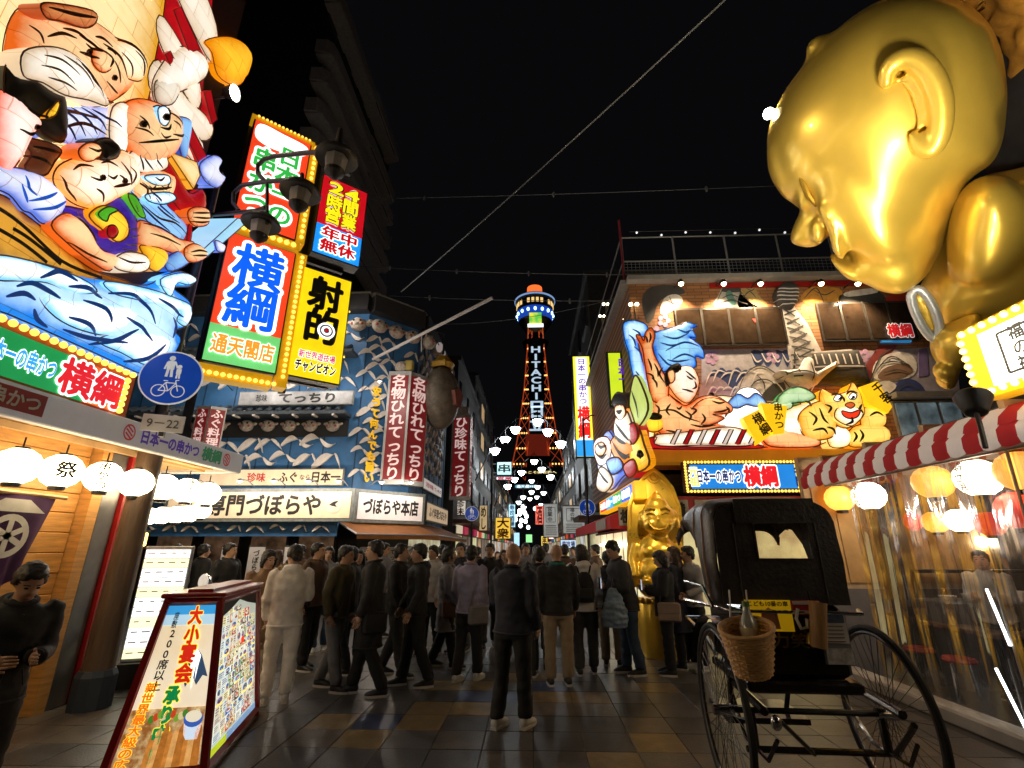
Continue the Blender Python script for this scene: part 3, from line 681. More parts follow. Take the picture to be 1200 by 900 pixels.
# ---------------------------------------------------------------- big lit paper relief over the canopy
pn = thing('lantern_relief', 'giant lit paper relief of laughing folk figures riding a blue wave on the left building', 'sign', (LX+.02, 0, 0), pi/2)
SKIN = PAPER('paper_skin_orange', '#d9611a', '#ffd9a0', 1.0)
SKIN2 = PAPER('paper_skin_pale', '#f09a4a', '#fff2dc', 1.25)
PCREAM = PAPER('paper_cream', '#e0a32c', '#ffeaae', 1.05)
PWHITE = PAPER('paper_white', '#cdb79a', '#fffaf0', 1.15)
PRED = LIT('paper_red', lin('#a80f18'), .85, var=.25)
PGOLD = PAPER('paper_gold', '#d98a08', '#ffd93a', 1.0)
PBLU = PAPER('paper_blue', '#1450b8', '#8fc8ff', 1.0)
PSKY = PAPER('paper_wave', '#1f7fe0', '#c8efff', 1.2)
PFOAM = PAPER('paper_foam', '#7cc4f4', '#ffffff', 1.35)
PPUR = LIT('paper_purple', lin('#3a2090'), .9, var=.45, scale=9)
PGRN = LIT('paper_green', lin('#4aa524'), 1., var=.25)
PBLK = M('paper_black', (.015, .013, .012), .45, emit=.02, light=False); PHULL = PAPER('paper_hull', '#8a4a0c', '#e8a83a', .9)
PBROWN = LIT('paper_brown', lin('#5a2e1a'), .6, var=.3); PLAV = PAPER('paper_lavender', '#5a78d8', '#eaf0ff', 1.1)
RWIRE = M('relief_wire', (.16, .06, .03), .6)
MB().box((2.6, .14, 6.9), (5.4, .22, 6.6)).build('backing', M('backing', (.05, .02, .02), .7), pn)
R = Relief(pn, .6, .008, RWIRE)
R.shape('red_backdrop', [(180, -90), (258, -90), (248, 10), (232, 150), (212, 262), (170, 262), (150, 120)], PRED, .02, .0, .1, curve=False)
R.shape('cream_cloth', [(-90, -120), (196, -120), (192, 0), (180, 70), (172, 118), (150, 200), (40, 250), (-90, 220)], PCREAM, .06, .02)
stripe = [[(192, -60), (215, -60), (252, 30), (247, 75), (205, -5)], [(190, 20), (232, 95), (226, 128), (184, 48)], [(183, 70), (215, 112), (247, 145), (240, 165), (205, 150), (172, 100)], [(196, 128), (236, 168), (228, 190), (216, 180), (190, 150)], [(180, 175), (222, 195), (222, 222), (205, 205)]]
for s in stripe: R.shape('white_stripe', s, PAPER('paper_stripe', '#d8c0a0', '#fff2de', 1.0), .07, .03)
for s in ([(196, 12), (205, 8), (228, 58), (215, 62)], [(204, 148), (215, 144), (238, 188), (228, 194)], [(232, 108), (241, 106), (248, 140), (242, 146)], [(186, 64), (192, 60), (204, 84), (196, 86)]): R.shape('red_stripe', s, PRED, .02, .13, curve=False)
R.shape('knot', [(184, 78), (205, 55), (232, 62), (240, 85), (225, 100), (196, 112), (180, 122), (174, 100)], PWHITE, .18, .06)
R.shape('tie', [(176, 96), (196, 92), (205, 104), (196, 122), (178, 120)], PAPER('paper_grey', '#a89c88', '#efe6d4', 1.), .12, .1)
R.shape('golden_mallet', [(235, 48), (262, 43), (281, 52), (289, 72), (280, 96), (268, 100), (250, 88), (243, 62)], PAPER('paper_mallet', '#e88a06', '#ffc430', 1.05), .25, .1)
R.shape('blue_jar', [(199, 138), (215, 140), (217, 152), (211, 184), (206, 184), (200, 155)], PBLU, .12, .12)
# first laughing figure
R.shape('robe', [(-40, 120), (30, 118), (120, 122), (140, 130), (125, 160), (100, 175), (30, 165), (-40, 170)], PLAV, .1, .05)
R.shape('laughing_face', [(0, 40), (18, 8), (50, 8), (86, 16), (122, 36), (150, 66), (150, 98), (128, 118), (98, 126), (70, 112), (40, 100), (0, 92)], SKIN, .42, .06)
R.shape('raised_hand', [(16, 6), (40, 6), (80, 14), (84, 26), (70, 34), (40, 26), (22, 22)], PAPER('paper_hand_dark', '#a8441a', '#f0a060', .9), .12, .42)
R.shape('beard', [(-6, 62), (28, 56), (58, 66), (80, 92), (98, 124), (74, 118), (44, 112), (18, 98), (-6, 90)], PWHITE, .2, .42)
R.shape('cheek', [(110, 50), (135, 52), (150, 74), (145, 95), (125, 90), (112, 70)], PAPER('paper_cheek', '#f0a050', '#fff0d0', 1.2), .16, .32)
R.shape('nose', [(78, 58), (96, 66), (100, 80), (88, 86), (76, 74)], SKIN, .14, .46)
R.ink('ink_line', [[(64, 42), (78, 52), (90, 64)], [(92, 52), (110, 66), (126, 92)], [(98, 96), (112, 106), (120, 110)], [(102, 118), (116, 120), (128, 120)], [(54, 76), (62, 84), (68, 92)], [(20, 10), (50, 18), (78, 22)], [(60, 62), (72, 66), (78, 70)], [(112, 44), (132, 56), (148, 80)], [(30, 132), (70, 130), (110, 140)], [(64, 150), (90, 145), (118, 158)]], .035, M('relief_ink', (.18, .05, .015), .6))
# black hat figure
R.shape('black_hat', [(-10, 78), (8, 72), (28, 84), (34, 96), (54, 106), (62, 128), (60, 166), (36, 158), (10, 132), (-10, 118)], PBLK, .2, .2)
R.shape('hat_crest', [(26, 132), (40, 118), (36, 134), (24, 140)], PGOLD, .05, .4)
R.shape('pink_face', [(-20, 112), (4, 112), (14, 124), (36, 140), (40, 148), (24, 160), (4, 196), (-20, 200)], PAPER('paper_pink', '#f0705a', '#fff0e8', 1.2), .2, .16)
R.shape('dark_band', [(10, 162), (40, 166), (60, 176), (52, 190), (40, 206), (16, 198), (24, 180)], PBROWN, .08, .16)
R.ink('ink_line', [[(2, 118), (12, 130), (30, 142)], [(-5, 152), (10, 158), (20, 156)], [(18, 182), (34, 188), (46, 196)], [(22, 172), (40, 176), (56, 180)]], .03, PBLK)
# spectacled figure
R.shape('striped_collar', [(140, 178), (176, 176), (184, 196), (160, 204), (140, 196)], PWHITE, .08, .22)
R.shape('white_beard_side', [(122, 126), (140, 122), (142, 150), (136, 184), (128, 186), (118, 160)], PWHITE, .12, .15)
R.shape('smiling_face', [(132, 126), (152, 116), (182, 124), (200, 142), (199, 172), (184, 188), (158, 192), (140, 180), (130, 156)], SKIN, .32, .16)
R.shape('eye_lens', [(158, 128), (168, 126), (173, 138), (168, 148), (160, 144)], PFOAM, .05, .46)
R.ink('ink_line', [[(140, 136), (146, 144), (148, 152)], [(157, 126), (168, 126), (174, 140)], [(160, 150), (170, 152), (174, 146)], [(140, 168), (160, 166), (186, 164)], [(176, 158), (190, 160), (196, 158)], [(150, 184), (156, 192), (164, 200)], [(160, 180), (168, 190), (176, 198)], [(146, 182), (150, 194), (152, 200)]], .032, PBLK)
# pale bald figure in front
R.shape('blue_robe', [(132, 196), (160, 214), (196, 248), (214, 270), (200, 290), (170, 280), (140, 250), (120, 225)], PBLU, .16, .12)
R.shape('orange_face', [(142, 204), (170, 198), (192, 206), (192, 226), (180, 240), (150, 238), (136, 224)], SKIN, .24, .16)
R.shape('white_brow', [(150, 206), (176, 206), (178, 216), (164, 218), (150, 212)], PFOAM, .05, .36)
R.shape('white_moustache', [(150, 228), (178, 226), (186, 234), (170, 240), (152, 236)], PFOAM, .05, .36)
R.shape('pale_face', [(44, 212), (52, 194), (78, 184), (112, 180), (132, 178), (144, 206), (140, 222), (124, 232), (98, 244), (76, 242), (56, 230)], SKIN2, .34, .24)
R.shape('ear', [(64, 176), (76, 168), (88, 172), (88, 184), (76, 190), (66, 186)], SKIN, .12, .4)
R.shape('topknot', [(82, 166), (100, 163), (112, 176), (108, 186), (88, 188), (90, 176)], PBLK, .14, .42)
R.ink('ink_line', [[(46, 206), (52, 222), (68, 238)], [(112, 190), (118, 206), (124, 218)], [(98, 220), (110, 218), (122, 216)], [(76, 222), (86, 228), (92, 238)], [(104, 206), (112, 212), (116, 216)], [(150, 222), (164, 222), (180, 220)], [(140, 212), (150, 222), (152, 234)]], .034, M('relief_ink', (.18, .05, .015), .6))
R.shape('purple_vest', [(60, 242), (96, 246), (120, 228), (140, 240), (148, 262), (146, 300), (104, 300), (84, 276), (66, 258)], PPUR, .16, .2)
R.shape('yellow_swirl', [(78, 252), (92, 242), (108, 244), (124, 258), (126, 276), (112, 284), (92, 268), (84, 262)], PGOLD, .06, .38)
R.shape('green_swirl', [(84, 250), (96, 243), (108, 247), (98, 252), (94, 260), (86, 256)], PGRN, .04, .46)
R.shape('red_ball', [(96, 266), (104, 265), (108, 273), (102, 280), (95, 276)], PRED, .05, .46)
R.shape('green_leaf', [(126, 228), (136, 232), (147, 254), (140, 254), (130, 240)], PGRN, .05, .38)
R.shape('bare_arm', [(42, 264), (60, 250), (80, 262), (96, 290), (118, 300), (112, 318), (86, 304), (60, 284)], SKIN, .2, .24)
R.shape('bare_arm', [(146, 260), (166, 264), (196, 280), (214, 284), (218, 300), (206, 304), (180, 294), (146, 290)], SKIN, .2, .24)
R.shape('yellow_sash', [(146, 288), (172, 292), (178, 304), (168, 318), (156, 314), (150, 300)], PGOLD, .14, .3)
R.shape('white_fan', [(110, 306), (126, 296), (150, 300), (154, 314), (140, 320), (116, 316)], PWHITE, .1, .34)
R.shape('blue_cuff', [(176, 304), (196, 294), (208, 304), (196, 314), (180, 318)], PBLU, .12, .3)
R.shape('fist', [(194, 292), (206, 286), (218, 292), (220, 302), (206, 308), (196, 304)], SKIN, .14, .4)
R.shape('hand', [(204, 248), (214, 243), (228, 246), (229, 262), (216, 266), (206, 260)], SKIN, .12, .3)
R.shape('red_staff', [(207, 265), (212, 265), (209, 286), (205, 286)], PRED, .04, .25)
R.shape('red_robe', [(180, 178), (196, 196), (216, 226), (232, 222), (236, 240), (226, 262), (205, 246), (190, 222)], PRED, .12, .1)
R.shape('cream_wedge', [(186, 178), (220, 190), (224, 206), (216, 222)], PCREAM, .06, .2, curve=False)
R.shape('blue_ornament', [(224, 192), (240, 182), (250, 188), (246, 200), (254, 208), (246, 220), (234, 216), (226, 206)], PLAV, .12, .2)
R.shape('sword', [(216, 296), (262, 256), (272, 258), (270, 264), (224, 302)], LIT('paper_sword', lin('#9fd4f2'), 1.), .06, .35, curve=False)
R.shape('sword_guard', [(232, 282), (244, 288), (242, 296), (234, 294)], PLAV, .06, .4)
R.ink('ink_line', [[(206, 250), (216, 250), (227, 250)], [(206, 255), (216, 256), (228, 256)], [(206, 260), (216, 261), (226, 260)], [(196, 296), (206, 294), (216, 296)], [(198, 300), (208, 300), (217, 300)], [(60, 252), (84, 278), (104, 296)], [(148, 262), (172, 268), (196, 280)], [(150, 240), (170, 256), (190, 262), (206, 276)], [(158, 232), (176, 250), (196, 262)]], .028, M('relief_ink', (.18, .05, .015), .6))
R.shape('scalloped_cloth', [(-30, 190), (4, 196), (30, 202), (52, 216), (66, 236), (56, 258), (40, 262), (26, 250), (16, 246), (0, 228), (-30, 214)], PLAV, .2, .12)
R.ink('ink_line', [[(8, 206), (10, 220), (20, 230)], [(14, 236), (30, 232), (44, 226)], [(22, 246), (40, 244), (58, 236)], [(2, 216), (10, 230), (14, 238)]], .03, PBLU)
R.shape('boat_hull', [(-60, 218), (0, 230), (20, 248), (44, 266), (70, 290), (104, 316), (150, 332), (150, 345), (90, 330), (0, 305), (-60, 290)], PHULL, .12, .06)
R.ink('hull_line', [[(-30, 236), (10, 262), (60, 306), (110, 326)], [(-30, 262), (10, 284), (44, 308)], [(0, 268), (20, 280), (60, 310)]], .05, PBLK, taper=False)
BRN = M('relief_ink', (.18, .05, .015), .6)
R.ink('ink_line', [[(28, 44), (44, 40), (60, 46)], [(46, 34), (62, 38), (74, 48)], [(84, 44), (94, 46), (104, 56)], [(70, 52), (76, 58), (82, 62)], [(86, 62), (92, 70), (90, 80)], [(104, 72), (112, 84), (118, 98)], [(114, 62), (124, 76), (130, 92)], [(62, 84), (70, 96), (80, 106)], [(88, 100), (96, 112), (110, 116)], [(14, 30), (22, 40), (24, 52)], [(130, 60), (140, 74), (142, 90)], [(96, 58), (102, 60), (106, 66)]], .03, BRN)
R.ink('beard_line', [[(10, 66), (30, 72), (50, 90)], [(4, 78), (26, 84), (46, 100)], [(34, 66), (54, 82), (70, 104)], [(50, 70), (68, 90), (84, 114)], [(16, 92), (34, 98), (52, 108)]], .022, M('beard_ink', (.3, .22, .16), .6))
R.ink('robe_line', [[(64, 128), (80, 140), (92, 160)], [(76, 126), (94, 140), (106, 158)], [(88, 126), (108, 140), (118, 154)], [(100, 128), (116, 138), (126, 150)], [(62, 140), (74, 152), (82, 166)], [(146, 214), (166, 236), (190, 256)], [(140, 232), (164, 256), (184, 272)], [(128, 222), (146, 246), (160, 262)]], .03, M('robe_ink', lin('#1c3a98'), .6))
R.ink('vest_line', [[(70, 248), (72, 258), (78, 268)], [(132, 240), (138, 252), (140, 262)], [(124, 286), (134, 288), (144, 286)], [(122, 292), (134, 294), (144, 293)], [(128, 268), (136, 270), (144, 268)], [(128, 276), (136, 278), (144, 276)]], .02, M('vest_ink', lin('#c8b8f0'), .6))
R.ink('ink_line', [[(56, 200), (66, 194), (78, 196)], [(88, 192), (98, 190), (106, 196)], [(70, 208), (80, 212), (86, 208)], [(90, 206), (96, 210), (102, 206)], [(120, 196), (126, 206), (124, 216)], [(136, 150), (146, 154), (152, 160)], [(176, 132), (186, 138), (192, 148)], [(178, 142), (184, 146), (188, 152)], [(160, 156), (166, 162), (174, 160)], [(158, 208), (164, 212), (170, 208)], [(152, 218), (156, 222), (160, 218)], [(166, 218), (172, 222), (176, 216)], [(70, 174), (78, 178), (84, 176)], [(60, 284), (80, 298), (100, 308)], [(152, 274), (172, 280), (190, 288)], [(114, 302), (126, 308), (144, 308)]], .026, BRN)
for u, v, r_ in ((73, 62, 3), (108, 92, 3), (143, 146, 4), (165, 138, 4), (84, 209, 3), (112, 213, 3), (20, 150, 3)): R.shape('pupil', [(u+r_*cos(k*pi/3), v+r_*sin(k*pi/3)) for k in range(6)], PBLK, .02, (R.h(tuple(LP(pn, u, v)))+.008)/R.k, -(R.h(tuple(LP(pn, u, v)))-.01), curve=False)
# the wave
R.shape('wave', [(-70, 292), (0, 303), (40, 308), (86, 322), (128, 330), (166, 334), (184, 324), (206, 318), (222, 328), (216, 336), (198, 338), (218, 356), (214, 380), (200, 388), (206, 400), (188, 430), (166, 440), (100, 412), (0, 368), (-70, 345)], PSKY, .18, .1)
for s in ([(-30, 300), (20, 306), (80, 326), (100, 342), (70, 344), (40, 332), (10, 330), (-30, 326)], [(30, 346), (70, 350), (130, 356), (150, 372), (120, 392), (84, 388), (50, 372)], [(110, 330), (160, 338), (196, 350), (214, 360), (208, 382), (196, 376), (198, 366), (180, 362), (150, 352), (120, 344)], [(176, 328), (204, 320), (220, 328), (210, 334), (196, 332), (188, 348)], [(100, 398), (150, 388), (186, 396), (180, 420), (160, 428), (130, 414)]):
    R.shape('foam', s, PFOAM, .12, .2)
R.ink('wave_line', [[(-10, 348), (10, 344), (24, 352)], [(60, 336), (84, 338), (104, 350)], [(80, 352), (104, 362), (110, 378)], [(128, 372), (150, 384), (160, 400)], [(60, 372), (84, 380), (98, 394)], [(134, 424), (156, 420), (176, 404)], [(190, 372), (196, 384), (190, 396)], [(0, 336), (20, 332), (40, 342), (52, 350)], [(26, 326), (50, 318), (70, 330)], [(112, 344), (140, 346), (160, 362), (166, 380)], [(92, 404), (120, 398), (146, 386)], [(24, 362), (30, 374), (44, 384)], [(60, 386), (90, 396), (130, 402)], [(168, 350), (190, 362), (200, 372)]], .05, LIT('wave_ink', lin('#0b3f86'), .5))
# spotlight fixed on the edge of the relief, aimed across the street
def floodlight(label, p, target, watts, size=.14, beam=70, col=(1, .86, .62), soft=None):
    t = thing('floodlight', label, 'floodlight', p); d = (Vector(target)-Vector(p)).normalized(); q = d.to_track_quat('-Z', 'Y'); Rm = q.to_matrix()
    h = MB(); h.lathe([(size*.45, size*1.3), (size*.6, size*1.2), (size, 0), (size*.96, -.01), (size*.9, .015)], n=20, rot=Rm); h.build('housing', BLACK, t, smooth=True)
    MB().lathe([(size*.9, .004), (size*.88, .0)], n=20, rot=Rm).build('lens', LIT('flood_lens', (1, .92, .78), 25, light=False), t)
    b = -d*size*1.2; MB().tube([b, b+Vector((0, 0, -.1)), b-d*.16+Vector((0, 0, -.14))], .018, 6).build('bracket', BLACK, t)
    ld = bpy.data.lights.new('floodlight_beam', 'SPOT'); ld.energy = watts; ld.spot_size = radians(beam); ld.spot_blend = .6; ld.color = col; ld.shadow_soft_size = soft or size*.8
    lo = bpy.data.objects.new('floodlight_beam', ld); COL.objects.link(lo); lo.parent = t; lo.location = d*.05; lo.rotation_mode = 'QUATERNION'; lo.rotation_quaternion = q
    return t
p = atX(275, 109, LX+.35); floodlight('white floodlight on the edge of the left relief below the golden mallet', p, (4.6, 5, 6.4), 200, .12, 60)

# ---------------------------------------------------------------- blade signs on the corner
p0 = atY(270, 272, 6.45); AZ = radians(40)
def corner_sign(label, TL, BR, face_fn, th=.3, casing=None, back=LIT('rear_glow', (1, .82, .66), 2.6)):
    r0 = thing('blade_sign', label, 'sign', (p0.x, p0.y, 0), AZ)
    a, b = LP(r0, *TL), LP(r0, *BR); r0.location = (p0.x+cos(AZ)*a.x, p0.y+sin(AZ)*a.x, b.y); w, h = b.x-a.x, a.y-b.y
    MB().box((w/2, th/2+.01, h/2), (w+.05, th, h+.05), ch=.01).build('sign_box', casing or BLACK, r0)
    face_fn(r0, w, h); MB().box((w/2, th+.02, h/2), (w*.94, .02, h*.94)).build('rear_glow_panel', back, r0); return r0, w, h  # rear panel is an added glow, unseen, lighting the apartments and blue wall
def face(r0, x0, x1, z0, z1, m, name='sign_face', y=0.): return MB().box(((x0+x1)/2, y, (z0+z1)/2), (x1-x0, .02, z1-z0)).build(name, m, r0)
LRD = LIT('sign_vermilion', lin('#e8421f'), 1.0, var=.06)
def f1(r, w, h):
    face(r, 0, w, h*.27, h, LRD); face(r, 0, w, 0, h*.27, LIT('sign_mint', lin('#74d678'), .9), 'green_face')
    lettering(r, '横綱', w*.5, h*.615, h*.335, LIT('sign_cobalt', lin('#0f5ff0'), 1.05), y=-.03, vert=True, bold=.03, edge=(L_WHITE, .065), step=.96, cw=w*.72)
    lettering(r, '通天閣店', w*.5, h*.13, h*.14, LIT('sign_amber', lin('#f39a2a'), 1.05), y=-.03, w=w*.88, bold=.035, edge=(L_WHITE, .045))
    MB().box((w+.12, .12, h*.46), (.17, .26, h*1.12)).box((w*.42, .12, -.16), (w*1.12, .26, .2)).build('bulb_trim', M('trim_yellow', lin('#d9a012'), .45, emit=.25, light=False), r)
    bulbs(r, rectline(w+.12, -.1, w+.12, h*1.0, 24), -.05, .034); bulbs(r, rectline(-.1, -.2, w+.05, -.2, 13), -.05, .036)
    MB().box((w*.5, .12, h+.14), (w*1.1, .3, .16)).build('top_trim', M('trim_yellow', lin('#d9a012'), .45, emit=.25, light=False), r); bulbs(r, rectline(0, h+.14, w, h+.14, 9), -.05, .045)
corner_sign('red and green lit blade sign with two big blue characters on the left corner', (270, 272), (322, 437), f1)
def f2(r, w, h):
    face(r, 0, w, 0, h, LIT('sign_yellow', lin('#f7d512'), 1.))
    lettering(r, '射的', w*.5, h*.635, h*.31, LBLK, y=-.02, vert=True, bold=.042, step=1.02, cw=w*.68)
    lettering(r, '新世界遊技場', w*.5, h*.2, h*.07, LIT('sign_magenta', lin('#c22a6a'), .9), y=-.02, w=w*.72, bold=.03, edge=(L_WHITE, .04))
    lettering(r, 'チャンピオン', w*.5, h*.1, h*.095, LBLK, y=-.02, w=w*.8, bold=.05, edge=(L_WHITE, .03))
    for q, (rad, m) in enumerate(((.15, L_WHITE), (.115, M('target_grey', (.3, .35, .4), .5)), (.085, L_WHITE), (.05, M('target_grey', (.3, .35, .4), .5)), (.025, L_DRED))):
        MB().lathe([(rad*w*1.2, 0), (rad*w*1.2, .004)], n=24, rot=Matrix.Rotation(pi/2, 3, 'X')).build('target_ring', m, r, loc=(w*.6, -.03-.005*q, h*.45))
    bulbs(r, rectline(w+.06, .1, w+.06, h*.95, 2), .1, .02)
corner_sign('yellow lit blade sign with black characters and a round shooting target', (357, 313), (397, 450), f2)
def f3(r, w, h):
    face(r, 0, w, 0, h, LRD)
    G = LIT('sign_green2', lin('#35b64a'), 1.)
    lettering(r, '日本一の', w*.68, h*.46, h*.19, G, y=-.03, vert=True, bold=.035, edge=(L_WHITE, .1), cw=w*.4)
    lettering(r, '串かつ', w*.28, h*.4, h*.22, G, y=-.03, vert=True, bold=.035, edge=(L_WHITE, .1), cw=w*.4)
    R2 = Relief(r, 1.); R2.shape('white_plaque', [(w*.06, h*.82), (w*.4, h*.78), (w*.9, h*.84), (w*.94, h*.95), (w*.5, h*.97), (w*.08, h*.97)], L_WHITE, .01, .02, local=True)
    MB().box((w+.1, .12, h*.5), (.14, .26, h*1.05)).box((w*.5, .12, h+.06), (w*1.15, .26, .07)).build('bulb_trim', M('trim_yellow', lin('#d9a012'), .45, emit=.25, light=False), r)
    bulbs(r, rectline(w+.1, 0, w+.1, h, 18), -.05, .036); bulbs(r, rectline(0, h+.06, w, h+.06, 14), -.05, .022)
corner_sign('red lit blade sign with green characters above the big blue lettered sign', (300, 140), (345, 280), f3)
def f4(r, w, h):
    face(r, 0, w, h*.36, h, L_DRED); face(r, 0, w, 0, h*.36, LIT('sign_azure', lin('#1f8ff0'), 1.), 'blue_face')
    Y = LIT('sign_lemon', lin('#ffe11a'), 1.1)
    for s, x, z in (('4', .66, .88), ('間', .66, .7), ('業', .66, .5), ('2', .3, .88), ('時', .3, .68), ('営', .3, .5)):
        lettering(r, s, w*x, h*z, h*.19, LIT('sign_pinkish', lin('#f6d2d2'), 1.), y=-.022, bold=.12, w=w*.34, name='lettering_halo'); lettering(r, s, w*x, h*z, h*.19, Y, y=-.034, bold=.035, edge=(LBLK, .04), w=w*.34)
    lettering(r, '年中', w*.5, h*.27, h*.15, L_DRED, y=-.034, w=w*.78, bold=.04, edge=(L_WHITE, .06))
    lettering(r, '無休', w*.5, h*.11, h*.15, L_DRED, y=-.034, w=w*.78, bold=.04, edge=(L_WHITE, .06))
corner_sign('red and blue lit blade sign with yellow all day opening characters', (380, 205), (420, 312), f4)
t = thing('sign_mast', 'dark steel mast carrying the lit blade signs at the left corner', 'mast', (p0.x-.05, p0.y+.05, 0), AZ)
MB().box((0, .25, 6.2), (.12, .12, 6.2)).box((1.22, .25, 6.6), (.1, .1, 5.)).box((.9, .25, 4.35), (2.1, .08, .08)).box((.9, .25, 6.7), (2.1, .08, .08)).box((.9, .25, 9.0), (1.9, .08, .08)).build('frame', BLACK, t)

# ---------------------------------------------------------------- lanterns under the left canopy
LAN = LIT('paper_lantern_white', (1, .8, .5), 5.5, var=.06, scale=3)
def lantern_mesh(r, mat, rib=True):
    pr = []
    n = 14
    for i in range(n+1):
        a = -1.32+2.64*i/n; k = r*(1+(.012 if i % 2 else -.012)) if rib else r
        pr.append((k*cos(a), k*.92*sin(a)))
    return MB().lathe(pr, n=22, mat=mat).mesh('paper_body', None, True)
def cap_mesh(r): return MB().lathe([(r*.3, r*.86), (r*.3, r*.98)], n=14).lathe([(r*.36, -r*1.06), (r*.4, -r*.8)], n=14).tube([(0, 0, r*.95), (0, 0, r*1.5)], .008, 5).mesh('lantern_cap', BLACK)
lan_me = lantern_mesh(.185, LAN); cap_me = cap_mesh(.185)
def ball_text(parent, s, r, h, x, z, mat, rz):
    (P, F_, m), = lettering(parent, s, x, z, h, mat, vert=True, bold=.03, put_it=False)
    Q = [(p[0], -sqrt(max(1e-5, (r*1.02)**2-p[0]**2-(p[2]/.92)**2))-.004+p[1]+.006, p[2]) for p in P]
    MB().add(Q, F_, m).build('lettering', None, parent)
ords = ['nearest', 'second', 'third', 'fourth', 'fifth', 'sixth', 'seventh', 'eighth', 'ninth', 'tenth', 'eleventh', 'twelfth']
LANP = [(20, 546), (72, 552), (121, 559), (160, 566), (191, 571), (219, 575), (243, 579)]
for i, (u, v) in enumerate(LANP):
    q = atX(u, v, -4.86)
    t = thing('paper_lantern', '%s large white paper lantern glowing in the row under the left canopy' % ords[i], 'lantern', q, random.uniform(.5, 1.0), 'white lanterns under the left canopy')
    put('paper_body', lan_me, t); put('lantern_cap', cap_me, t)
    if i in (1, 2, 5): ball_text(t, '串かつ' if i != 1 else '祭', .185, .1 if i != 1 else .16, .02, 0, INK, 0)
for i in range(6):   # lanterns added out of view to light what faces the camera
    t = thing('paper_lantern', '%s added unseen white lantern under the left canopy beside the viewer, lighting the foreground' % ords[i].replace('nearest', 'first'), 'lantern', (-4.86, 2.75-.78*i, 2.47), .7, 'white lanterns under the left canopy'); put('paper_body', lan_me, t); put('lantern_cap', cap_me, t)
lan2 = lantern_mesh(.135, LAN); cap2 = cap_mesh(.135)
for i, (u, v) in enumerate([(118, 606), (137, 606), (156, 606), (174, 605), (190, 604), (207, 603), (222, 602), (236, 598)]):
    q = atY(u, v, 7.25)
    t = thing('paper_lantern', '%s small white lantern from the left on the far return of the left canopy' % ords[i].replace('nearest', 'first'), 'lantern', q, 0, 'small white lanterns on the canopy return')
    put('paper_body', lan2, t); put('lantern_cap', cap2, t)
# pendant lamp inside
q = atY(106, 622, 8.6); t = thing('pendant_lamp', 'white conical pendant lamp hanging beyond the timber pole', 'lamp', q)
MB().lathe([(.22, 0), (.06, .14), (.03, .18), (.01, .9)], n=18).build('shade', WHITEP, t, smooth=True); MB().ball((0, 0, 0), .07, 10, 8).build('bulb', LIT('pendant_bulb', (1, .8, .5), 12), t)
q = atY(165, 632, 10.5); t = thing('wall_lantern', 'small orange glowing wall lamp behind the lit menu board', 'lamp', q)
MB().box((0, 0, 0), (.2, .14, .28), ch=.02).build('glass', LIT('amber_lamp', (1, .5, .08), 5), t); MB().box((0, .0, .17), (.24, .18, .05)).box((0, 0, -.17), (.24, .18, .04)).build('frame', BLACK, t)

# ---------------------------------------------------------------- purple noren
nr = thing('shop_curtain', 'purple shop curtain with a white crest hanging on the cedar plank wall', 'curtain', (-4.98, 0, 0), pi/2)
a = LP(nr, -40, 573); b = LP(nr, 67, 585); c = LP(nr, 26, 668); d = LP(nr, -40, 720)
mb = MB(); NU, NV = 30, 16; vs = []
for j in range(NV+1):
    for i in range(NU+1):
        s, q = i/NU, j/NV; top = a.lerp(b, s); bot = d.lerp(c, s); p = top.lerp(bot, q); vs.append((p.x, .03*sin(s*19+q*2)*q+.02*sin(s*7), p.y))
fs = [(j*(NU+1)+i, j*(NU+1)+i+1, (j+1)*(NU+1)+i+1, (j+1)*(NU+1)+i) for j in range(NV) for i in range(NU)]
mb.add(vs, fs).build('cloth', M('noren_purple', (.07, .022, .085), .85, var=.25, bump=.2, bscale=200), nr, smooth=True)
MB().tube([(a.x, .0, a.y+.02), (b.x+.1, 0, b.y+.02)], .02, 8).build('rod', WOODL, nr)
Rn = Relief(nr); CW = M('crest_white', (.75, .7, .64), .8)
cc = LP(nr, 2, 628); rr = .2
mb = MB()
for q in range(28):
    a0, a1 = 2*pi*q/28, 2*pi*(q+1)/28; mb.quad(*[(cc.x+r_*cos(t_), -.05, cc.y+r_*sin(t_)) for t_, r_ in ((a0, rr*.72), (a1, rr*.72), (a1, rr), (a0, rr))])
for an in (.5, 1.6, 2.7): mb.box((cc.x, -.05, cc.y), (rr*1.5, .004, .05), rot=Matrix.Rotation(an, 3, 'Y'))
mb.add([(cc.x-.3, -.05, cc.y+.22), (cc.x+.3, -.05, cc.y+.22), (cc.x+.12, -.05, cc.y+.34), (cc.x-.12, -.05, cc.y+.34)], [(0, 1, 2, 3)])
mb.build('crest', CW, nr)

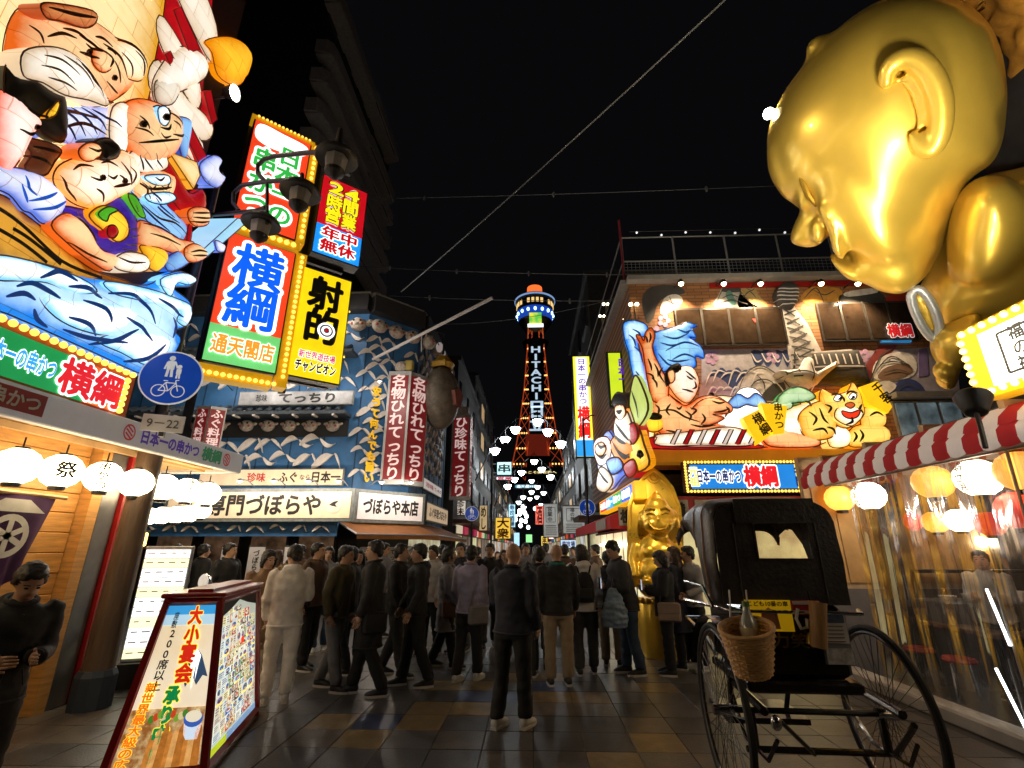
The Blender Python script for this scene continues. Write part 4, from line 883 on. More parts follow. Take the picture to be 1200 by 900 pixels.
# ---------------------------------------------------------------- lamp post through the canopy with three arm lamps, round sign and number plate
lp = thing('street_lamp', 'old street lamp post on the left with three hooked arms and unlit bell lamps', 'street lamp', (-4.86, 5.92, 0), -radians(32.3))
q1, q2, q3 = Vector((-3.34, 4.94, 0)), Vector((-2.6, 4.4, 0)), Vector((-1.94, 3.82, 0))
MB().cyl((0, 0, 0), (0, 0, 3.0), .155, .14, 12).build('timber_sleeve', WOODD, lp, smooth=True)
MB().lathe([(.2, 0), (.2, .32), (.17, .38)], n=12).build('base_boot', M('boot_blue', (.02, .03, .05), .6), lp)
IRON = M('cast_iron', (.05, .045, .045), .5, .4, var=.3)
MB().cyl((0, 0, 3.0), (0, 0, 7.3), .075, .05, 12).build('post', IRON, lp, smooth=True)
def lpx(u, v): p = LP(lp, u, v); return Vector((p.x, 0, p.y))
MB().tube([Vector((0, 0, lpx(245, 252).z))]+[lpx(*k) for k in ((270, 250), (300, 247), (312, 243))], .03, 8).tube([lpx(*k) for k in ((313, 262), (313, 216))], .022, 8).build('arm', IRON, lp)
MB().tube([lpx(*k) for k in ((280, 247), (273, 238), (274, 226), (284, 217), (310, 213), (352, 210))], .03, 8).tube([lpx(*k) for k in ((354, 218), (354, 204))], .025, 8).build('arm', IRON, lp)
MB().tube([lpx(*k) for k in ((310, 212), (302, 203), (302, 194), (309, 187), (322, 183), (360, 179), (394, 177))], .03, 8).tube([lpx(*k) for k in ((398, 186), (397, 168), (399, 151))], [.035, .04, .025], 8).build('arm', IRON, lp)
FROST = M('frosted_glass', (.5, .48, .46), .25, var=.15, spec=.6)
for k in ((307, 258), (353, 221), (395, 181)):
    c = lpx(*k); c.z -= .03
    h = MB().lathe([(.03, .12), (.11, .1), (.2, .03), (.235, -.03), (.22, -.05), (.12, -.02)], c=c, n=24).build('lamp_hood', IRON, lp, smooth=True)
    mb = MB(); mb.lathe([(.125, -.03), (.1, -.21)], c=c, n=8); mb.build('lamp_glass', FROST, h)
    MB().lathe([(.11, -.2), (.1, -.235), (.035, -.3), (.01, -.31)], c=c, n=16).build('lamp_finial', IRON, h)
bs = thing('pedestrian_sign', 'large round blue pedestrian and bicycle sign beside the 9-22 plate on the left lamp post', 'road sign', atT(201, 443, 5.55), radians(18))
ped_sign((0, 0, 0), 0, .325, bs); MB().box((0, .05, 0), (.06, .1, .5)).build('clamp', IRON, bs)
npl = thing('number_plate', 'white plate reading 9-22 under the round blue sign', 'sign', atT(191, 496, 5.6), radians(25))
MB().box((0, .01, 0), (.42, .02, .2), ch=.006).build('plate', M('plate_white', (.62, .62, .62), .5, var=.05), npl); lettering(npl, '9－22', 0, 0, .13, M('plate_ink', (.1, .1, .1), .6), y=-.004, w=.32, bold=.01)
MB().box((0, .06, 0), (.05, .08, .3)).build('clamp', IRON, npl)

# ---------------------------------------------------------------- lit menu board and folding frame by the pole
mbd = thing('menu_board', 'bright backlit menu board with yellow and white price strips behind the timber pole', 'menu board', (-4.95, 6.75, 0), radians(20))
a = LP(mbd, 166, 656); c = LP(mbd, 190, 656); b = LP(mbd, 137, 782)
w = .5; MB().box((.0, .06, .98), (.56, .1, 1.4), ch=.01).build('case', GREYM, mbd)
rr_ = random.Random(2)
for k in range(11):
    z = 1.58-.12*k; MB().box((0, .0, z), (.52, .02, .11)).build('price_strip', LIT('strip_%d' % (k % 3), [(1, 1, .96), (1, .93, .55), (.88, .96, 1)][k % 3], 1.25), mbd)
    for q in range(4): MB().box((-.19+.13*q, -.013, z+.01), (.09*rr_.uniform(.5, 1), .004, .012)).build('text_line', M('strip_ink', (.3, .2, .15), .7), mbd)
MB().box((0, .1, .14), (.6, .4, .28)).build('base', BLACK, mbd)
fp = thing('folding_stand', 'pale folding easel frame standing left of the timber pole', 'easel', (-5.35, 6.35, 0), radians(10))
MB().box((0, 0, .72), (.44, .03, .82)).build('panel', M('easel_panel', (.35, .32, .3), .6), fp)
for sx in (-1, 1):
    MB().tube([(sx*.24, .0, 1.2), (sx*.24, 0, .0)], .022, 6).build('leg', M('easel_white', (.55, .53, .5), .5), fp); MB().tube([(sx*.24, 0, .95), (sx*.28, -.55, 0)], .02, 6).build('strut', M('easel_white', (.55, .53, .5), .5), fp)
MB().box((0, 0, 1.14), (.5, .04, .04)).box((0, 0, .3), (.5, .03, .03)).build('rail', M('easel_white', (.55, .53, .5), .5), fp)

# ---------------------------------------------------------------- red A-frame lightbox on the pavement
ab = thing('lightbox_sign', 'red framed tapered lightbox sign on the pavement with food photographs and a banquet notice', 'street sign', (-2.85, 4.23, 0), radians(15))
WB, DB, WT, DT, HH = .70, 1.5, .40, 1.18, 1.26
def cor(sx, sy, z):
    k = z/HH; return Vector((sx*(WB+(WT-WB)*k)/2, sy*(DB+(DT-DB)*k)/2+DB*.5, z))
AR = M('lightbox_red', lin('#8f1512'), .32, var=.15, scale=5, coat=.3)
for sx in (-1, 1):
    for sy in (-1, 1): MB().tube([cor(sx, sy, 0), cor(sx, sy, HH)], .036, 4).build('corner_rail', AR, ab)
for z in (.06, HH-.03):
    mb = MB()
    for (a, b) in (((-1, -1), (1, -1)), ((1, -1), (1, 1)), ((1, 1), (-1, 1)), ((-1, 1), (-1, -1))): mb.tube([cor(*a, z), cor(*b, z)], .036, 4)
    mb.build('cross_rail', AR, ab)
MB().box((0, DB/2, HH+.02), (WT+.1, DT+.1, .04), ch=.01).box((.02, DB/2+.05, HH+.05), (WT*.5, DT+.02, .03)).build('lid', AR, ab)
def panel_local(side):   # maps (s, t) in 0..1 on the panel to a point just proud of it
    def fn(s, t, o=.0):
        z = .09+(HH-.14)*t
        if side == 'f': a, b = cor(-1, -1, z), cor(1, -1, z); n = Vector((0, -1, 0))
        else: a, b = cor(1, -1, z), cor(1, 1, z); n = Vector((1, 0, 0))
        return a.lerp(b, .06+.88*s)+n*o
    return fn
pf, ps = panel_local('f'), panel_local('s')
def patch(fn, pts, m, name, o): return MB().add([fn(s, t, o) for s, t in pts], [tuple(range(len(pts)))]).build(name, m, ab)
def band(fn, s0, s1, t0, t1, m, name, o): return patch(fn, [(s0, t0), (s1, t0), (s1, t1), (s0, t1)], m, name, o)
band(pf, 0, 1, 0, 1, LIT('poster_cream', lin('#f3d9ac'), .85, col2=lin('#fff2da'), scale=1.5), 'front_panel', .0)
band(pf, 0, 1, .93, 1, LIT('poster_sky', lin('#3a9fe0'), .85), 'poster_sky', .003); band(pf, 0, 1, .86, .93, LIT('poster_sky_pale', lin('#b9dcf0'), .85), 'poster_sky', .003)
band(ps, 0, 1, 0, 1, LIT('menu_paper', lin('#cfd6c8'), .6, var=.1), 'side_panel', .0)
MT = LIT('poster_mount', lin('#3f5878'), .6); patch(pf, [(.52, .5), (.66, .66), (.75, .7), (.84, .66), (.98, .52), (.9, .53), (.82, .47), (.74, .53), (.66, .46), (.6, .52)], MT, 'poster_mountain', .003)
patch(pf, [(.67, .655), (.75, .7), (.83, .655), (.81, .6), (.79, .5), (.77, .62), (.75, .44), (.73, .61), (.70, .52)], L_WHITE, 'poster_snow', .005)
band(pf, .0, 1, 0, .34, LIT('poster_food', lin('#a86a30'), .7, col2=lin('#e8c890'), scale=14, mix=.3), 'poster_food', .003)
for k in range(9):
    s = .38+.07*k; patch(pf, [(s-.05, .0), (s+.045, .0), (s+.05, .16+.03*(k % 3)), (s+.02, .2+.03*(k % 3)), (s-.03, .19+.02*(k % 2))], LIT('fried_%d' % (k % 3), [lin('#c98238'), lin('#e2a862'), lin('#b5702c')][k % 3], .8, var=.3, scale=18), 'fried_skewer', .006+.001*(k % 3))
for k in range(12): s = .3+.055*k; patch(pf, [(s+.05*cos(a_)*.8, .28+.012*(k % 3)+.025*sin(a_)) for a_ in [2*pi*q/8 for q in range(8)]], LIT('veg_%d' % (k % 4), [lin('#4e8a2a'), lin('#d84a28'), lin('#7fae3c'), lin('#e8d8a0')][k % 4], .7), 'vegetable', .005+.001*(k % 3))
patch(pf, [(.86+.13*cos(a_), .27+.05*sin(a_)) for a_ in [2*pi*q/16 for q in range(16)]], LIT('bowl_blue', lin('#3b62b8'), .8), 'bowl', .009); patch(pf, [(.86+.11*cos(a_), .285+.035*sin(a_)) for a_ in [2*pi*q/16 for q in range(16)]], LIT('bowl_in', lin('#e8dcc0'), .9), 'bowl', .011)
patch(pf, [(.74, .26), (.76, .18), (.8, .15), (.94, .15), (.98, .24)], LIT('bowl_white', lin('#cfe0f2'), .9), 'bowl', .008)
def panel_text(fn, s, sc, tc0, hs, ht, m, bold, edge=None, o=.007, step=1.0, slope=0.):
    for layer, (mm, eb, oo) in enumerate(((edge[0], edge[1], o-.002), (m, 0, o)) if edge else ((m, 0, o),)):
        vs = []; fs = []
        for i, ch in enumerate(s):
            V, Fc = glyphs(ch, bold+eb); n = len(vs); mx = .5 if ord(ch) > 255 else .3
            for p in V: vs.append(fn(sc-slope*i+(p[0]-mx)*hs, tc0-(i+.5)*ht*step+(p[1]-.37)*ht, oo-p[2]*.0001))
            fs += [tuple(n+q for q in f) for f in Fc]
        MB().add(vs, fs, mm).build('lettering' if layer or not edge else 'lettering_edge', None, ab)
YE = LIT('poster_yellow', lin('#ffdf3a'), 1.)
panel_text(pf, '大小宴会', .60, .985, .27, .125, LIT('poster_red', lin('#d42a18'), .9), .05, (YE, .05), slope=.0)
panel_text(pf, '承り中!!', .50, .475, .22, .115, LIT('poster_green', lin('#0f8a4a'), .8), .05, (YE, .05), slope=.015)
panel_text(pf, '座敷', .22, .95, .1, .055, INK, .02)
panel_text(pf, '200席以上', .25, .84, .17, .066, INK, .025, slope=.005)
panel_text(pf, '新世界最大級の広さ', .17, .50, .17, .062, LIT('poster_orange', lin('#e8761c'), .9), .03, (YE, .04), slope=.01)
rr_ = random.Random(11)
FOODC = [LIT('dish_%d' % i, lin(c), .7, var=.35, scale=20) for i, c in enumerate(('#b06a30', '#d8a860', '#6b8a34', '#c8402a', '#e8d8b0', '#5a3a24', '#3a70c0'))]
mp_ = MB(); DARKP = LIT('menu_dark', lin('#4a5a66'), .6); PALEP = [LIT('menu_pale_%d' % i, lin(c), .75, var=.12) for i, c in enumerate(('#f2efe2', '#dfe8ea', '#f4e6b0', '#e6d8c8'))]
def mpatch(pts, m, o): mp_.add([ps(a_, b_, o) for a_, b_ in pts], [tuple(range(len(pts)))], m)
def mrect(a0, a1, b0, b1, m, o): mpatch([(a0, b0), (a1, b0), (a1, b1), (a0, b1)], m, o)
yy = .07
while yy < .93:
    hh_ = rr_.choice((.045, .055, .07)); xx = .03
    while xx < .94:
        ww = rr_.choice((.07, .09, .12, .15)); ww = min(ww, .985-xx)
        if yy+hh_ < .9+.07*sin(pi*min(1, xx*1.6)):
            k = rr_.random()
            if xx < .2 and k < .7 or k < .22:
                mrect(xx, xx+ww-.008, yy, yy+hh_-.006, PALEP[rr_.randrange(4)], .003)
                for q in range(3): mrect(xx+.008, xx+ww*rr_.uniform(.5, .85), yy+hh_*(.2+.24*q), yy+hh_*(.28+.24*q), DARKP, .0036)
            else:
                mrect(xx, xx+ww-.008, yy, yy+hh_-.006, FOODC[rr_.randrange(7)] if k < .6 else PALEP[rr_.randrange(4)], .003)
                cx_, cy_ = xx+ww*.5, yy+hh_*.52; e = [(cx_+ww*.36*cos(2*pi*q/10), cy_+hh_*.36*sin(2*pi*q/10)) for q in range(10)]; mpatch(e, PALEP[0] if k < .7 else FOODC[6], .0036)
                for q in range(4): u_, v_ = cx_+rr_.uniform(-.2, .2)*ww, cy_+rr_.uniform(-.2, .2)*hh_; mpatch([(u_+ww*.14*cos(2*pi*z_/6), v_+hh_*.15*sin(2*pi*z_/6)) for z_ in range(6)], FOODC[rr_.randrange(6)], .0042+.0002*q)
                if k > .8: mrect(xx+.005, xx+ww-.02, yy+.001, yy+hh_*.17, L_YEL if k > .9 else DARKP, .0052)
        xx += ww
    yy += hh_
mp_.build('menu_print', None, ab, kind='stuff')
band(ps, 0, 1, .0, .055, LIT('side_blue', lin('#8fb2dc'), .7), 'menu_footer', .004); band(ps, 0, .3, .0, .055, LIT('side_lime', lin('#c8d82c'), .8), 'menu_footer', .006)
patch(ps, [(0, 1), (1, 1), (1, .9), (.7, .94), (.45, .985), (.2, .93), (0, .9)], M('menu_dark_top', (.03, .025, .03), .5), 'menu_heading', .005)
patch(ps, [(.55, .62), (.63, .63), (.62, .68), (.54, .67)], L_RED, 'menu_flash', .005)

# parked scooter behind the lightbox
sco = thing('parked_scooter', 'dark parked scooter with a round chrome headlight behind the red lightbox', 'scooter', (atY(277, 700, 7.4).x, 7.4, 0), radians(-20))
for y in (-.55, .6):
    w_ = MB().tube([(0, y+.22*cos(2*pi*k/24), .26+.22*sin(2*pi*k/24)) for k in range(24)], .045, 8, BLACK, closed=True).build('wheel', None, sco, smooth=True); MB().tube([(-.04, y, .26), (.04, y, .26)], .1, 14, GREYM).build('hub', None, w_)
MB().tube([(0, -.55, .3), (0, -.5, .75), (0, -.42, 1.12)], [.05, .09, .07], 12).tube([(0, -.45, .4), (0, .0, .34), (0, .3, .5), (0, .75, .62)], [.12, .14, .2, .12], 12).build('body', M('scooter_black', (.015, .015, .018), .2, coat=.5), sco, smooth=True)
MB().box((0, .35, .78), (.28, .75, .1), ch=.03).build('seat', BLACK, sco); MB().tube([(-.34, -.34, 1.13), (0, -.44, 1.14), (.34, -.34, 1.13)], .016, 8).build('handlebar', CHROME, sco, smooth=True)
hl = MB().lathe([(.02, .1), (.08, .06), (.105, 0), (.1, -.01)], c=(0, -.55, 1.22), n=20, rot=Matrix.Rotation(-pi/2, 3, 'X')).build('headlight', CHROME, sco, smooth=True); MB().lathe([(.095, .0), (.09, .012)], c=(0, -.56, 1.22), n=20, rot=Matrix.Rotation(pi/2, 3, 'X')).build('lens', M('lens_pale', (.7, .66, .6), .15, emit=.25, light=False), hl)
MB().box((0, -.62, .95), (.34, .24, .24)).build('basket', M('basket_dark', (.04, .035, .03), .5), sco)
# ================================================================ blue wave restaurant across the side street
class Fr:
    def __init__(s, loc, rz): s.location = Vector(loc); s.rotation_euler = (0, 0, rz)
ZB = M('zub_blue', lin('#32628f'), .6, var=.3, scale=1.5, bump=.1, bscale=20); ZD = M('zub_dark', (.02, .018, .018), .7, var=.3)
ZW = M('crest_paint', lin('#d8cdc2'), .65, var=.2, scale=5); ZG = M('zub_grey_frame', (.16, .17, .16), .6, var=.35, scale=9)
zu = thing('pufferfish_restaurant', 'three storey corner restaurant clad in blue boards with white wave crests', 'building', (-5.2, 14, 0))
F0 = Fr((-5.2, 14, 0), 0); F1 = Fr((-5.2, 14, 0), pi/4); C1 = Vector((-5.2+1.9*.7071, 14+1.9*.7071, 0)); F2 = Fr(C1, pi/2)
def zl(fr, x, y, z):   # frame-local -> building-local
    r = fr.rotation_euler[2]; p = Vector(fr.location)+Vector((cos(r)*x-sin(r)*y, sin(r)*x+cos(r)*y, z)); return p-Vector(zu.location)
def zbox(fr, x0, x1, z0, z1, y0, y1, mat, name, parent=None, ch=0.):
    r = fr.rotation_euler[2]; c = zl(fr, (x0+x1)/2, (y0+y1)/2, (z0+z1)/2)
    return MB().box(c, (x1-x0, y1-y0, z1-z0), rz=r, ch=ch).build(name, mat, parent or zu)
zv = lambda v: LP(F0, 380, v).y
HT = zv(368)
foot = [(-8, 0), (0, 0), (1.9*.7071, 1.9*.7071), (1.9*.7071, 7.6), (-8, 7.6)]
MB().add([(x, y, z) for z in (2.35, HT) for x, y in foot], [(0, 1, 6, 5), (1, 2, 7, 6), (2, 3, 8, 7), (3, 4, 9, 8), (4, 0, 5, 9), (5, 6, 7, 8, 9), (4, 3, 2, 1, 0)]).build('wall', ZB, zu)
MB().add([(x, y+(.9 if y < 5 else 0), z) for z in (0, 2.4) for x, y in foot], [(0, 1, 6, 5), (1, 2, 7, 6), (2, 3, 8, 7), (3, 4, 9, 8), (4, 0, 5, 9)]).build('ground_floor', ZD, zu)
# board joints
for fr, x0, x1 in ((F0, -8, 0), (F1, 0, 1.9), (F2, 0, 5.9)):
    mb = MB(); n = int((x1-x0)/.9)
    for k in range(n+1):
        c = zl(fr, x0+(x1-x0)*k/max(n, 1), -.006, (2.4+HT)/2); mb.box(c, (.03, .014, HT-2.5), rz=fr.rotation_euler[2])
    mb.build('board_joint', M('joint_blue', lin('#16354f'), .7), zu)
# dark eaves and roof
for fr, x0, x1 in ((F0, -8, .02), (F1, -.02, 1.92), (F2, -.02, 5.9)):
    zbox(fr, x0, x1, HT-.02, HT+.55, -.35, .1, ZD, 'roof_eave'); zbox(fr, x0, x1, HT+.55, HT+.7, -.2, .1, M('roof_cap', (.3, .27, .22), .7), 'roof_cap')
for k, (z0, z1) in enumerate(((zv(490), zv(474)), (zv(420), zv(404)))):
    zbox(F0, -7.5, -.25, z0, z0+.1, -.55, .0, M('eave_tile', (.05, .06, .07), .5), 'tile_eave')
    mb = MB()
    for q in range(24): mb.tube([(-7.4+.3*q, -.56, z0+.1), (-7.4+.3*q, -.02, z1-.05)], .06, 6)
    mb.build('eave_tile', M('eave_tile', (.05, .06, .07), .5), zu)
    for q in range(12): MB().box((-7.2+.6*q, -.4, z0-.03), (.07, .3, .05)).build('eave_bracket', ZW, zu)
# recessed dark window band with pufferfish heads
zbox(F0, -7.6, -.3, zv(512), zv(491), -.02, .02, ZD, 'dark_band')
fishb = M('puffer_skin', lin('#a89a8c'), .6, var=.45, scale=14); 
fme = MB(); fme.ball((0, 0, 0), (.2, .14, .17), 14, 9).ball((.2, .02, .06), (.09, .03, .05), 8, 5).ball((-.2, .02, .06), (.09, .03, .05), 8, 5).ball((0, -.12, -.03), (.06, .05, .04), 8, 5); fme = fme.mesh('pufferfish_head', fishb, 60)
eme = MB().ball((-.08, -.12, .06), .03, 8, 6).ball((.08, -.12, .06), .03, 8, 6).mesh('fish_eyes', M('fish_eye', (.02, .02, .02), .3))
cheek = MB().ball((-.12, -.1, -.02), .035, 8, 6).ball((.12, -.1, -.02), .035, 8, 6).mesh('fish_cheeks', M('fish_cheek', lin('#a04a38'), .6))
def fish(u, v, fr, s=1., y=-.12):
    p = LP(fr, u, v, y); o = put('pufferfish_head', fme, zu, zl(fr, p.x, y, p.y), rz=fr.rotation_euler[2]); o.scale = (s, s, s); put('fish_eyes', eme, o); put('fish_cheeks', cheek, o)
for u in (232, 258, 289, 314, 339, 364, 390): fish(u, 499, F0, 1.05)
for u, v in ((303, 392), (330, 392), (420, 380)): fish(u, v, F0, 1.3, -.42)
for u, v in ((445, 382), (465, 389), (484, 395)): fish(u, v, F1, 1.35, -.42)
for u, v in ((503, 401), (512, 412)): fish(u, v, F2, 1.5, -.42)
# wave crests, three shapes
def crest(pts): return MB().prism([(x, z) for x, z in pts], -.07, .0, ZW)
def arc(x0, z0, x1, z1, h, t, n=8):
    up = []; dn = []
    for i in range(n+1):
        k = i/n; x = x0+(x1-x0)*k; z = z0+(z1-z0)*k+h*sin(pi*k)*.8; w = t*(sin(pi*min(1, k*1.2+.05)))**.6*.5 if k < 1 else 0
        up.append((x, z+w)); dn.append((x, z-w))
    return up+dn[::-1]
cv = []
for a in ([(-.5, -.14, .02, .12, .08, .17), (.0, .12, .42, -.2, .06, .1)], [(-.45, .0, .1, .1, .14, .15), (.08, .12, .5, .02, -.12, .1)], [(-.35, -.1, .2, .16, .05, .2), (.18, .16, .36, -.16, .05, .08)]):
    mb = MB()
    for seg in a: mb.prism(arc(*seg), -.07, 0.)
    mb.use(ZW); cv.append(mb.mesh('wave_crest', ZW))
rz_ = random.Random(4)
def crests(fr, x0, x1, z0, z1, nx, nz, s=1.):
    for j in range(nz):
        for i in range(nx):
            x = x0+(x1-x0)*(i+.5*(j % 2)*.9+.3+rz_.uniform(-.1, .1))/nx; z = z0+(z1-z0)*(j+.5+rz_.uniform(-.12, .12))/nz
            if x > x1-.25*s: continue
            o = put('wave_crest', cv[rz_.randrange(3)], zu, zl(fr, x, -.0, z), rz=fr.rotation_euler[2]); k = s*rz_.uniform(.95, 1.35); o.scale = (k, 1, k*1.25)
crests(F0, -6.6, -.3, zv(550), zv(513), 9, 2, .95); crests(F0, -6.6, -.2, zv(490), zv(478), 7, 1, .6); crests(F0, -6.6, 0, zv(457), zv(422), 9, 2, .95); crests(F0, -6.6, 0, zv(404), zv(376), 8, 2, .8)
crests(F1, .0, 1.25, zv(562), zv(392), 2, 15, .72); crests(F2, .3, 5.6, 4.3, HT-.2, 7, 10, .8); crests(F1, 1.1, 1.9, zv(425), zv(395), 1, 2, .6)
# blue wave valance under the big sign
zbox(F0, -8, .0, zv(629), zv(612), -.75, -.7, ZB, 'valance'); 
for q in range(13): o = put('wave_crest', cv[q % 3], zu, (-7.6+.6*q, -.755, (zv(629)+zv(612))/2)); o.scale = (.5, 1, .5)
zbox(F0, -8, 0, zv(612)+.02, zv(609), -.9, 0, ZD, 'lower_eave')
# strip signs on the front
zsg = lambda lab, fr, u0, v0, u1, v1, y, facem, frame=ZG, th=.1, pad=.05, name='signboard': _zsg(lab, fr, u0, v0, u1, v1, y, facem, frame, th, pad, name)
def _zsg(lab, fr, u0, v0, u1, v1, y, facem, frame, th, pad, name):
    a, b = LP(fr, u0, v0, y), LP(fr, u1, v1, y); r = fr.rotation_euler[2]; L_ = Vector(fr.location)
    o = thing(name, lab, 'sign', L_+Vector((cos(r)*(a.x+b.x)/2-sin(r)*y, sin(r)*(a.x+b.x)/2+cos(r)*y, b.y)), r)
    w, h = b.x-a.x, a.y-b.y
    MB().box((0, th/2+.004, h/2), (w+2*pad, th, h+2*pad), ch=.012).build('frame', frame, o); MB().box((0, -.002, h/2), (w, .012, h)).build('board', facem, o); return o, w, h
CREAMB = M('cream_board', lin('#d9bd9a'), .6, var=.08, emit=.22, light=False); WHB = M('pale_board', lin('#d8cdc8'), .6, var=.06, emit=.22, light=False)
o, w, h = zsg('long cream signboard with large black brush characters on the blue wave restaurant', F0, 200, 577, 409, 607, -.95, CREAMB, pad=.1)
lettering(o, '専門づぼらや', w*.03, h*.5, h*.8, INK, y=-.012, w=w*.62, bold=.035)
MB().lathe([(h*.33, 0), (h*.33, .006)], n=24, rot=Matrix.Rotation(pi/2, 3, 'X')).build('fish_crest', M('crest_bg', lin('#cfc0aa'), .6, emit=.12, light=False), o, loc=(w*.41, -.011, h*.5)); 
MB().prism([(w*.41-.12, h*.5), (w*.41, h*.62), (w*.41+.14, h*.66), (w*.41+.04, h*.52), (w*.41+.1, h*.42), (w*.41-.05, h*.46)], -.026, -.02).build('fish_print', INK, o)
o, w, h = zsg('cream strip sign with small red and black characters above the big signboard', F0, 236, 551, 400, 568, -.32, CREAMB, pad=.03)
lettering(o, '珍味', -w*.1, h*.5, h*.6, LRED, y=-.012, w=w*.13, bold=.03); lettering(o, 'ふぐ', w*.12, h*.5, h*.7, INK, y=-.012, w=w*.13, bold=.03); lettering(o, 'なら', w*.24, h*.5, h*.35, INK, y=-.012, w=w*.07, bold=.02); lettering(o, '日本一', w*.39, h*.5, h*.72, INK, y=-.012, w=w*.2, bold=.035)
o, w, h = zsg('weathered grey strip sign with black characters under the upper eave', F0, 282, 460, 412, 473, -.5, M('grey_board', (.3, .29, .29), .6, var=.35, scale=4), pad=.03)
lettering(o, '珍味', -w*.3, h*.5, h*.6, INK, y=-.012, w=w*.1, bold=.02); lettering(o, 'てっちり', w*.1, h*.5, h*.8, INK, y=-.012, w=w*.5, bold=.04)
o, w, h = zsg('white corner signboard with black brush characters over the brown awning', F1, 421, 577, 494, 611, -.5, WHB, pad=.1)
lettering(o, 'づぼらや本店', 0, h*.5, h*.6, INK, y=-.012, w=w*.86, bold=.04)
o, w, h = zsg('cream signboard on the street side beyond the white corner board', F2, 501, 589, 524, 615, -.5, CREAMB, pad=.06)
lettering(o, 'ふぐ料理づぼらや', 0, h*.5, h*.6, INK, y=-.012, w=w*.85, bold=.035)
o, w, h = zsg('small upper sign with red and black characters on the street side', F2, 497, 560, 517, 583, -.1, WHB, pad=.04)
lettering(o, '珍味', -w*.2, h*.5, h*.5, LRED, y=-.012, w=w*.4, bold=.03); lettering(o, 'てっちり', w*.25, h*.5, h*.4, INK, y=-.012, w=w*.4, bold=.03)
# yellow characters fixed to the corner wall
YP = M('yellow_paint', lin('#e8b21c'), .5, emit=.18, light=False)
for i, ch in enumerate('安うて何んでも旨い'):
    p = LP(F1, 441-i*1.2, 459+12.6*i, -.05); (P, Fc, m), = lettering(None, ch, p.x, p.y, .3, YP, y=-.1, bold=.05, put_it=False, w=.3)
    q = [zl(F1, a[0], a[1], a[2]) for a in P]; MB().add(q+[zl(F1, a[0], a[1]+.06, a[2]) for a in P], Fc).build('wall_character', YP, zu)
p = LP(F1, 446, 560, -.05); (P, Fc, m), = lettering(None, 'で', p.x, p.y, .27, ZW, y=-.1, bold=.03, put_it=False, w=.27); MB().add([zl(F1, *a) for a in P], Fc).build('wall_character', ZW, zu)
# red vertical signs
MAR = M('sign_maroon', lin('#6b1518'), .45, var=.1, emit=.25, light=False); SIL = M('sign_silver', (.4, .4, .38), .45, .3)
PALE = M('char_pale', lin('#d8b9b4'), .5, emit=.3, light=False)
def vee_sign(lab, u0, um, u1, vt, vb, Y, tx, rz2, txt2=None, cat='sign', dim=1.):
    a = atY(u0, vt, Y); m = atY(um, vt, Y); zb = atY(um, vb, Y).z; w = m.x-a.x; h = a.z-zb
    t = thing('vertical_sign', lab, cat, (m.x, Y, zb))
    d = ray(u1, (vt+vb)/2); c2, s2 = cos(rz2), sin(rz2)   # where the far edge of the second face falls
    E_ = EYE; k = (d.x*(E_.y-Y)-d.y*(E_.x-m.x))/(d.x*s2-d.y*c2) if abs(d.x*s2-d.y*c2) > 1e-6 else .5
    w2 = max(.15, min(1.2, k))
    MB().prism([(-w-.03, -.06), (.03, -.06), (.03, h+.06), (-w-.03, h+.06)], .006, .25).build('case', SIL, t)
    f_ = MB().box((w2/2, .12, h/2), (w2, .22, h+.12)).build('case', SIL, t); f_.rotation_euler = (0, 0, rz2)
    MB().box((-w/2, -.0, h/2), (w*.86, .02, h*.95)).build('panel', MAR, t); lettering(t, tx, -w/2, h/2, h*.93/len(tx), PALE, y=-.018, vert=True, bold=.03, cw=w*.68)
    g_ = MB().box((w2/2, -.0, h/2), (w2*.86, .02, h*.95)).build('panel', MAR, t); g_.rotation_euler = (0, 0, rz2)
    lettering(g_, txt2 or tx, w2/2, h/2, h*.93/len(tx), PALE, y=-.018, vert=True, bold=.03, cw=w2*.68)
    return t, w, h
t, w, h = vee_sign('tall maroon two faced vertical sign projecting from the corner of the blue wave restaurant', 457, 481, 500, 437, 565, 14.4, '名物ひれてっちり', radians(55))
MB().box((-.1, .15, h+.3), (.3, .2, .36), ch=.04).build('finial_box', M('brass', (.5, .38, .1), .4, .6), t); MB().ball((-.35, .15, h+.25), (.22, .18, .2), 12, 8).build('finial_fish', fishb, t)
t, w, h = vee_sign('dim maroon vertical sign with pale characters at the far end of the blue wave restaurant', 531, 551, 553, 487, 584, 20.5, 'ひ珍味てっちり', radians(80))
MB().box((-w/2, .1, h+.22), (w*.8, .25, .4), ch=.05).build('finial_box', fishb, t)
t, w, h = vee_sign('short maroon two faced sign left of the blue wave front near the round blue sign', 232, 246, 262, 478, 524, 12.6, 'ふぐ料理', radians(35))
# hanging pufferfish lantern on the street side
p = atX(517, 466, -3.0); t = thing('pufferfish_lantern', 'big hanging pufferfish lantern on the street side beside the maroon sign', 'lantern', p, radians(75))
mb = MB(); mb.ball((0, 0, 0), (.74, .6, 1.1), 20, 14); mb.build('body', M('puffer_lantern', lin('#5f5548'), .6, var=.5, scale=5), t, smooth=True)
MB().lathe([(.32, 1.05), (.42, 1.2), (.18, 1.5)], n=12).box((0, 0, 1.15), (.7, .5, .2)).build('crown', M('puffer_trim', lin('#b98f2c'), .5), t)
MB().prism([(-.2, -.35), (.2, -.35), (.35, .1), (0, .3), (-.35, .1)], -.66, -.5).build('face_print', M('puffer_red', lin('#7a3a2c'), .6, var=.4), t); MB().tube([(0, 0, 1.6), (0, 0, 2.4), (-.5, .8, 2.6)], .04, 6).build('hanger', BLACK, t)
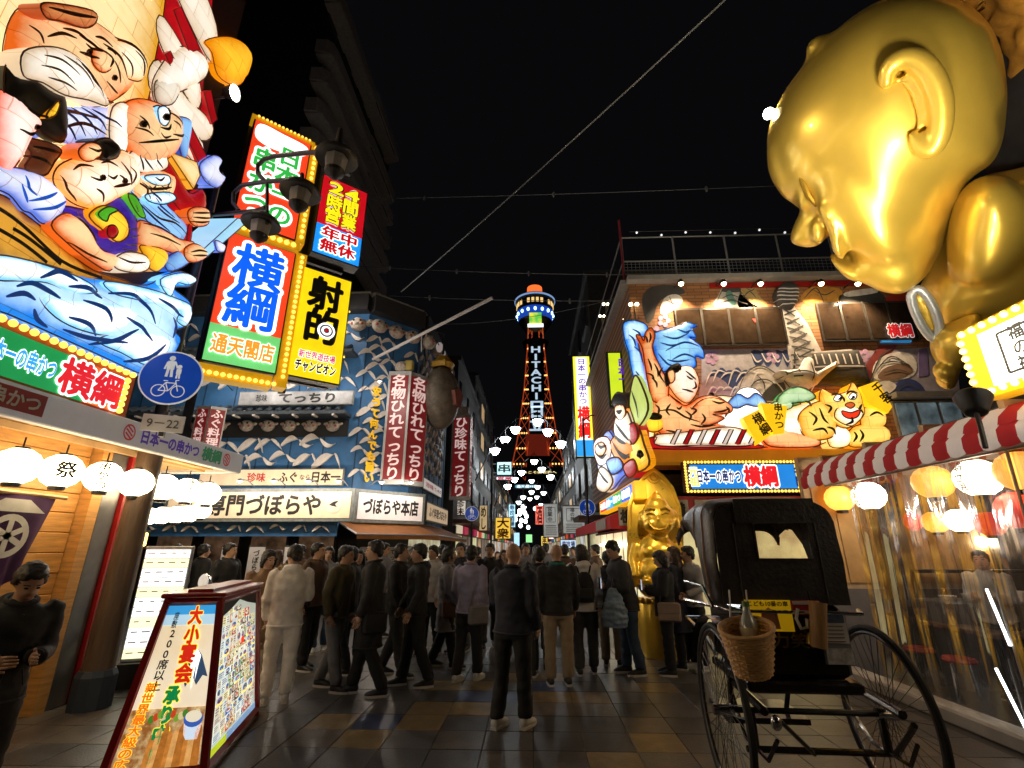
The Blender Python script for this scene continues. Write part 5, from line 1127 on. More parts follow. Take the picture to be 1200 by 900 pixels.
# striped light string under the street side eave
t = thing('light_string', 'row of dim white striped lamps down the street side eave of the blue restaurant', 'string lights')
for k in range(6):
    p = atX(515+3*k, 407+8*k, -3.3); MB().ball(p, (.14, .14, .2), 8, 6).build('lamp', M('dim_lamp', (.5, .42, .4), .5, emit=.2, light=False), t)
MB().tube([atX(513, 401, -3.3), atX(532, 452, -3.3)], .02, 5).build('wire', BLACK, t)
# fluorescent pole leaning out from the roof
t = thing('projecting_pole', 'long pale pole slanting up from the blue wave wall above the maroon sign', 'pole')
MB().tube([atY(437, 421, 14), atY(577, 349, 11.5)], .045, 8, M('pale_pole', (.5, .46, .44), .5)).build('pole', None, t); MB().tube([atY(494, 392, 13), atY(494, 412, 13.6)], .02, 6, GREYM).build('stay', None, t)
# brown awning
aw = thing('shop_awning', 'brown canvas awning over the corner entrance of the blue wave restaurant', 'awning', (-5.2, 14, 0))
A = [zl(F1, -.5, -.1, 2.4), zl(F1, 1.9, -.1, 2.4), zl(F2, 5.4, -.1, 2.4)]; B = [zl(F1, -.3, -1.25, 1.98), zl(F1, 2.3, -1.15, 1.98), zl(F2, 5.4, -1.2, 1.95)]
mb = MB()
for k in range(2): mb.quad(A[k], A[k+1], B[k+1], B[k]); mb.quad(B[k], B[k+1], B[k+1]-Vector((0, 0, .12)), B[k]-Vector((0, 0, .12)))
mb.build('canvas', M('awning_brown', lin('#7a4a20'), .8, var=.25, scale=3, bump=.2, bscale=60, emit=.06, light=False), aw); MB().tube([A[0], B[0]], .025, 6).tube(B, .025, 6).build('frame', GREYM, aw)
# paper banners at the ground floor
NB = M('banner_paper', (.6, .55, .52), .8, var=.06)
for i, (u, w_, tx) in enumerate(((113, 17, 'ふぐ料理'), (269, 17, 'ふぐ料理'), (302, 19, 'づぼらや'), (343, 18, 'てっちり'), (430, 16, 'づぼらや'), (461, 15, 'てっちり'), (486, 15, 'ふぐ料理'))):
    Y = 13.4 if i < 4 else 14.6; a = atY(u, 641, Y); t = thing('paper_banner', '%s white paper banner from the left below the blue wave restaurant signs' % ['first', 'second', 'third', 'fourth', 'fifth', 'sixth', 'seventh'][i], 'banner', (a.x, Y, a.z), 0, 'white banners at the blue wave restaurant'); w = w_*Y/600; h = w*2
    MB().box((0, 0, -h/2), (w, .02, h)).build('paper', NB, t); lettering(t, tx, 0, -h/2, h*.2, INK, y=-.016, vert=True, bold=.02); MB().tube([(-w*.55, 0, .02), (w*.55, 0, .02)], .015, 6).build('rod', BLACK, t)
# dim interior window line below the sign
for k in range(5): 
    f_ = MB().box((-7+1.45*k, .86, 1.2), (1.2, .08, 1.9)).build('shop_window', ZD, zu); MB().box((-7+1.45*k, .80, 1.25), (1.05, .03, 1.6)).build('pane', LIT('dim_interior', (.16, .09, .05), .25, var=.9, scale=2.6, light=False), f_)
zbox(F2, 0.4, 5.4, 0.5, 1.9, -.1, .0, LIT('side_interior', (1, .7, .4), .5, var=.7, scale=1.5, light=False), 'shop_window')

# little sign lamps on arms over the big signboards
for i, u in enumerate((240, 294, 332, 371, 405, 436, 470)):
    fr = F0 if i < 5 else F1; q = LP(fr, u, 571, -.95 if i < 5 else -.55); w_ = Vector(zu.location)+zl(fr, q.x, -1.5 if i < 5 else -1.1, q.y+.1)
    t = thing('sign_lamp', '%s small sign lamp from the left above the black brush lettered signboards' % ords[i].replace('nearest', 'first'), 'lamp', w_, fr.rotation_euler[2], 'sign lamps on the blue wave restaurant')
    MB().tube([(0, .7, -.05), (0, .35, .06), (0, .05, .05)], .014, 6).lathe([(.02, .07), (.05, .05), (.09, -.01)], n=14).build('arm', GREYM, t); MB().ball((0, 0, -.015), .035, 8, 6).build('bulb', LIT('sign_lamp_bulb', (1, .82, .6), 8, light=False), t)
    ld = bpy.data.lights.new('sign_lamp_light', 'POINT'); ld.energy = 20; ld.color = (1, .88, .74); ld.shadow_soft_size = .08; lo = bpy.data.objects.new('sign_lamp_light', ld); COL.objects.link(lo); lo.parent = t; lo.location = (0, -.03, -.08)

# upper row of added lamps, put in to light the wave boards
for i, (u, v) in enumerate(((262, 452), (325, 452), (390, 452), (432, 455), (300, 370), (400, 372))):
    fr = F0 if i != 3 else F1; q = LP(fr, u, v, -.5); w_ = Vector(zu.location)+zl(fr, q.x, -1.15, q.y+.05)
    t = thing('fill_lamp', '%s added lamp on an arm lighting the blue wave boards' % ords[i].replace('nearest', 'first'), 'lamp', w_, fr.rotation_euler[2], 'added lamps on the blue wave restaurant')
    MB().tube([(0, 1.1, -.05), (0, .5, .1), (0, .05, .08)], .014, 6).lathe([(.02, .09), (.05, .07), (.09, .01)], n=14).build('arm', BLACK, t); MB().ball((0, 0, .0), .03, 8, 6).build('bulb', LIT('sign_lamp_bulb', (1, .82, .6), 8, light=False), t)
    ld = bpy.data.lights.new('fill_lamp_light', 'POINT'); ld.energy = 26; ld.color = (1, .93, .84); ld.shadow_soft_size = .08; lo = bpy.data.objects.new('fill_lamp_light', ld); COL.objects.link(lo); lo.parent = t; lo.location = (0, -.05, -.06)
# ================================================================ right corner restaurant
BX, BY = 2.42, 10.2
rb = thing('mural_restaurant', 'two storey corner restaurant on the right with brown brick wall and painted murals', 'building', (BX, BY, 0))
def brick_mat():
    m = bpy.data.materials.new('brown_brick'); m.use_nodes = True; nt = m.node_tree; N = nt.nodes; L = nt.links; b = N['Principled BSDF']
    tc = N.new('ShaderNodeTexCoord'); mp = N.new('ShaderNodeMapping'); mp.inputs['Rotation'].default_value = (pi/2, 0, 0); L.new(tc.outputs['Object'], mp.inputs[0])
    br = N.new('ShaderNodeTexBrick'); br.inputs['Scale'].default_value = 1; br.inputs['Brick Width'].default_value = .34; br.inputs['Row Height'].default_value = .085; br.inputs['Mortar Size'].default_value = .008
    br.inputs['Color1'].default_value = (.36, .17, .07, 1); br.inputs['Color2'].default_value = (.26, .11, .045, 1); br.inputs['Mortar'].default_value = (.1, .06, .04, 1)
    L.new(mp.outputs[0], br.inputs['Vector']); L.new(br.outputs['Color'], b.inputs['Base Color']); b.inputs['Roughness'].default_value = .75
    bp = N.new('ShaderNodeBump'); bp.inputs['Strength'].default_value = .5; L.new(br.outputs['Fac'], bp.inputs['Height']); bp.invert = True; L.new(bp.outputs[0], b.inputs['Normal']); return m
BRK = brick_mat()
rv = lambda v: LP(rb, 850, v).y
rx = lambda u, v=450: LP(rb, u, v).x
RT = rv(331)
MB().box((3.3, 4.4, (3.1+RT)/2), (6.6, 8.8, RT-3.1)).build('wall', BRK, rb)
OCH = M('ochre_panel', lin('#c98a1e'), .5, var=.15, scale=2, emit=.1, light=False)
MB().box((3.3, 4.3, 3.05), (6.56, 8.6, .3)).build('floor_slab', ZD, rb)
MB().box((3.3, -.1, RT+.06), (6.7, .25, .12)).box((-.08, 4.4, RT+.06), (.2, 8.8, .12)).build('parapet', M('parapet_grey', (.3, .29, .28), .7), rb)
MB().box((4.2, -.03, RT-.1), (4.6, .05, .12)).build('red_stripe', RED, rb)
# window strips
WF = M('win_frame', (.035, .033, .033), .4)
for u0, v0, u1, v1, n in ((789, 362, 914, 406, 4), (954, 358, 1064, 403, 4)):
    x0, x1 = rx(u0, v0), rx(u1, v0); z1, z0 = rv(v0), rv(v1)
    f = MB().box(((x0+x1)/2, -.02, (z0+z1)/2), (x1-x0, .1, z1-z0)).build('window', WF, rb)
    for k in range(n):
        w = (x1-x0)/n; MB().box((x0+w*(k+.5), -.065, (z0+z1)/2), (w-.07, .03, z1-z0-.1)).build('pane', M('brown_glass', (.03, .02, .014), .12, var=.3), f)
        MB().box((x0+w*(k+1)-.02, -.085, (z0+z1)/2), (.03, .02, z1-z0)).build('mullion', WF, f)
MB().prism([(rx(893), rv(376)), (rx(898), rv(376)), (rx(895.5), rv(381))], -.09, -.084, M('red_tri', (.6, .04, .03), .5, emit=.3, light=False)).build('escape_mark', None, rb)
# lower right dim windows and ledge
x0, x1 = rx(1042, 470), rx(1120, 470)
MB().box(((x0+x1)/2, -.1, rv(468)), (x1-x0, .3, .12)).build('ledge', GREYM, rb)
f = MB().box(((x0+x1)/2, -.02, (rv(473)+rv(522))/2), (x1-x0, .1, rv(473)-rv(522))).build('window', GREYM, rb)
for k in range(3):
    w = (x1-x0)/3; MB().box((x0+w*(k+.5), -.075, (rv(473)+rv(522))/2), (w-.08, .03, rv(473)-rv(522)-.1)).build('pane', LIT('dim_glass', (.1, .14, .16), .55, var=.8, scale=2.4, light=False), f)
# painted mural cut-outs on the wall
mu = Relief(rb)
def P_(n, c, e=.0): return M('mural_'+n, c, .7, var=.25, scale=7, emit=e, light=False)
G1, G2, G3 = P_('grey', (.42, .41, .42)), P_('dark', (.05, .05, .055)), P_('pale', (.68, .66, .68))
def mur(n, pts, m, b=.0, curve=True): return mu.shape(n, pts, m, .0, .012+b, curve=curve, sub=3)
mur('mural_panel', [(822, 410), (935, 408), (940, 470), (822, 472)], P_('lavender', (.36, .36, .44)), .0, False)
mur('mural_panel', [(1010, 412), (1120, 405), (1125, 468), (1000, 470)], P_('violet', (.32, .3, .4)), .0, False)
mur('mural_panel', [(1030, 405), (1052, 404), (1000, 470), (984, 470)], P_('maroon', (.2, .03, .03)), .004, False)
for k in range(7):
    u = 826+9*k; mur('mural_wave', [(u, 470), (u+2, 450-4*(k % 3)), (u+9, 434-3*(k % 2)), (u+16, 436), (u+12, 444), (u+14, 456), (u+12, 470)], P_('navy', (.025, .05, .17)), .004+.001*k)
for k in range(5): mur('mural_wave', [(880+12*k, 412), (892+12*k, 412), (895+10*k, 424), (886+12*k, 430)], P_('navy', (.025, .05, .17)), .004+.001*k)
mur('mural_cloud', [(862, 470), (872, 440), (890, 428), (912, 440), (926, 455), (936, 470)], P_('snow', (.55, .53, .55)), .012)
mur('mural_hill', [(822, 450), (835, 441), (850, 448), (860, 462), (858, 472), (822, 472)], P_('mauve', (.35, .27, .33)), .012)
mur('mural_dome', [(838, 360), (842, 346), (848, 336), (862, 335), (868, 345), (882, 356), (886, 361)], G1); mur('mural_roof', [(846, 342), (850, 335), (862, 334), (868, 342)], G2, .006)
mur('mural_portrait', [(866, 361), (868, 340), (874, 331), (884, 332), (888, 345), (900, 361)], P_('sepia', (.34, .24, .1))); mur('mural_bottle', [(850, 345), (856, 341), (862, 355), (857, 358)], P_('teal', (.1, .25, .25)), .008)
mur('mural_pine', [(752, 352), (760, 338), (776, 334), (796, 336), (802, 344), (780, 348), (770, 358), (766, 372), (758, 378)], G2); mur('mural_bird', [(778, 350), (792, 345), (800, 352), (790, 364), (774, 368)], G3, .006)
mur('mural_fan', [(938, 352), (952, 336), (982, 338), (986, 348), (966, 362)], P_('amber', (.5, .24, .04)), .004); mur('mural_train', [(984, 346), (1010, 340), (1030, 342), (1036, 356), (990, 357)], G2, .004); mur('mural_train', [(990, 343), (1020, 338), (1028, 343), (994, 348)], G3, .008)
mur('mural_burst', [(1036, 352), (1050, 340), (1066, 342), (1064, 358), (1044, 357)], P_('burst', (.55, .05, .03)), .004)
for u, v in ((778, 376), (768, 390), (834, 420), (838, 460), (905, 418), (1012, 417)):
    for q in range(5): a = 2*pi*q/5; mur('mural_petal', [(u+5*cos(a)+3*cos(a+k*pi/3), v+5*sin(a)+3*sin(a+k*pi/3)) for k in range(6)], P_('petal', (.42, .26, .46)), .01+.001*q)
# the mural's tower
mu.shape('mural_tower_shaft', [(912, 362), (926, 358), (944, 380), (964, 420), (978, 452), (932, 452), (920, 400)], G1, .12, .12, curve=False); mu.shape('mural_tower_head', [(905, 350), (908, 340), (918, 334), (930, 338), (932, 352), (924, 366), (912, 362)], G2, .3, .2)
mu.ink('mural_lattice', [[(914+2.6*k, 364+11*k), (928+5.6*k, 374+10*k)] for k in range(8)]+[[(930+4*k, 366+9.2*k), (916+3*k, 372+10*k)] for k in range(8)], .05, G2, taper=False); mu.ink('mural_stripe', [[(906, 343+4*k), (918, 346+4*k), (931, 344+4*k)] for k in range(5)], .045, G3, taper=False)
mu.shape('mural_hall', [(945, 416), (1002, 412), (1012, 436), (1016, 452), (950, 454)], G2, .1, .2, curve=False); mu.ink('mural_column', [[(950+8*k, 418), (953+8*k, 430)] for k in range(7)]+[[(946, 416), (1002, 412)], [(950, 433), (1010, 432)]], .045, G3, taper=False)
mu.shape('mural_swordfish', [(905, 440), (930, 436), (938, 424), (946, 426), (950, 440), (972, 428), (974, 432), (958, 446), (948, 456), (936, 452)], G3, .2, .4)
mur('mural_frame', [(884, 470), (905, 450), (918, 448), (926, 470)], G2, .024, False); mu.ink('mural_line', [[(886, 470), (906, 448), (924, 470)], [(926, 470), (940, 448), (954, 470)]], .045, G3, taper=False)
mur('mural_bowl', [(1022, 440), (1026, 424), (1044, 414), (1064, 414), (1074, 426), (1070, 440), (1050, 446), (1030, 446)], G3, .01); mur('mural_meat', [(1028, 440), (1040, 430), (1062, 426), (1068, 436), (1052, 444), (1034, 446)], P_('meat', (.2, .12, .08)), .02)
mur('mural_table', [(1040, 458), (1060, 444), (1078, 450), (1084, 468), (1040, 469)], P_('navy2', (.03, .05, .2)), .012); mur('mural_fish', [(1022, 456), (1036, 446), (1050, 452), (1040, 462), (1026, 462)], G3, .02); mur('mural_stack', [(1076, 410), (1086, 408), (1088, 440), (1076, 442)], P_('violet2', (.18, .14, .36)), .012, False)
mur('mural_poster', [(1029, 398), (1034, 384), (1062, 374), (1066, 402), (1032, 402)], LIT('poster_blue', lin('#2f86c8'), .45, light=False), .1, False); 
a = LP(rb, 1050, 390); lettering(rb, '横綱', a.x, a.y, .32, LIT('poster_red2', lin('#b31a20'), .6, light=False), y=-.125, w=.55, bold=.04, edge=(LIT('poster_w', (.8, .8, .8), .5, light=False), .05))
mu.ink('mural_foam', [[(826+9*k, 452-4*(k % 3)), (832+9*k, 438-3*(k % 2)), (841+9*k, 437)] for k in range(7)]+[[(828+9*k, 464-3*(k % 3)), (834+9*k, 454), (840+9*k, 456)] for k in range(7)]+[[(880+12*k, 414), (886+12*k, 424), (892+11*k, 422)] for k in range(5)], .035, G3)
mu.ink('mural_outline', [[(862, 468), (872, 441), (890, 429), (912, 441), (926, 456), (935, 468)], [(872, 468), (884, 448), (900, 446), (914, 458)], [(886, 440), (894, 448), (896, 460)], [(838, 359), (848, 338), (862, 337), (872, 348), (884, 359)], [(846, 350), (856, 346), (868, 350)], [(842, 356), (858, 352), (876, 357)], [(870, 350), (878, 342), (886, 350)], [(874, 338), (880, 341), (884, 338)], [(780, 352), (790, 356), (798, 352)], [(784, 348), (790, 362), (786, 366)], [(942, 350), (956, 338), (966, 358)], [(952, 340), (966, 346), (978, 340)], [(1024, 438), (1044, 418), (1070, 434)], [(1030, 428), (1046, 424), (1064, 428)], [(1034, 438), (1050, 434), (1066, 438)], [(1044, 462), (1062, 450), (1080, 462)], [(1012, 466), (1030, 420), (1046, 408)], [(908, 446), (930, 440), (950, 446)], [(940, 430), (944, 442), (942, 452)]], .03, G2)
mu.ink('mural_letter', [[(924, 418), (932, 418)], [(928, 412), (928, 428)], [(924, 424), (932, 424)], [(926, 434), (931, 434)], [(928, 430), (928, 442)], [(922, 446), (932, 446)], [(1006, 424), (1010, 424)], [(1008, 420), (1008, 432)]], .05, G2, taper=False)
# small spotlights over the mural
for i, u in enumerate((798, 848, 891, 962, 1005)):
    a = LP(rb, u, 331, -.45); t = thing('wall_spotlight', '%s small warm spotlight from the left lighting the mural below the roof rail' % ['first', 'second', 'third', 'fourth', 'fifth'][i], 'spotlight', (BX+a.x, BY-.45, a.y), 0, 'spotlights over the mural')
    MB().tube([(0, .5, .12), (0, .1, .12), (0, .02, .06)], .015, 6).lathe([(.03, .08), (.06, .03), (.07, -.02)], n=12).build('arm', BLACK, t); MB().ball((0, 0, -.03), .055, 10, 8).build('bulb', LIT('spot_bulb', (1, .75, .4), 14, light=False), t)
    ld = bpy.data.lights.new('spotlight_beam', 'SPOT'); ld.energy = 130; ld.spot_size = radians(110); ld.spot_blend = .8; ld.color = (1, .7, .38); ld.shadow_soft_size = .05
    lo = bpy.data.objects.new('spotlight_beam', ld); COL.objects.link(lo); lo.parent = t; lo.location = (0, 0, -.1); lo.rotation_euler = (radians(28), 0, 0)
# roof rail
fe = thing('roof_railing', 'thin steel pipe railing along the roof of the mural restaurant', 'railing', (BX, BY+.35, 0))
za, zb_, zc = LP(fe, 860, 276).y, LP(fe, 860, 304).y, LP(fe, 860, 328).y; RAIL = M('rail_steel', (.22, .22, .23), .5, .3)
MB().tube([(0, 0, za), (6.6, 0, za)], .02, 6).tube([(0, 0, zb_), (6.6, 0, zb_)], .02, 6).tube([(0, 0, za), (0, 8, za)], .02, 6).tube([(0, 0, zb_), (0, 8, zb_)], .02, 6).build('rail', RAIL, fe)
for k in range(6): MB().tube([(1.3*k, 0, RT), (1.3*k, 0, za)], .025, 6).build('post', RAIL, fe)
MB().tube([(0, 0, RT), (-.02, 0, za+.55)], .03, 6, M('mast_red', (.2, .02, .03), .5)).build('corner_mast', None, fe)
mb = MB()
for k in range(66): mb.tube([(.1*k, 0, zb_-.35), (.1*k, 0, zb_)], .004, 4)
for k in range(4): mb.tube([(0, 0, zb_-.35+.09*k), (6.6, 0, zb_-.35+.09*k)], .004, 4)
mb.build('mesh_panel', RAIL, fe)
t = thing('bulb_string', 'string of small festoon bulbs hung between the roof rail posts', 'string lights', (BX, BY+.3, 0))
for k in range(10): MB().ball((.4+.62*k, 0, za+.12-.1*sin(k*1.3)**2), .03, 8, 6).build('bulb', LIT('small_bulb', (.9, .9, .95), .8, light=False), t)
MB().tube([(.2+.62*k, 0, za+.15) for k in range(11)], .006, 4, BLACK).build('wire', None, t)

# ---------------------------------------------------------------- lit wrestler and tiger relief
wr = thing('lantern_relief', 'lit paper relief of a wrestler and a roaring tiger on the right restaurant', 'sign', (BX, BY-.42, 0))
a, b = LP(wr, 765, 526), LP(wr, 1040, 526)
W_ = Relief(wr, .6, .013, M('relief_wire', (.05, .02, .012), .6))
MB().box(((a.x+b.x)/2, .2, (LP(wr, 850, 527).y+LP(wr, 850, 541).y)/2), (b.x-a.x, .44, LP(wr, 850, 527).y-LP(wr, 850, 541).y)).build('ledge', OCH, wr)
S_ = W_.shape
S_('sea', [(830, 468), (850, 464), (880, 470), (920, 475), (960, 490), (950, 520), (860, 522), (835, 500)], PAPER('relief_mist', '#e8c898', '#fffbf0', 1.1), .1, .02)
S_('mountain', [(838, 502), (852, 478), (866, 457), (884, 456), (898, 472), (912, 498)], L_WHITE, .12, .04); S_('mountain_cap', [(850, 476), (862, 463), (874, 468), (884, 462), (896, 474), (884, 478), (872, 476), (862, 480)], PBLU, .04, .15)
S_('blue_wave', [(730, 380), (742, 376), (757, 381), (759, 392), (748, 399), (752, 420), (760, 446), (766, 468), (752, 472), (744, 450), (738, 425), (736, 412), (732, 400)], PSKY, .12, .03)
S_('blue_wave', [(764, 393), (780, 386), (795, 382), (804, 378), (817, 382), (811, 386), (816, 396), (808, 396), (821, 406), (825, 420), (815, 418), (815, 430), (802, 434), (788, 432), (776, 436), (770, 425), (765, 408)], PAPER('wrestler_wave', '#0f6ae0', '#9adcff', 1.), .22, .03)
S_('white_cloth', [(748, 470), (762, 466), (768, 484), (764, 520), (752, 522), (750, 496)], PAPER('relief_cloth', '#d8c860', '#fdf8d0', 1.), .1, .03)
WSK = PAPER('wrestler_skin', '#d2561a', '#ffc98a', .95)
S_('torso', [(764, 466), (778, 460), (790, 468), (803, 476), (820, 466), (838, 465), (853, 474), (856, 484), (842, 490), (836, 496), (862, 499), (852, 506), (822, 507), (800, 512), (784, 514), (772, 507), (764, 492)], WSK, .3, .06)
S_('raised_arm', [(744, 396), (749, 396), (753, 402), (755, 392), (762, 387), (766, 396), (763, 410), (768, 424), (776, 440), (782, 458), (778, 472), (764, 472), (758, 452), (754, 428), (751, 410)], WSK, .16, .2)
S_('bent_arm', [(808, 482), (822, 470), (840, 470), (854, 478), (852, 486), (832, 488), (846, 492), (828, 500), (808, 496)], WSK, .14, .24)
S_('face', [(783, 440), (795, 433), (808, 434), (815, 446), (815, 458), (809, 470), (802, 475), (792, 470), (784, 460), (779, 450)], PAPER('wrestler_face', '#ee8a48', '#fff2e0', 1.1), .24, .28)
S_('hair', [(776, 446), (780, 436), (790, 431), (794, 436), (790, 443), (784, 441), (782, 452), (778, 456)], PBLK, .08, .42); S_('ear', [(778, 442), (785, 440), (786, 450), (781, 454)], WSK, .06, .48)
WI = M('wrestler_ink', (.09, .02, .01), .6)
W_.ink('ink_line', [[(759, 394), (760, 400), (758, 406)], [(754, 396), (756, 402), (756, 406)], [(783, 476), (778, 484), (782, 490)], [(800, 484), (806, 490), (804, 496)], [(846, 480), (850, 484), (848, 490)], [(806, 500), (820, 502), (836, 500)], [(756, 440), (762, 444), (764, 450)], [(764, 430), (768, 438), (768, 446)], [(798, 440), (805, 446), (811, 450)], [(799, 446), (803, 449), (807, 450)], [(809, 452), (811, 458), (806, 461)], [(794, 461), (802, 463), (808, 464)], [(784, 466), (792, 472), (800, 475)], [(768, 484), (786, 484), (800, 492), (816, 497)], [(797, 478), (793, 482), (790, 480)], [(757, 424), (760, 432), (761, 438)], [(761, 446), (766, 452), (767, 458)], [(830, 473), (838, 476), (846, 474)], [(832, 486), (842, 485), (850, 482)], [(818, 488), (822, 494), (818, 500)], [(778, 506), (786, 508), (792, 509)], [(766, 476), (770, 482), (768, 492)], [(806, 480), (812, 484), (806, 490)], [(776, 432), (770, 442), (776, 452)]], .045, WI)
W_.ink('fold_line', [[(772, 404), (784, 408), (796, 406)], [(792, 388), (802, 392), (812, 386)], [(780, 424), (792, 426), (806, 424)], [(770, 416), (780, 428), (790, 430)], [(736, 394), (742, 400), (744, 408)], [(744, 436), (750, 446), (752, 456)], [(775, 396), (790, 400), (806, 392)], [(778, 414), (800, 404), (818, 408)], [(740, 388), (748, 392), (752, 400)], [(742, 408), (750, 414), (752, 424)], [(786, 424), (800, 418), (816, 422)]], .045, LIT('wave_ink', lin('#0b3f86'), .5))
S_('rope', [(766, 512), (790, 509), (820, 506), (848, 502), (870, 506), (884, 518), (870, 524), (820, 523), (770, 524)], PWHITE, .12, .2)
for k in range(7): S_('rope_stripe', [(782+15*k, 522), (790+15*k, 506), (795+15*k, 506), (787+15*k, 523)], PRED if k % 2 else LIT('rope_grey', lin('#d9c4b8'), .9), .02, .33, curve=False)
S_('red_cushion', [(758, 516), (768, 514), (772, 524), (860, 525), (880, 522), (884, 527), (760, 527)], PRED, .06, .22)
S_('golden_bell', [(756, 494), (762, 488), (770, 488), (776, 496), (774, 504), (764, 508), (756, 504)], PGOLD, .12, .2); S_('bell_spots', [(758, 490), (764, 487), (772, 490), (770, 494), (760, 494)], PBLK, .02, .34)
TIG = PAPER('tiger_yellow', '#e08c06', '#ffe070', 1.)
S_('tiger_tail', [(940, 462), (950, 470), (944, 480), (936, 474)], TIG, .06, .1)
S_('pine_branch', [(908, 470), (916, 460), (928, 455), (942, 457), (953, 466), (944, 472), (926, 474), (912, 478)], PAPER('pine_green', '#157a40', '#c8ecc0', .9), .08, .14); S_('pine_branch', [(900, 476), (912, 470), (926, 472), (924, 480), (908, 482)], PAPER('pine_green', '#157a40', '#c8ecc0', .9), .06, .12)
S_('tiger_body', [(904, 496), (916, 482), (938, 474), (956, 468), (968, 482), (974, 506), (958, 522), (906, 523)], PAPER('tiger_white', '#f2c46a', '#fffdf0', 1.15), .26, .08)
S_('bare_leg', [(890, 512), (906, 504), (930, 508), (948, 512), (956, 518), (950, 525), (900, 525)], WSK, .12, .24)
S_('tiger_back', [(930, 490), (946, 476), (962, 474), (972, 490), (972, 512), (950, 518), (934, 510)], TIG, .14, .3)
S_('tiger_paw', [(990, 508), (1004, 499), (1030, 500), (1038, 508), (1036, 519), (1004, 525), (990, 522)], TIG, .2, .16); S_('tiger_paw', [(1006, 482), (1020, 478), (1032, 484), (1034, 498), (1022, 504), (1006, 502)], TIG, .16, .16)
S_('tiger_leg', [(966, 500), (984, 502), (992, 512), (988, 524), (968, 524)], PAPER('tiger_white', '#f2c46a', '#fffdf0', 1.15), .16, .2)
S_('tiger_head', [(954, 468), (958, 459), (970, 465), (986, 462), (992, 452), (1000, 462), (1004, 476), (1006, 487), (998, 497), (988, 503), (978, 503), (966, 494), (957, 482)], TIG, .26, .3)
S_('tiger_muzzle', [(970, 484), (980, 480), (992, 482), (1000, 490), (990, 502), (980, 502), (968, 494)], PAPER('tiger_white', '#f2c46a', '#fffdf0', 1.15), .1, .5); S_('tiger_mouth', [(974, 487), (984, 489), (994, 486), (992, 493), (984, 496), (976, 493)], L_RED, .03, .6)
for u, v in ((970, 472), (987, 470)): S_('tiger_eye', [(u-4, v), (u, v-4), (u+5, v-2), (u+3, v+3), (u-3, v+3)], L_WHITE, .03, .54)
S_('tiger_nose', [(978, 480), (984, 477), (989, 480), (984, 484)], LIT('tiger_nose', lin('#d8602a'), .9), .04, .58)
W_.ink('tiger_stripe', [[(972, 471), (974, 472), (970, 474)], [(986, 470), (988, 471), (985, 473)], [(964, 468), (972, 466), (978, 468)], [(982, 467), (988, 463), (994, 466)], [(958, 478), (964, 482), (962, 488)], [(1000, 478), (996, 484), (1000, 490)], [(976, 466), (978, 472), (978, 476)], [(984, 494), (986, 499), (980, 502)], [(940, 486), (948, 494), (944, 502)], [(952, 482), (956, 494), (962, 500)], [(960, 504), (968, 506), (972, 512)], [(944, 508), (956, 506), (962, 512)], [(994, 508), (996, 514), (993, 520)], [(1000, 506), (1003, 513), (1000, 520)], [(940, 472), (945, 474), (943, 480)], [(1012, 490), (1020, 486), (1028, 490)]], .05, PBLK)
TAG = LIT('tag_yellow', lin('#f5bf1a'), 1.)
for pts, s, u, v, rot in (([(864, 493), (882, 484), (899, 511), (881, 524)], '横綱', 881, 503, -.45), ([(885, 476), (915, 480), (911, 511), (896, 513)], '串かつ', 900, 494, .1), ([(998, 458), (1018, 451), (1035, 481), (1030, 488), (1008, 478)], '千客', 1016, 468, -.5)):
    S_('name_tag', pts, TAG, .0, .44, .4, curve=False); q = LP(wr, u, v); lettering(wr, s, q.x, q.y, .22 if len(s) == 2 else .17, PBLK, y=-.455, vert=True, bold=.03, rot=-rot)

# ---------------------------------------------------------------- long lit signboard under the relief
sb = thing('bulb_sign', 'long lit signboard edged with yellow bulbs under the wrestler relief', 'sign', (BX, BY-.5, 0))
a, b = LP(sb, 800, 540), LP(sb, 985, 577); 
MB().box(((a.x+b.x)/2, .1, (a.y+b.y)/2), (b.x-a.x, .18, a.y-b.y), ch=.02).build('case', M('case_dark', (.05, .03, .02), .5), sb)
def fr_(u0, u1, m, n='face'): p, q = LP(sb, u0, 544.5).x, LP(sb, u1, 544.5).x; MB().box(((p+q)/2, .0, (a.y+b.y)/2), (q-p, .02, (a.y-b.y)*.74)).build(n, m, sb); return (p+q)/2, q-p
zc = (a.y+b.y)/2; hh = (a.y-b.y)*.74
fr_(808, 930, LIT('board_blue', lin('#1d7fd8'), .95), 'blue_face'); fr_(930.4, 946, L_YEL, 'yellow_face'); fr_(946.4, 978, L_DRED, 'red_face')
p, q = LP(sb, 817, 560).x, LP(sb, 868, 560).x; lettering(sb, '日本一の串かつ', (p+q)/2, zc, hh*.55, LIT('board_navy', lin('#15306e'), .8), y=-.025, w=q-p, bold=.04, edge=(L_WHITE, .07))
p, q = LP(sb, 871, 560).x, LP(sb, 911, 560).x; lettering(sb, '横綱', (p+q)/2, zc, hh*.85, LIT('sign_red', lin('#d81c28'), 1.), y=-.025, w=q-p, bold=.05, edge=(L_WHITE, .07))
lettering(sb, '名門', LP(sb, 937, 560).x, zc, hh*.42, LIT('board_navy', lin('#15306e'), .8), y=-.025, vert=True, bold=.04)
lettering(sb, '日', LP(sb, 960, 560).x, zc, hh*.5, L_GRN, y=-.025, bold=.05, edge=(L_WHITE, .08)); lettering(sb, '元祖', LP(sb, 813, 560).x, zc, hh*.4, L_YEL, y=-.025, vert=True, bold=.03, edge=(L_WHITE, .04)); lettering(sb, '名物', LP(sb, 951.5, 560).x, zc, hh*.4, L_YEL, y=-.025, vert=True, bold=.03, edge=(L_WHITE, .04))
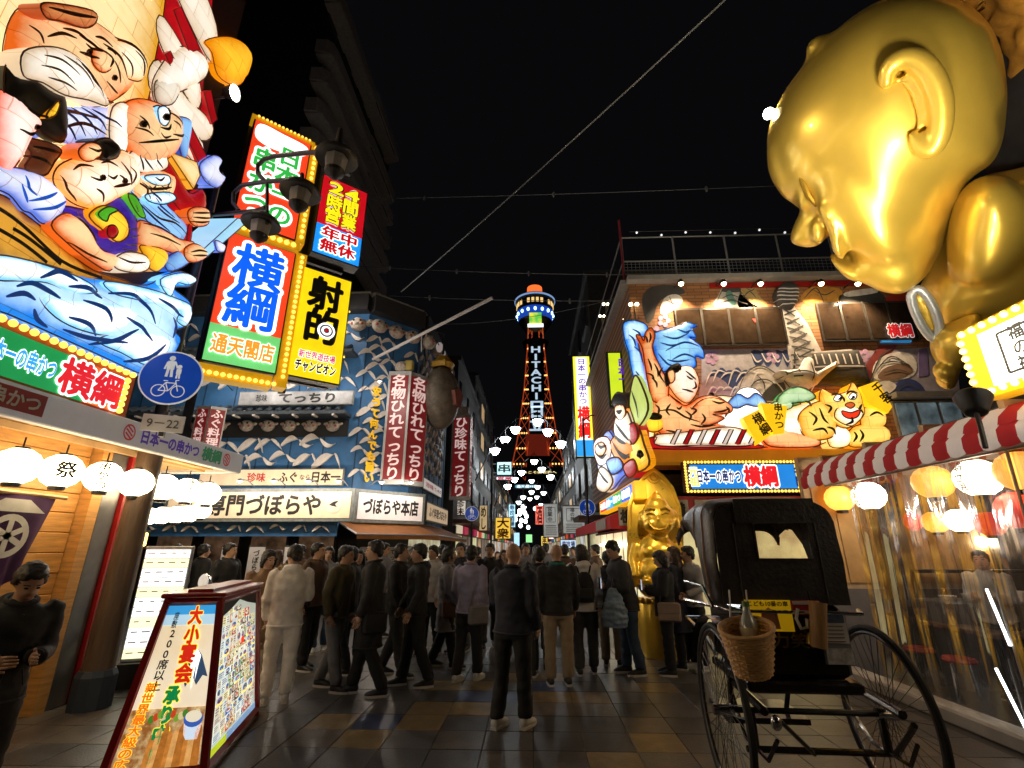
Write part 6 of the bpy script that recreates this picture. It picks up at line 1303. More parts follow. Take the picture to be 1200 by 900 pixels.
bulbs(sb, rectline(a.x, a.y-.03, b.x, a.y-.03, 44), -.01, .028); bulbs(sb, rectline(a.x, b.y+.03, b.x, b.y+.03, 44), -.01, .028); bulbs(sb, rectline(a.x+.03, b.y+.05, a.x+.03, a.y-.05, 9), -.01, .028)
# red fascia under the board and the shop front
MB().box((3.4, -.3, 2.35), (6.3, .5, .5)).build('red_fascia', RED, rb)
for k, s in enumerate(('横', '綱')): q = MB().box((.42+.55*k, -.57, 2.33), (.42, .03, .4), ch=.03).build('fascia_crest', M('crest_grey', (.35, .33, .3), .6), rb); lettering(q, s, .42+.55*k, 2.33, .28, INK, y=-.59, bold=.05)
MB().box((3.3, 1.2, 1.1), (6.5, .1, 2.2)).build('shop_wall', M('shop_cream', (.55, .42, .28), .7, var=.2), rb)
for k in range(4): 
    f = MB().box((.9+1.55*k, .0, 1.1), (1.4, .06, 2.1)).build('shop_window', M('brown_frame', (.09, .05, .03), .5), rb); MB().box((.9+1.55*k, -.04, 1.15), (1.25, .02, 1.8)).build('pane', LIT('shop_warm', (1, .6, .3), .6, var=.6, scale=1.6), f)
for k in range(6):   # street side: bright vinyl-fronted bays
    f = MB().box((-.02, .8+1.35*k, 1.05), (.06, 1.3, 2.1)).build('shop_window', M('brown_frame', (.09, .05, .03), .5), rb); MB().box((-.05, .8+1.35*k, 1.05), (.03, 1.16, 1.95)).build('pane', LIT('side_warm', (1, .68, .42), .85, var=.45, scale=1.3), f)
MB().box((-.1, 3.8, 1.72), (.06, 5.6, .06)).build('strip_light', LIT('strip_light', (1, .9, .75), 5), rb)
ra = thing('shop_awning', 'red fabric awning along the street side of the mural restaurant', 'awning', (BX, BY, 0))
mb = MB(); mb.quad((-.05, .3, 2.55), (-.05, 8.4, 2.55), (-.75, 8.4, 2.28), (-.75, .3, 2.28)).quad((-.75, .3, 2.28), (-.75, 8.4, 2.28), (-.75, 8.4, 2.02), (-.75, .3, 2.02)).add([(-.05, .3, 2.55), (-.75, .3, 2.28), (-.75, .3, 2.02), (-.05, .3, 2.02)], [(0, 1, 2, 3)])
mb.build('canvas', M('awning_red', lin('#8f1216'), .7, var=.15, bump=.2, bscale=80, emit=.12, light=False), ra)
q = MB().box((-.77, 1.6, 2.15), (.02, 1.6, .22)).build('crest_strip', M('crest_grey', (.35, .33, .3), .6), ra); q2 = MB().box((-.4, .27, 2.27), (.34, .03, .38), ch=.03).build('crest', M('crest_grey', (.35, .33, .3), .6), ra); lettering(q2, '横', -.4, 2.27, .26, INK, y=.25, bold=.05)
# street side signboard and relief
s2 = thing('bulb_sign', 'slanting view lit signboard with yellow border on the street side above the red awning', 'sign', (BX-.5, BY, 0), -pi/2)
a, b = LP(s2, 703, 600), LP(s2, 745, 584); z1 = LP(s2, 745, 562).y; z0 = b.y
MB().box(((a.x+b.x)/2, .1, (z0+z1)/2), (b.x-a.x, .2, z1-z0)).build('case', M('trim_yellow', lin('#d9a012'), .45, emit=.5, light=False), s2)
L_ = b.x-a.x
for k, (m, t_) in enumerate(((L_DRED, '元祖'), (L_SKY, '日本一'), (L_GRN, '串かつ'), (L_BLUE, '横綱'))):
    x = a.x+L_*(.06+.22*k+.11); MB().box((x, -.0, (z0+z1)/2), (L_*.22, .03, (z1-z0)*.78)).build('face', m, s2); lettering(s2, t_, x, (z0+z1)/2, (z1-z0)*.5, L_WHITE, y=-.03, w=L_*.19, bold=.05)
s3 = thing('lantern_relief', 'small lit relief of stacked folk figures on the street side of the right restaurant', 'sign', (BX-.3, BY, 0), -pi/2)
V_ = Relief(s3, .3, .02, RWIRE); H_ = V_.shape
H_('robe_blue', [(704, 560), (700, 530), (712, 505), (722, 515), (735, 520), (748, 540), (730, 560), (716, 574)], PLAV, .2, .05); H_('pink_figure', [(698, 525), (702, 514), (714, 512), (720, 524), (716, 540), (704, 545)], LIT('paper_pink', lin('#ffb39c'), 1.2, col2=(1, .95, .9)), .2, .2)
H_('orange_robe', [(718, 520), (728, 508), (742, 512), (748, 530), (738, 546), (726, 540)], LIT('paper_orange', lin('#f08a1e'), 1.), .2, .2); H_('white_figure', [(724, 505), (727, 485), (736, 478), (744, 492), (748, 515), (738, 524), (728, 518)], PWHITE, .2, .25); H_('hair', [(722, 470), (728, 460), (738, 464), (740, 476), (734, 484), (726, 480)], PBLK, .12, .3); H_('face', [(727, 476), (736, 474), (740, 484), (734, 492), (728, 488)], SKIN2, .12, .36)
H_('green_leaf', [(740, 470), (746, 440), (756, 455), (762, 480), (750, 500), (744, 488)], LIT('leaf_pale', lin('#b7c86a'), 1.), .12, .1); H_('gold_robe', [(740, 524), (750, 500), (758, 520), (764, 545), (744, 552)], PGOLD, .15, .15); H_('face', [(703, 522), (711, 518), (716, 526), (711, 534), (704, 532)], SKIN2, .1, .4); H_('fan', [(736, 546), (748, 538), (752, 552), (742, 560)], PRED, .1, .3); H_('sash', [(716, 540), (730, 536), (736, 548), (722, 556)], PBLU, .1, .35); H_('sleeve', [(742, 500), (750, 496), (754, 512), (746, 520)], PRED, .1, .3); H_('foot_white', [(702, 570), (706, 548), (716, 552), (722, 565), (712, 577)], PWHITE, .12, .25)
V_.ink('ink_line', [[(704, 518), (710, 524), (716, 522)], [(702, 530), (710, 536), (716, 532)], [(722, 516), (732, 530), (744, 536)], [(728, 496), (736, 506), (744, 516)], [(726, 510), (732, 516), (740, 520)], [(706, 552), (712, 560), (718, 566)], [(730, 530), (738, 536), (744, 532)], [(744, 458), (750, 474), (752, 490)], [(730, 482), (734, 483), (737, 481)]], .1, PBLK)
p = Vector((BX-.3, 0, 0)); t = thing('bracket_sign', 'narrow lime and purple vertical sign half hidden behind the blue wave of the wrestler relief', 'sign', atY(726, 470, 11.6))
MB().box((0, .1, .6), (.5, .15, 1.5)).build('case', BLACK, t); MB().box((-.05, 0, .6), (.3, .02, 1.4)).build('face', LIT('lime', lin('#c8e020'), 1.), t); lettering(t, '日本一', .13, .8, .22, L_PUR, y=-.02, vert=True, bold=.04)
# globe lamps on brackets along the street side
GL = LIT('globe_glow', (1, .8, .5), 9)
for i, (u, v) in enumerate(((743, 359), (735.5, 376), (728.5, 392), (723, 405), (710, 358), (705.5, 372))):
    p = atY(u, v, 10.0+1.1*i); t = thing('globe_lamp', '%s twin globe lamp on a thin stalk above the street side of the right restaurant' % (ords[i]), 'lamp', p, 0, 'twin globe lamps on the right restaurant')
    MB().tube([(0, 0, 0), (0, 0, -1.), (.3, 0, -1.15)], .02, 6).tube([(-.09, 0, 0), (.09, 0, 0)], .015, 6).build('stalk', M('stalk_gold', (.35, .22, .08), .5, .4), t)
    for s in (-1, 1): MB().ball((s*.07, 0, .05), .045, 10, 8).build('globe', GL, t)

# ---------------------------------------------------------------- seated golden figure with a pointed backboard at the corner
GOLD = M('gold_paint', (.83, .52, .055), .3, .72, var=.12, scale=4, bump=.05, bscale=9, coat=.3)
gf = thing('seated_statue', 'small golden smiling seated figure in front of a pointed gold backboard at the corner', 'statue', (atY(770, 640, 8.9).x, 8.9, 0), radians(-8))
def gp(u, v): p = LP(gf, u, v); return p.x, p.y
bb = [gp(*k) for k in ((736, 690), (736, 620), (737, 590), (744, 568), (756, 554), (768, 545), (780, 554), (792, 568), (801, 592), (804, 625), (805, 690))]
MB().prism(bb, .3, .42).build('backboard', GOLD, gf, smooth=True)
c = gp(768, 557); mb = MB()
mb.tube([(c[0]+.1*cos(2*pi*k/20), .29, c[1]+.1*sin(2*pi*k/20)) for k in range(20)], .018, 6, closed=True).tube([(c[0]+.05*cos(2*pi*k/16), .29, c[1]+.05*sin(2*pi*k/16)) for k in range(16)], .014, 6, closed=True).tube([(p_[0]*.88+.0, .29, (p_[1]-2)*.93+2) for p_ in bb[1:-1]], .02, 6); mb.build('raised_border', GOLD, gf, smooth=True)
hx, hz = gp(771, 607); mb = MB(); Rt = Matrix.Rotation(-.12, 3, 'Z')
mb.ball((hx, .0, hz), (.3, .28, .3)).ball((hx, .0, hz+.2), (.2, .2, .2)).ball((hx+.01, .02, hz+.36), (.09, .09, .12)).ball((hx-.02, -.12, hz-.12), (.26, .2, .17))
mb.ball((hx-.14, -.2, hz-.1), .1).ball((hx+.12, -.2, hz-.1), .1).ball((hx-.03, -.28, hz-.03), (.05, .06, .05)).ball((hx+.3, .03, hz-.02), (.07, .1, .16)).ball((hx-.29, .03, hz-.02), (.06, .09, .15))
bx_, bz_ = gp(771, 655); mb.ball((bx_, .02, bz_+.05), (.36, .27, .38)).ball((bx_-.13, -.16, bz_+.12), (.14, .1, .12)).ball((bx_+.15, -.16, bz_+.12), (.14, .1, .12)).ball((bx_, -.1, bz_-.2), (.36, .28, .26)).ball((hx, 0, hz-.27), (.15, .15, .16))
for s in (-1, 1): mb.tube([(bx_+s*.33, .02, bz_+.25), (bx_+s*.43, -.04, bz_), (bx_+s*.4, -.16, bz_-.3)], [.1, .09, .08], 10); mb.tube([(bx_+s*.2, -.05, bz_-.45), (bx_+s*.26, -.5, bz_-.42)], [.17, .13], 12)
fuse(mb, 'figure', GOLD, gf, .022, 6)
mb = MB()
for s in (-1, 1): mb.tube([(hx-.02+s*.05, -.275, hz+.04), (hx-.02+s*.12, -.26, hz+.075), (hx-.02+s*.19, -.2, hz+.05)], .016, 6); mb.tube([(hx-.02+s*.04, -.265, hz+.13), (hx-.02+s*.13, -.245, hz+.16), (hx-.02+s*.21, -.19, hz+.11)], .02, 6)
mb.build('brow_lines', M('gold_dark', (.45, .27, .03), .35, .7), gf, smooth=True)  # lines in a darker gold than the figure
MB().tube([(hx-.02-.17, -.28, hz-.1), (hx-.02-.1, -.325, hz-.19), (hx-.02, -.335, hz-.21), (hx-.02+.1, -.325, hz-.19), (hx-.02+.17, -.28, hz-.1)], .022, 8).build('smile', M('gold_dark', (.45, .27, .03), .35, .7), gf, smooth=True)
zb0 = bz_-.62; MB().lathe([(.44, 0), (.44, zb0*.9), (.4, zb0)], n=28).build('pedestal', GOLD, gf, smooth=True)
for k in range(12): a_ = pi+pi*(k+.5)/12; MB().ball((.43*cos(a_), .43*sin(a_), zb0-.02), .05, 8, 6).build('pedestal_bead', GOLD, gf, smooth=True)
floodlight('small floodlight under the signboard aimed at the seated golden statue', (1.75, 7.6, 3.05), (2.12, 8.9, 2.0), 45, .06, 70, (1, .8, .5))
# ================================================================ vinyl fronted stall on the right with the striped awning
TX = 4.2
stl = thing('food_stall', 'open fronted eating hall on the right under a striped awning behind clear vinyl', 'building', (TX, 7.6, 0), -pi/2)
# local x runs from the far end towards the camera, local y into the stall
MB().box((4.2, 2.2, 2.96), (8.6, 3.5, .05)).build('roof', M('stall_roof', (.1, .08, .07), .7), stl)
MB().box((4.2, 3.7, 1.5), (8.6, .1, 3.0)).build('wall', M('stall_wall', (.5, .36, .22), .7, var=.2), stl)
MB().box((-.1, 1.9, 1.5), (.1, 3.8, 3.0)).build('end_wall', M('stall_wall', (.5, .36, .22), .7, var=.2), stl)
pl = MB().box((0, 0, 0), (.02, .3, 1.55), ch=.004).mesh('wall_board', M('stall_board', (.55, .32, .12), .55, var=.2, scale=3))
for k in range(11): put('wall_board', pl, stl, (-.035, .25+.31*k, 1.95))
MB().box((-.03, 1.9, .55), (.04, 3.7, 1.1)).build('dado', M('stall_grey', (.16, .15, .15), .6), stl); 
for y, w in ((1.05, .35), (2.6, .25)): MB().box((.06, y, 1.5), (.2, w, 2.9)).build('pillar', M('stall_pillar', (.04, .035, .035), .4), stl)
MB().box((4.2, .1, .06), (8.4, .25, .14), ch=.02).build('kerb', M('kerb_pale', (.45, .42, .38), .7), stl)
for k in range(9): MB().box((.4+.95*k, 1.9, 2.9), (.06, 3.6, .09)).build('rafter', WOODL, stl)
MB().box((4.2, .05, 2.7), (8.6, .08, .12)).build('front_beam', M('beam_white', (.5, .47, .42), .6), stl)
# striped awning, each strip its own piece
saw = thing('striped_awning', 'red and white striped two tier awning edge over the right stall', 'awning', (TX, 7.55, 0), -pi/2)
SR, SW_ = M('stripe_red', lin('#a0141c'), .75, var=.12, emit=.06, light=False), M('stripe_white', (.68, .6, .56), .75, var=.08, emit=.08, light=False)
def strip(m):
    w = .18; mb = MB(); n = 6; vs = []
    prof = [(.34, 2.92), (.12, 2.88), (.0, 2.78), (-.03, 2.705)]
    prof2 = [(-.0, 2.715), (-.06, 2.66), (-.07, 2.56), (-.055, 2.51)]
    for pr in (prof, prof2):
        k = len(mb.v); vs = []
        for i in range(n+1):
            t = i/n; sc = .016*sin(pi*t)
            for j, (y, z) in enumerate(pr): vs.append((w*t, y-.012*sin(pi*t)*j/3, z-(sc*1.2 if j == 3 else 0)))
        mb.add(vs, [(i*4+j, i*4+j+1, (i+1)*4+j+1, (i+1)*4+j) for i in range(n) for j in range(3)], m)
    return mb.mesh('stripe', None, 60)
sm = [strip(SR), strip(SW_)]
for k in range(44): put('stripe', sm[k % 2], saw, (.18*k, 0, 0))
# lanterns of the stall
LW = LIT('stall_lantern_white', (1, .88, .66), 7, var=.05); LO = LIT('stall_lantern_orange', lin('#f58a1a'), 1.9, var=.15, col2=lin('#ffc65a')); LR = LIT('stall_lantern_red', lin('#e0402a'), .9, var=.15)
m_ = {k: lantern_mesh(.2, v) for k, v in (('w', LW), ('o', LO), ('r', LR))}; cp_ = cap_mesh(.2)
for i, (u, v, c, lab, tx) in enumerate(((1018, 581, 'w', 'white paper lantern with black writing at the far end of the right stall', '横綱祭'), (984, 584, 'o', 'orange paper lantern at the far end of the right stall left of the white one', None), (1093, 565, 'o', 'round orange paper lantern between the two white lanterns of the right stall', None), (1146, 560, 'w', 'large white paper lantern with black writing in the middle of the right stall', '新世界'), (1196, 552, 'o', 'orange paper lantern at the right edge of the photo', None), (966, 582, 'r', 'red paper lantern nearest the long signboard', None), (1196, 598, 'r', 'red paper lantern hanging low at the right edge of the photo', None))):
    p = atX(u, v, TX+.38+(.25 if i == 6 else 0)+(.35 if i == 5 else 0)); t = thing('paper_lantern', lab, 'lantern', p, radians(-70), 'paper lanterns under the striped awning')
    put('paper_body', m_[c], t); put('lantern_cap', cp_, t)
    if tx: ball_text(t, tx, .2, .1, -.06, .0, INK, 0)
for i, (u, v, c) in enumerate(((1040, 606, 'w'), (1066, 611, 'r'), (1096, 612, 'o'), (1124, 610, 'w'), (1160, 614, 'r'))):
    p = atX(u, v, TX+1.5); t = thing('paper_lantern', '%s small lantern from the left in the inner row behind the vinyl curtain' % ['first', 'second', 'third', 'fourth', 'fifth'][i], 'lantern', p, 0, 'inner row of lanterns in the right stall'); o = put('paper_body', m_[c], t); o.scale = (.8, .8, .8); o = put('lantern_cap', cp_, t); o.scale = (.8, .8, .8)
for i, u in enumerate((985, 1028, 1080, 1150)):
    p = atX(u, 632+(u-985)*.02, TX+2.4); t = thing('ceiling_lamp', '%s bare ceiling lamp from the left inside the right stall' % ['first', 'second', 'third', 'fourth'][i], 'lamp', p, 0, 'ceiling lamps in the right stall'); MB().ball((0, 0, 0), .07, 12, 8).build('bulb', LIT('stall_bulb', (1, .8, .52), 95), t); MB().tube([(0, 0, .06), (0, 0, max(.3, 2.93-p.z))], .015, 5).build('cord', BLACK, t)
for i in range(5):  # unseen lanterns, added as light on the camera-facing side of things
    t = thing('paper_lantern', '%s added unseen lantern under the right awning beside the viewer, lighting the foreground' % ords[i].replace('nearest', 'first'), 'lantern', (TX+.38, 3.55-.85*i, 2.38), radians(-70), 'paper lanterns under the striped awning'); put('paper_body', m_['ow'[i % 2]], t); put('lantern_cap', cp_, t)
# clear vinyl curtain
vm = bpy.data.materials.new('clear_vinyl'); vm.use_nodes = True; nt = vm.node_tree; N = nt.nodes; L = nt.links; N.remove(N['Principled BSDF'])
tr = N.new('ShaderNodeBsdfTransparent'); tr.inputs[0].default_value = (.86, .84, .8, 1); gl = N.new('ShaderNodeBsdfGlossy'); gl.inputs[1].default_value = .06; gl.inputs[0].default_value = (.9, .9, .9, 1)
df = N.new('ShaderNodeBsdfTranslucent'); df.inputs[0].default_value = (.6, .55, .5, 1)
fz = N.new('ShaderNodeFresnel'); fz.inputs[0].default_value = 1.45; mx = N.new('ShaderNodeMixShader'); mx2 = N.new('ShaderNodeMixShader'); mx2.inputs[0].default_value = .06
nz = N.new('ShaderNodeTexNoise'); nz.inputs['Scale'].default_value = 3; mp = N.new('ShaderNodeMapping'); mp.inputs['Scale'].default_value = (3, 3, .25); tc = N.new('ShaderNodeTexCoord'); bp = N.new('ShaderNodeBump'); bp.inputs['Strength'].default_value = .15; bp.inputs['Distance'].default_value = .05
L.new(tc.outputs['Object'], mp.inputs[0]); L.new(mp.outputs[0], nz.inputs['Vector']); L.new(nz.outputs['Fac'], bp.inputs['Height']); L.new(bp.outputs[0], gl.inputs['Normal']); L.new(bp.outputs[0], fz.inputs['Normal'])
mh = N.new('ShaderNodeMath'); mh.operation = 'MULTIPLY'; mh.inputs[1].default_value = .38; L.new(fz.outputs[0], mh.inputs[0]); L.new(mh.outputs[0], mx.inputs[0]); L.new(tr.outputs[0], mx2.inputs[1]); L.new(df.outputs[0], mx2.inputs[2]); L.new(mx2.outputs[0], mx.inputs[1]); L.new(gl.outputs[0], mx.inputs[2]); L.new(mx.outputs[0], N['Material Output'].inputs[0])
vc = thing('vinyl_curtain', 'clear vinyl curtain hanging in folds along the front of the right stall', 'curtain', (TX+.14, 7.3, 0), -pi/2)
for k in range(3):
    mb = MB(); x0, x1 = .5+2.35*k, 2.8+2.35*k; nu, nv = 46, 8; vs = []
    for j in range(nv+1):
        q = j/nv
        for i in range(nu+1):
            s = i/nu; vs.append((x0+(x1-x0)*s, (.012*sin(s*41+k)+.02*sin(s*11+q*2))*(.5+.5*q)-.1*q, 2.5-2.42*q))
    mb.add(vs, [(j*(nu+1)+i, j*(nu+1)+i+1, (j+1)*(nu+1)+i+1, (j+1)*(nu+1)+i) for j in range(nv) for i in range(nu)]).build('vinyl_sheet', vm, vc, smooth=True)
    MB().tube([(x1+.02, 0, 2.5), (x1+.02, -.06, 1.3), (x1+.02, -.13, .08)], .014, 6, M('vinyl_seam', (.5, .36, .26), .4)).build('seam', None, vc)
MB().tube([(0, 0, 2.52), (7.6, 0, 2.52)], .02, 6).build('rod', GREYM, vc)
MB().box((4.6, -.15, .2), (2.6, .02, .09)).build('red_hem', M('hem_red', (.4, .03, .03), .5), vc)
TUBE = LIT('led_tube', (.85, .95, 1), 6)
for lab, a, b in (('upper slim white light tube standing behind the vinyl on the right', (1156, 690), (1184, 757)), ('lower slim white light tube near the right edge of the photo', (1167, 783), (1203, 855))):
    p = atX(*a, TX+.3); q = atX(*b, TX+.3); t = thing('light_tube', lab, 'light tube', q); MB().tube([(0, 0, 0), p-q], .012, 8, TUBE).build('tube', None, t); MB().tube([Vector((.03, 0, -q.z)), Vector((.03, 0, p.z-q.z+.1))], .014, 6).build('post', GREYM, t)
# tables and stools inside
for i, (x, y) in enumerate(((.9, 1.3), (2.6, 1.6), (4.4, 1.5))):
    w = Vector((TX+y, 7.6-x, 0)); t = thing('dining_table', '%s dark wooden table from the far end inside the vinyl fronted stall' % ['first', 'second', 'third'][i], 'table', w, 0, 'tables in the right stall')
    MB().box((0, 0, .72), (.7, 1.1, .05), ch=.01).build('tabletop', M('table_dark', (.12, .07, .04), .35), t)
    for sx in (-1, 1):
        for sy in (-1, 1): MB().box((sx*.3, sy*.48, .35), (.05, .05, .7)).build('leg', BLACK, t)
    for q in range(3): s_ = MB().lathe([(.025, .745), (.03, .86), (.012, .92), (.012, .96)], c=(.1*q-.1, .3-.25*q, 0), n=10).build('sauce_bottle', M('sauce_%d' % (q % 2), ((.3, .02, .02), (.05, .03, .02))[q % 2], .3), t)
    for q, (dx, dy) in enumerate(((-.6, -.3), (-.6, .3), (.6, 0))):
        s = thing('stool', 'red topped stool %s the %s dark table in the right stall' % (('left front of', 'left back of', 'right of')[q], ('first', 'second', 'third')[i]), 'stool', w+Vector((dx, dy, 0)), 0, 'stools in the right stall'); MB().lathe([(.16, .42), (.17, .44), (.15, .47)], n=16).build('seat', M('stool_red', (.3, .03, .02), .4), s)
        for a_ in range(4): MB().tube([(.13*cos(a_*pi/2), .13*sin(a_*pi/2), 0), (.1*cos(a_*pi/2), .1*sin(a_*pi/2), .43)], .012, 6).build('leg', CHROME, s)
t = thing('display_case', 'steel kitchen counter with stacked dishes at the far end of the right stall', 'counter', (TX+1.9, 7.2, 0))
MB().box((0, 0, .5), (1.6, .6, 1.), ch=.02).build('cabinet', M('counter_steel', (.25, .25, .26), .35, .7), t)
for k in range(5): MB().lathe([(.07, 1.0), (.1, 1.06+.02*k), (.09, 1.06+.02*k)], c=(-.6+.3*k, -.1, 0), n=14).build('dish_stack', WHITEP, t)
MB().box((0, .2, 1.35), (1.5, .25, .04)).build('shelf', BLACK, t)

# ---------------------------------------------------------------- lit white sign with bulbs below the giant statue
ws = thing('bulb_sign', 'white lit sign framed with bulbs on a yellow border below the giant golden statue', 'sign', (TX-.1, 0, 0), -pi/2)
a = LP(ws, 1113, 392); c = LP(ws, 1143, 470); X0 = (a.x+c.x)/2; Z1, Z0 = a.y, c.y; X1 = X0+2.4
MB().box(((X0+X1)/2, .14, (Z0+Z1)/2), (X1-X0, .26, Z1-Z0), ch=.03).build('frame', M('trim_yellow', lin('#d9a012'), .45, emit=.25, light=False), ws)
MB().box(((X0+X1)/2+.1, .0, (Z0+Z1)/2-.03), (X1-X0-.3, .03, Z1-Z0-.2)).build('face', LIT('sign_white', (1, 1, 1), 1.5), ws)
mb = MB(); bx0, bx1, bz0, bz1 = X0+.42, X0+1.4, Z0+.13, Z1-.2
for (x, z, w, h) in (((bx0+bx1)/2, bz0, bx1-bx0, .02), ((bx0+bx1)/2, bz1, bx1-bx0, .02), (bx0, (bz0+bz1)/2, .02, bz1-bz0), (bx1, (bz0+bz1)/2, .02, bz1-bz0)): mb.box((x, -.018, z), (w, .006, h))
mb.build('printed_border', INK, ws); lettering(ws, '福の神', bx0+.16, (bz0+bz1)/2, .13, INK, y=-.022, vert=True, bold=.03); lettering(ws, '御利益', bx0+.5, (bz0+bz1)/2, .14, INK, y=-.022, vert=True, bold=.01)
bulbs(ws, rectline(X0+.05, Z1-.06, X1, Z1-.06, 22), -.01, .032, mat=LIT('sign_bulb', (1, .66, .16), 2.)); bulbs(ws, rectline(X0+.07, Z0+.05, X0+.07, Z1-.1, 7), -.01, .032, mat=LIT('sign_bulb', (1, .66, .16), 2.)); bulbs(ws, rectline(X0+.05, Z0+.04, X1, Z0+.04, 22), -.01, .03, mat=LIT('sign_bulb', (1, .72, .25), 2.2))

# ---------------------------------------------------------------- giant golden statue leaning over the street
GG = M('giant_gold', (.9, .62, .1), .33, .58, var=.08, scale=1.0, coat=.35)
gs_ = thing('giant_statue', 'giant glossy golden bald headed statue leaning out high over the right stall', 'statue', (5.6, 5.0, 3.2))
GO = Vector(gs_.location)
CX, CY, CZ = CR @ Vector((1, 0, 0)), CR @ Vector((0, 1, 0)), CR @ Vector((0, 0, -1))
T0 = 5.9
def gpt(u, v, t=T0): return atT(u, v, t)-GO
# the head's own axes: face looks to the left and down, crown up to the right
hc = gpt(1050, 165, T0+.95)
view = (hc+GO-EYE).normalized(); rgt = view.cross(Vector((0, 0, 1))).normalized(); upv = rgt.cross(view)
def HP(dx, dy, dz=0.): return hc+rgt*dx+upv*dy+view*dz      # dx right, dy up in the picture plane, dz away
def blob(mb, dx, dy, dz, rx_, ry_, rz_, rot=0.):
    B = Matrix((rgt*1, upv*1, view*1)).transposed(); mb.ball(HP(dx, dy, dz), (rx_, ry_, rz_), 28, 18, rot=B @ Matrix.Rotation(rot, 3, 'Z'))
def gq(u, v, dz=0.): return onp(u, v, hc+GO+view*dz, view)-GO
def inflate(mb, px, depth, dz=0., sub=4, step=None, front=1., back=1.):
    """closed swollen form whose outline is the traced one, half thickness depth"""
    base = [gq(u, v) for u, v in (smooth_poly(px, sub) if sub else px)]
    p2 = [Vector(((p-hc).dot(rgt), (p-hc).dot(upv))) for p in base]
    xs = [p.x for p in p2]; zs = [p.y for p in p2]; st = step or max(max(xs)-min(xs), max(zs)-min(zs))/14
    poly = [tuple(p) for p in p2]; pts = list(p2); nb = len(pts); ins = []
    x = min(xs)+st/2
    while x < max(xs):
        z = min(zs)+st/2
        while z < max(zs):
            if inside((x, z), poly):
                d = edist((x, z), poly)
                if d > st*.35: ins.append(d); pts.append(Vector((x, z)))
            z += st
        x += st
    R = max(ins) if ins else st
    V, E, Fc, ov, oe, of = geometry.delaunay_2d_cdt(pts, [(i, (i+1) % nb) for i in range(nb)], [], 1, 1e-6)
    H = [0 if (not o or o[0] < nb) else sqrt(max(0, 1-(1-min(1, ins[o[0]-nb]/R))**2)) for o in ov]
    mid_ = view*dz; n = len(V)
    bm = bmesh.new(); fv = {}; 
    for i, v in enumerate(V):
        k = 1+dz/(hc+GO-EYE).length
        c = hc+(rgt*v.x+upv*v.y)*k+mid_
        a = bm.verts.new(c-view*depth*front*H[i]); b = a if H[i] == 0 else bm.verts.new(c+view*depth*back*H[i]); fv[i] = (a, b)
    for f in Fc:
        try: bm.faces.new([fv[i][0] for i in f])
        except ValueError: pass
        try: bm.faces.new([fv[i][1] for i in reversed(f)])
        except ValueError: pass
    bm.verts.index_update(); mb.add([v.co.copy() for v in bm.verts], [[v.index for v in f.verts] for f in bm.faces]); bm.free()
mb = MB()
inflate(mb, [(950, 66), (965, 50), (985, 30), (1015, 8), (1050, -6), (1100, -8), (1145, 10), (1172, 50), (1181, 100), (1179, 150), (1166, 190), (1140, 208), (1122, 240), (1105, 290), (1085, 325), (1060, 342), (1036, 338), (1010, 322), (996, 305), (980, 280), (955, 262), (938, 246), (920, 232), (906, 212), (899, 185), (899, 158), (908, 128), (926, 96)], 1.35, 0., step=.17)
inflate(mb, [(943, 60), (949, 47), (962, 40), (975, 43), (970, 56), (955, 68), (946, 68)], .25, -.2)
inflate(mb, [(946, 200), (960, 178), (990, 168), (1030, 178), (1068, 215), (1080, 262), (1066, 305), (1030, 312), (1000, 300), (975, 275), (956, 248), (947, 225)], .62, -.66)      # near cheek
inflate(mb, [(998, 316), (1008, 294), (1040, 286), (1078, 296), (1086, 318), (1062, 343), (1032, 341), (1010, 330)], .5, -.5)   # chin
inflate(mb, [(925, 284), (928, 268), (936, 250), (950, 236), (966, 248), (972, 268), (964, 286), (946, 291)], .3, -.45)         # nose
inflate(mb, [(950, 262), (958, 256), (966, 268), (966, 284), (956, 288), (950, 278)], .14, -.82)                                # nostril wing
inflate(mb, [(956, 240), (968, 236), (980, 250), (989, 276), (992, 300), (984, 309), (975, 294), (968, 270)], .22, -1.08)       # smile fold
inflate(mb, [(970, 296), (984, 300), (1000, 308), (1012, 320), (1004, 330), (990, 322), (976, 308)], .42, -.5)      # lips
inflate(mb, [(899, 190), (902, 160), (918, 142), (938, 160), (944, 190), (938, 222), (924, 236), (908, 218)], .55, -.25)        # brow
inflate(mb, [(934, 200), (942, 196), (948, 214), (950, 238), (942, 250), (934, 236)], .2, -.72)                                 # eyelid
fuse(mb, 'head', GG, gs_, .045, 26)
MB().tube([gq(u, v, -.98) for u, v in ((936, 198), (941, 212), (948, 230), (957, 242))], [.02, .045, .045, .02], 8).build('eyelid_line', M('gold_dark', (.45, .27, .03), .35, .7), gs_, smooth=True)
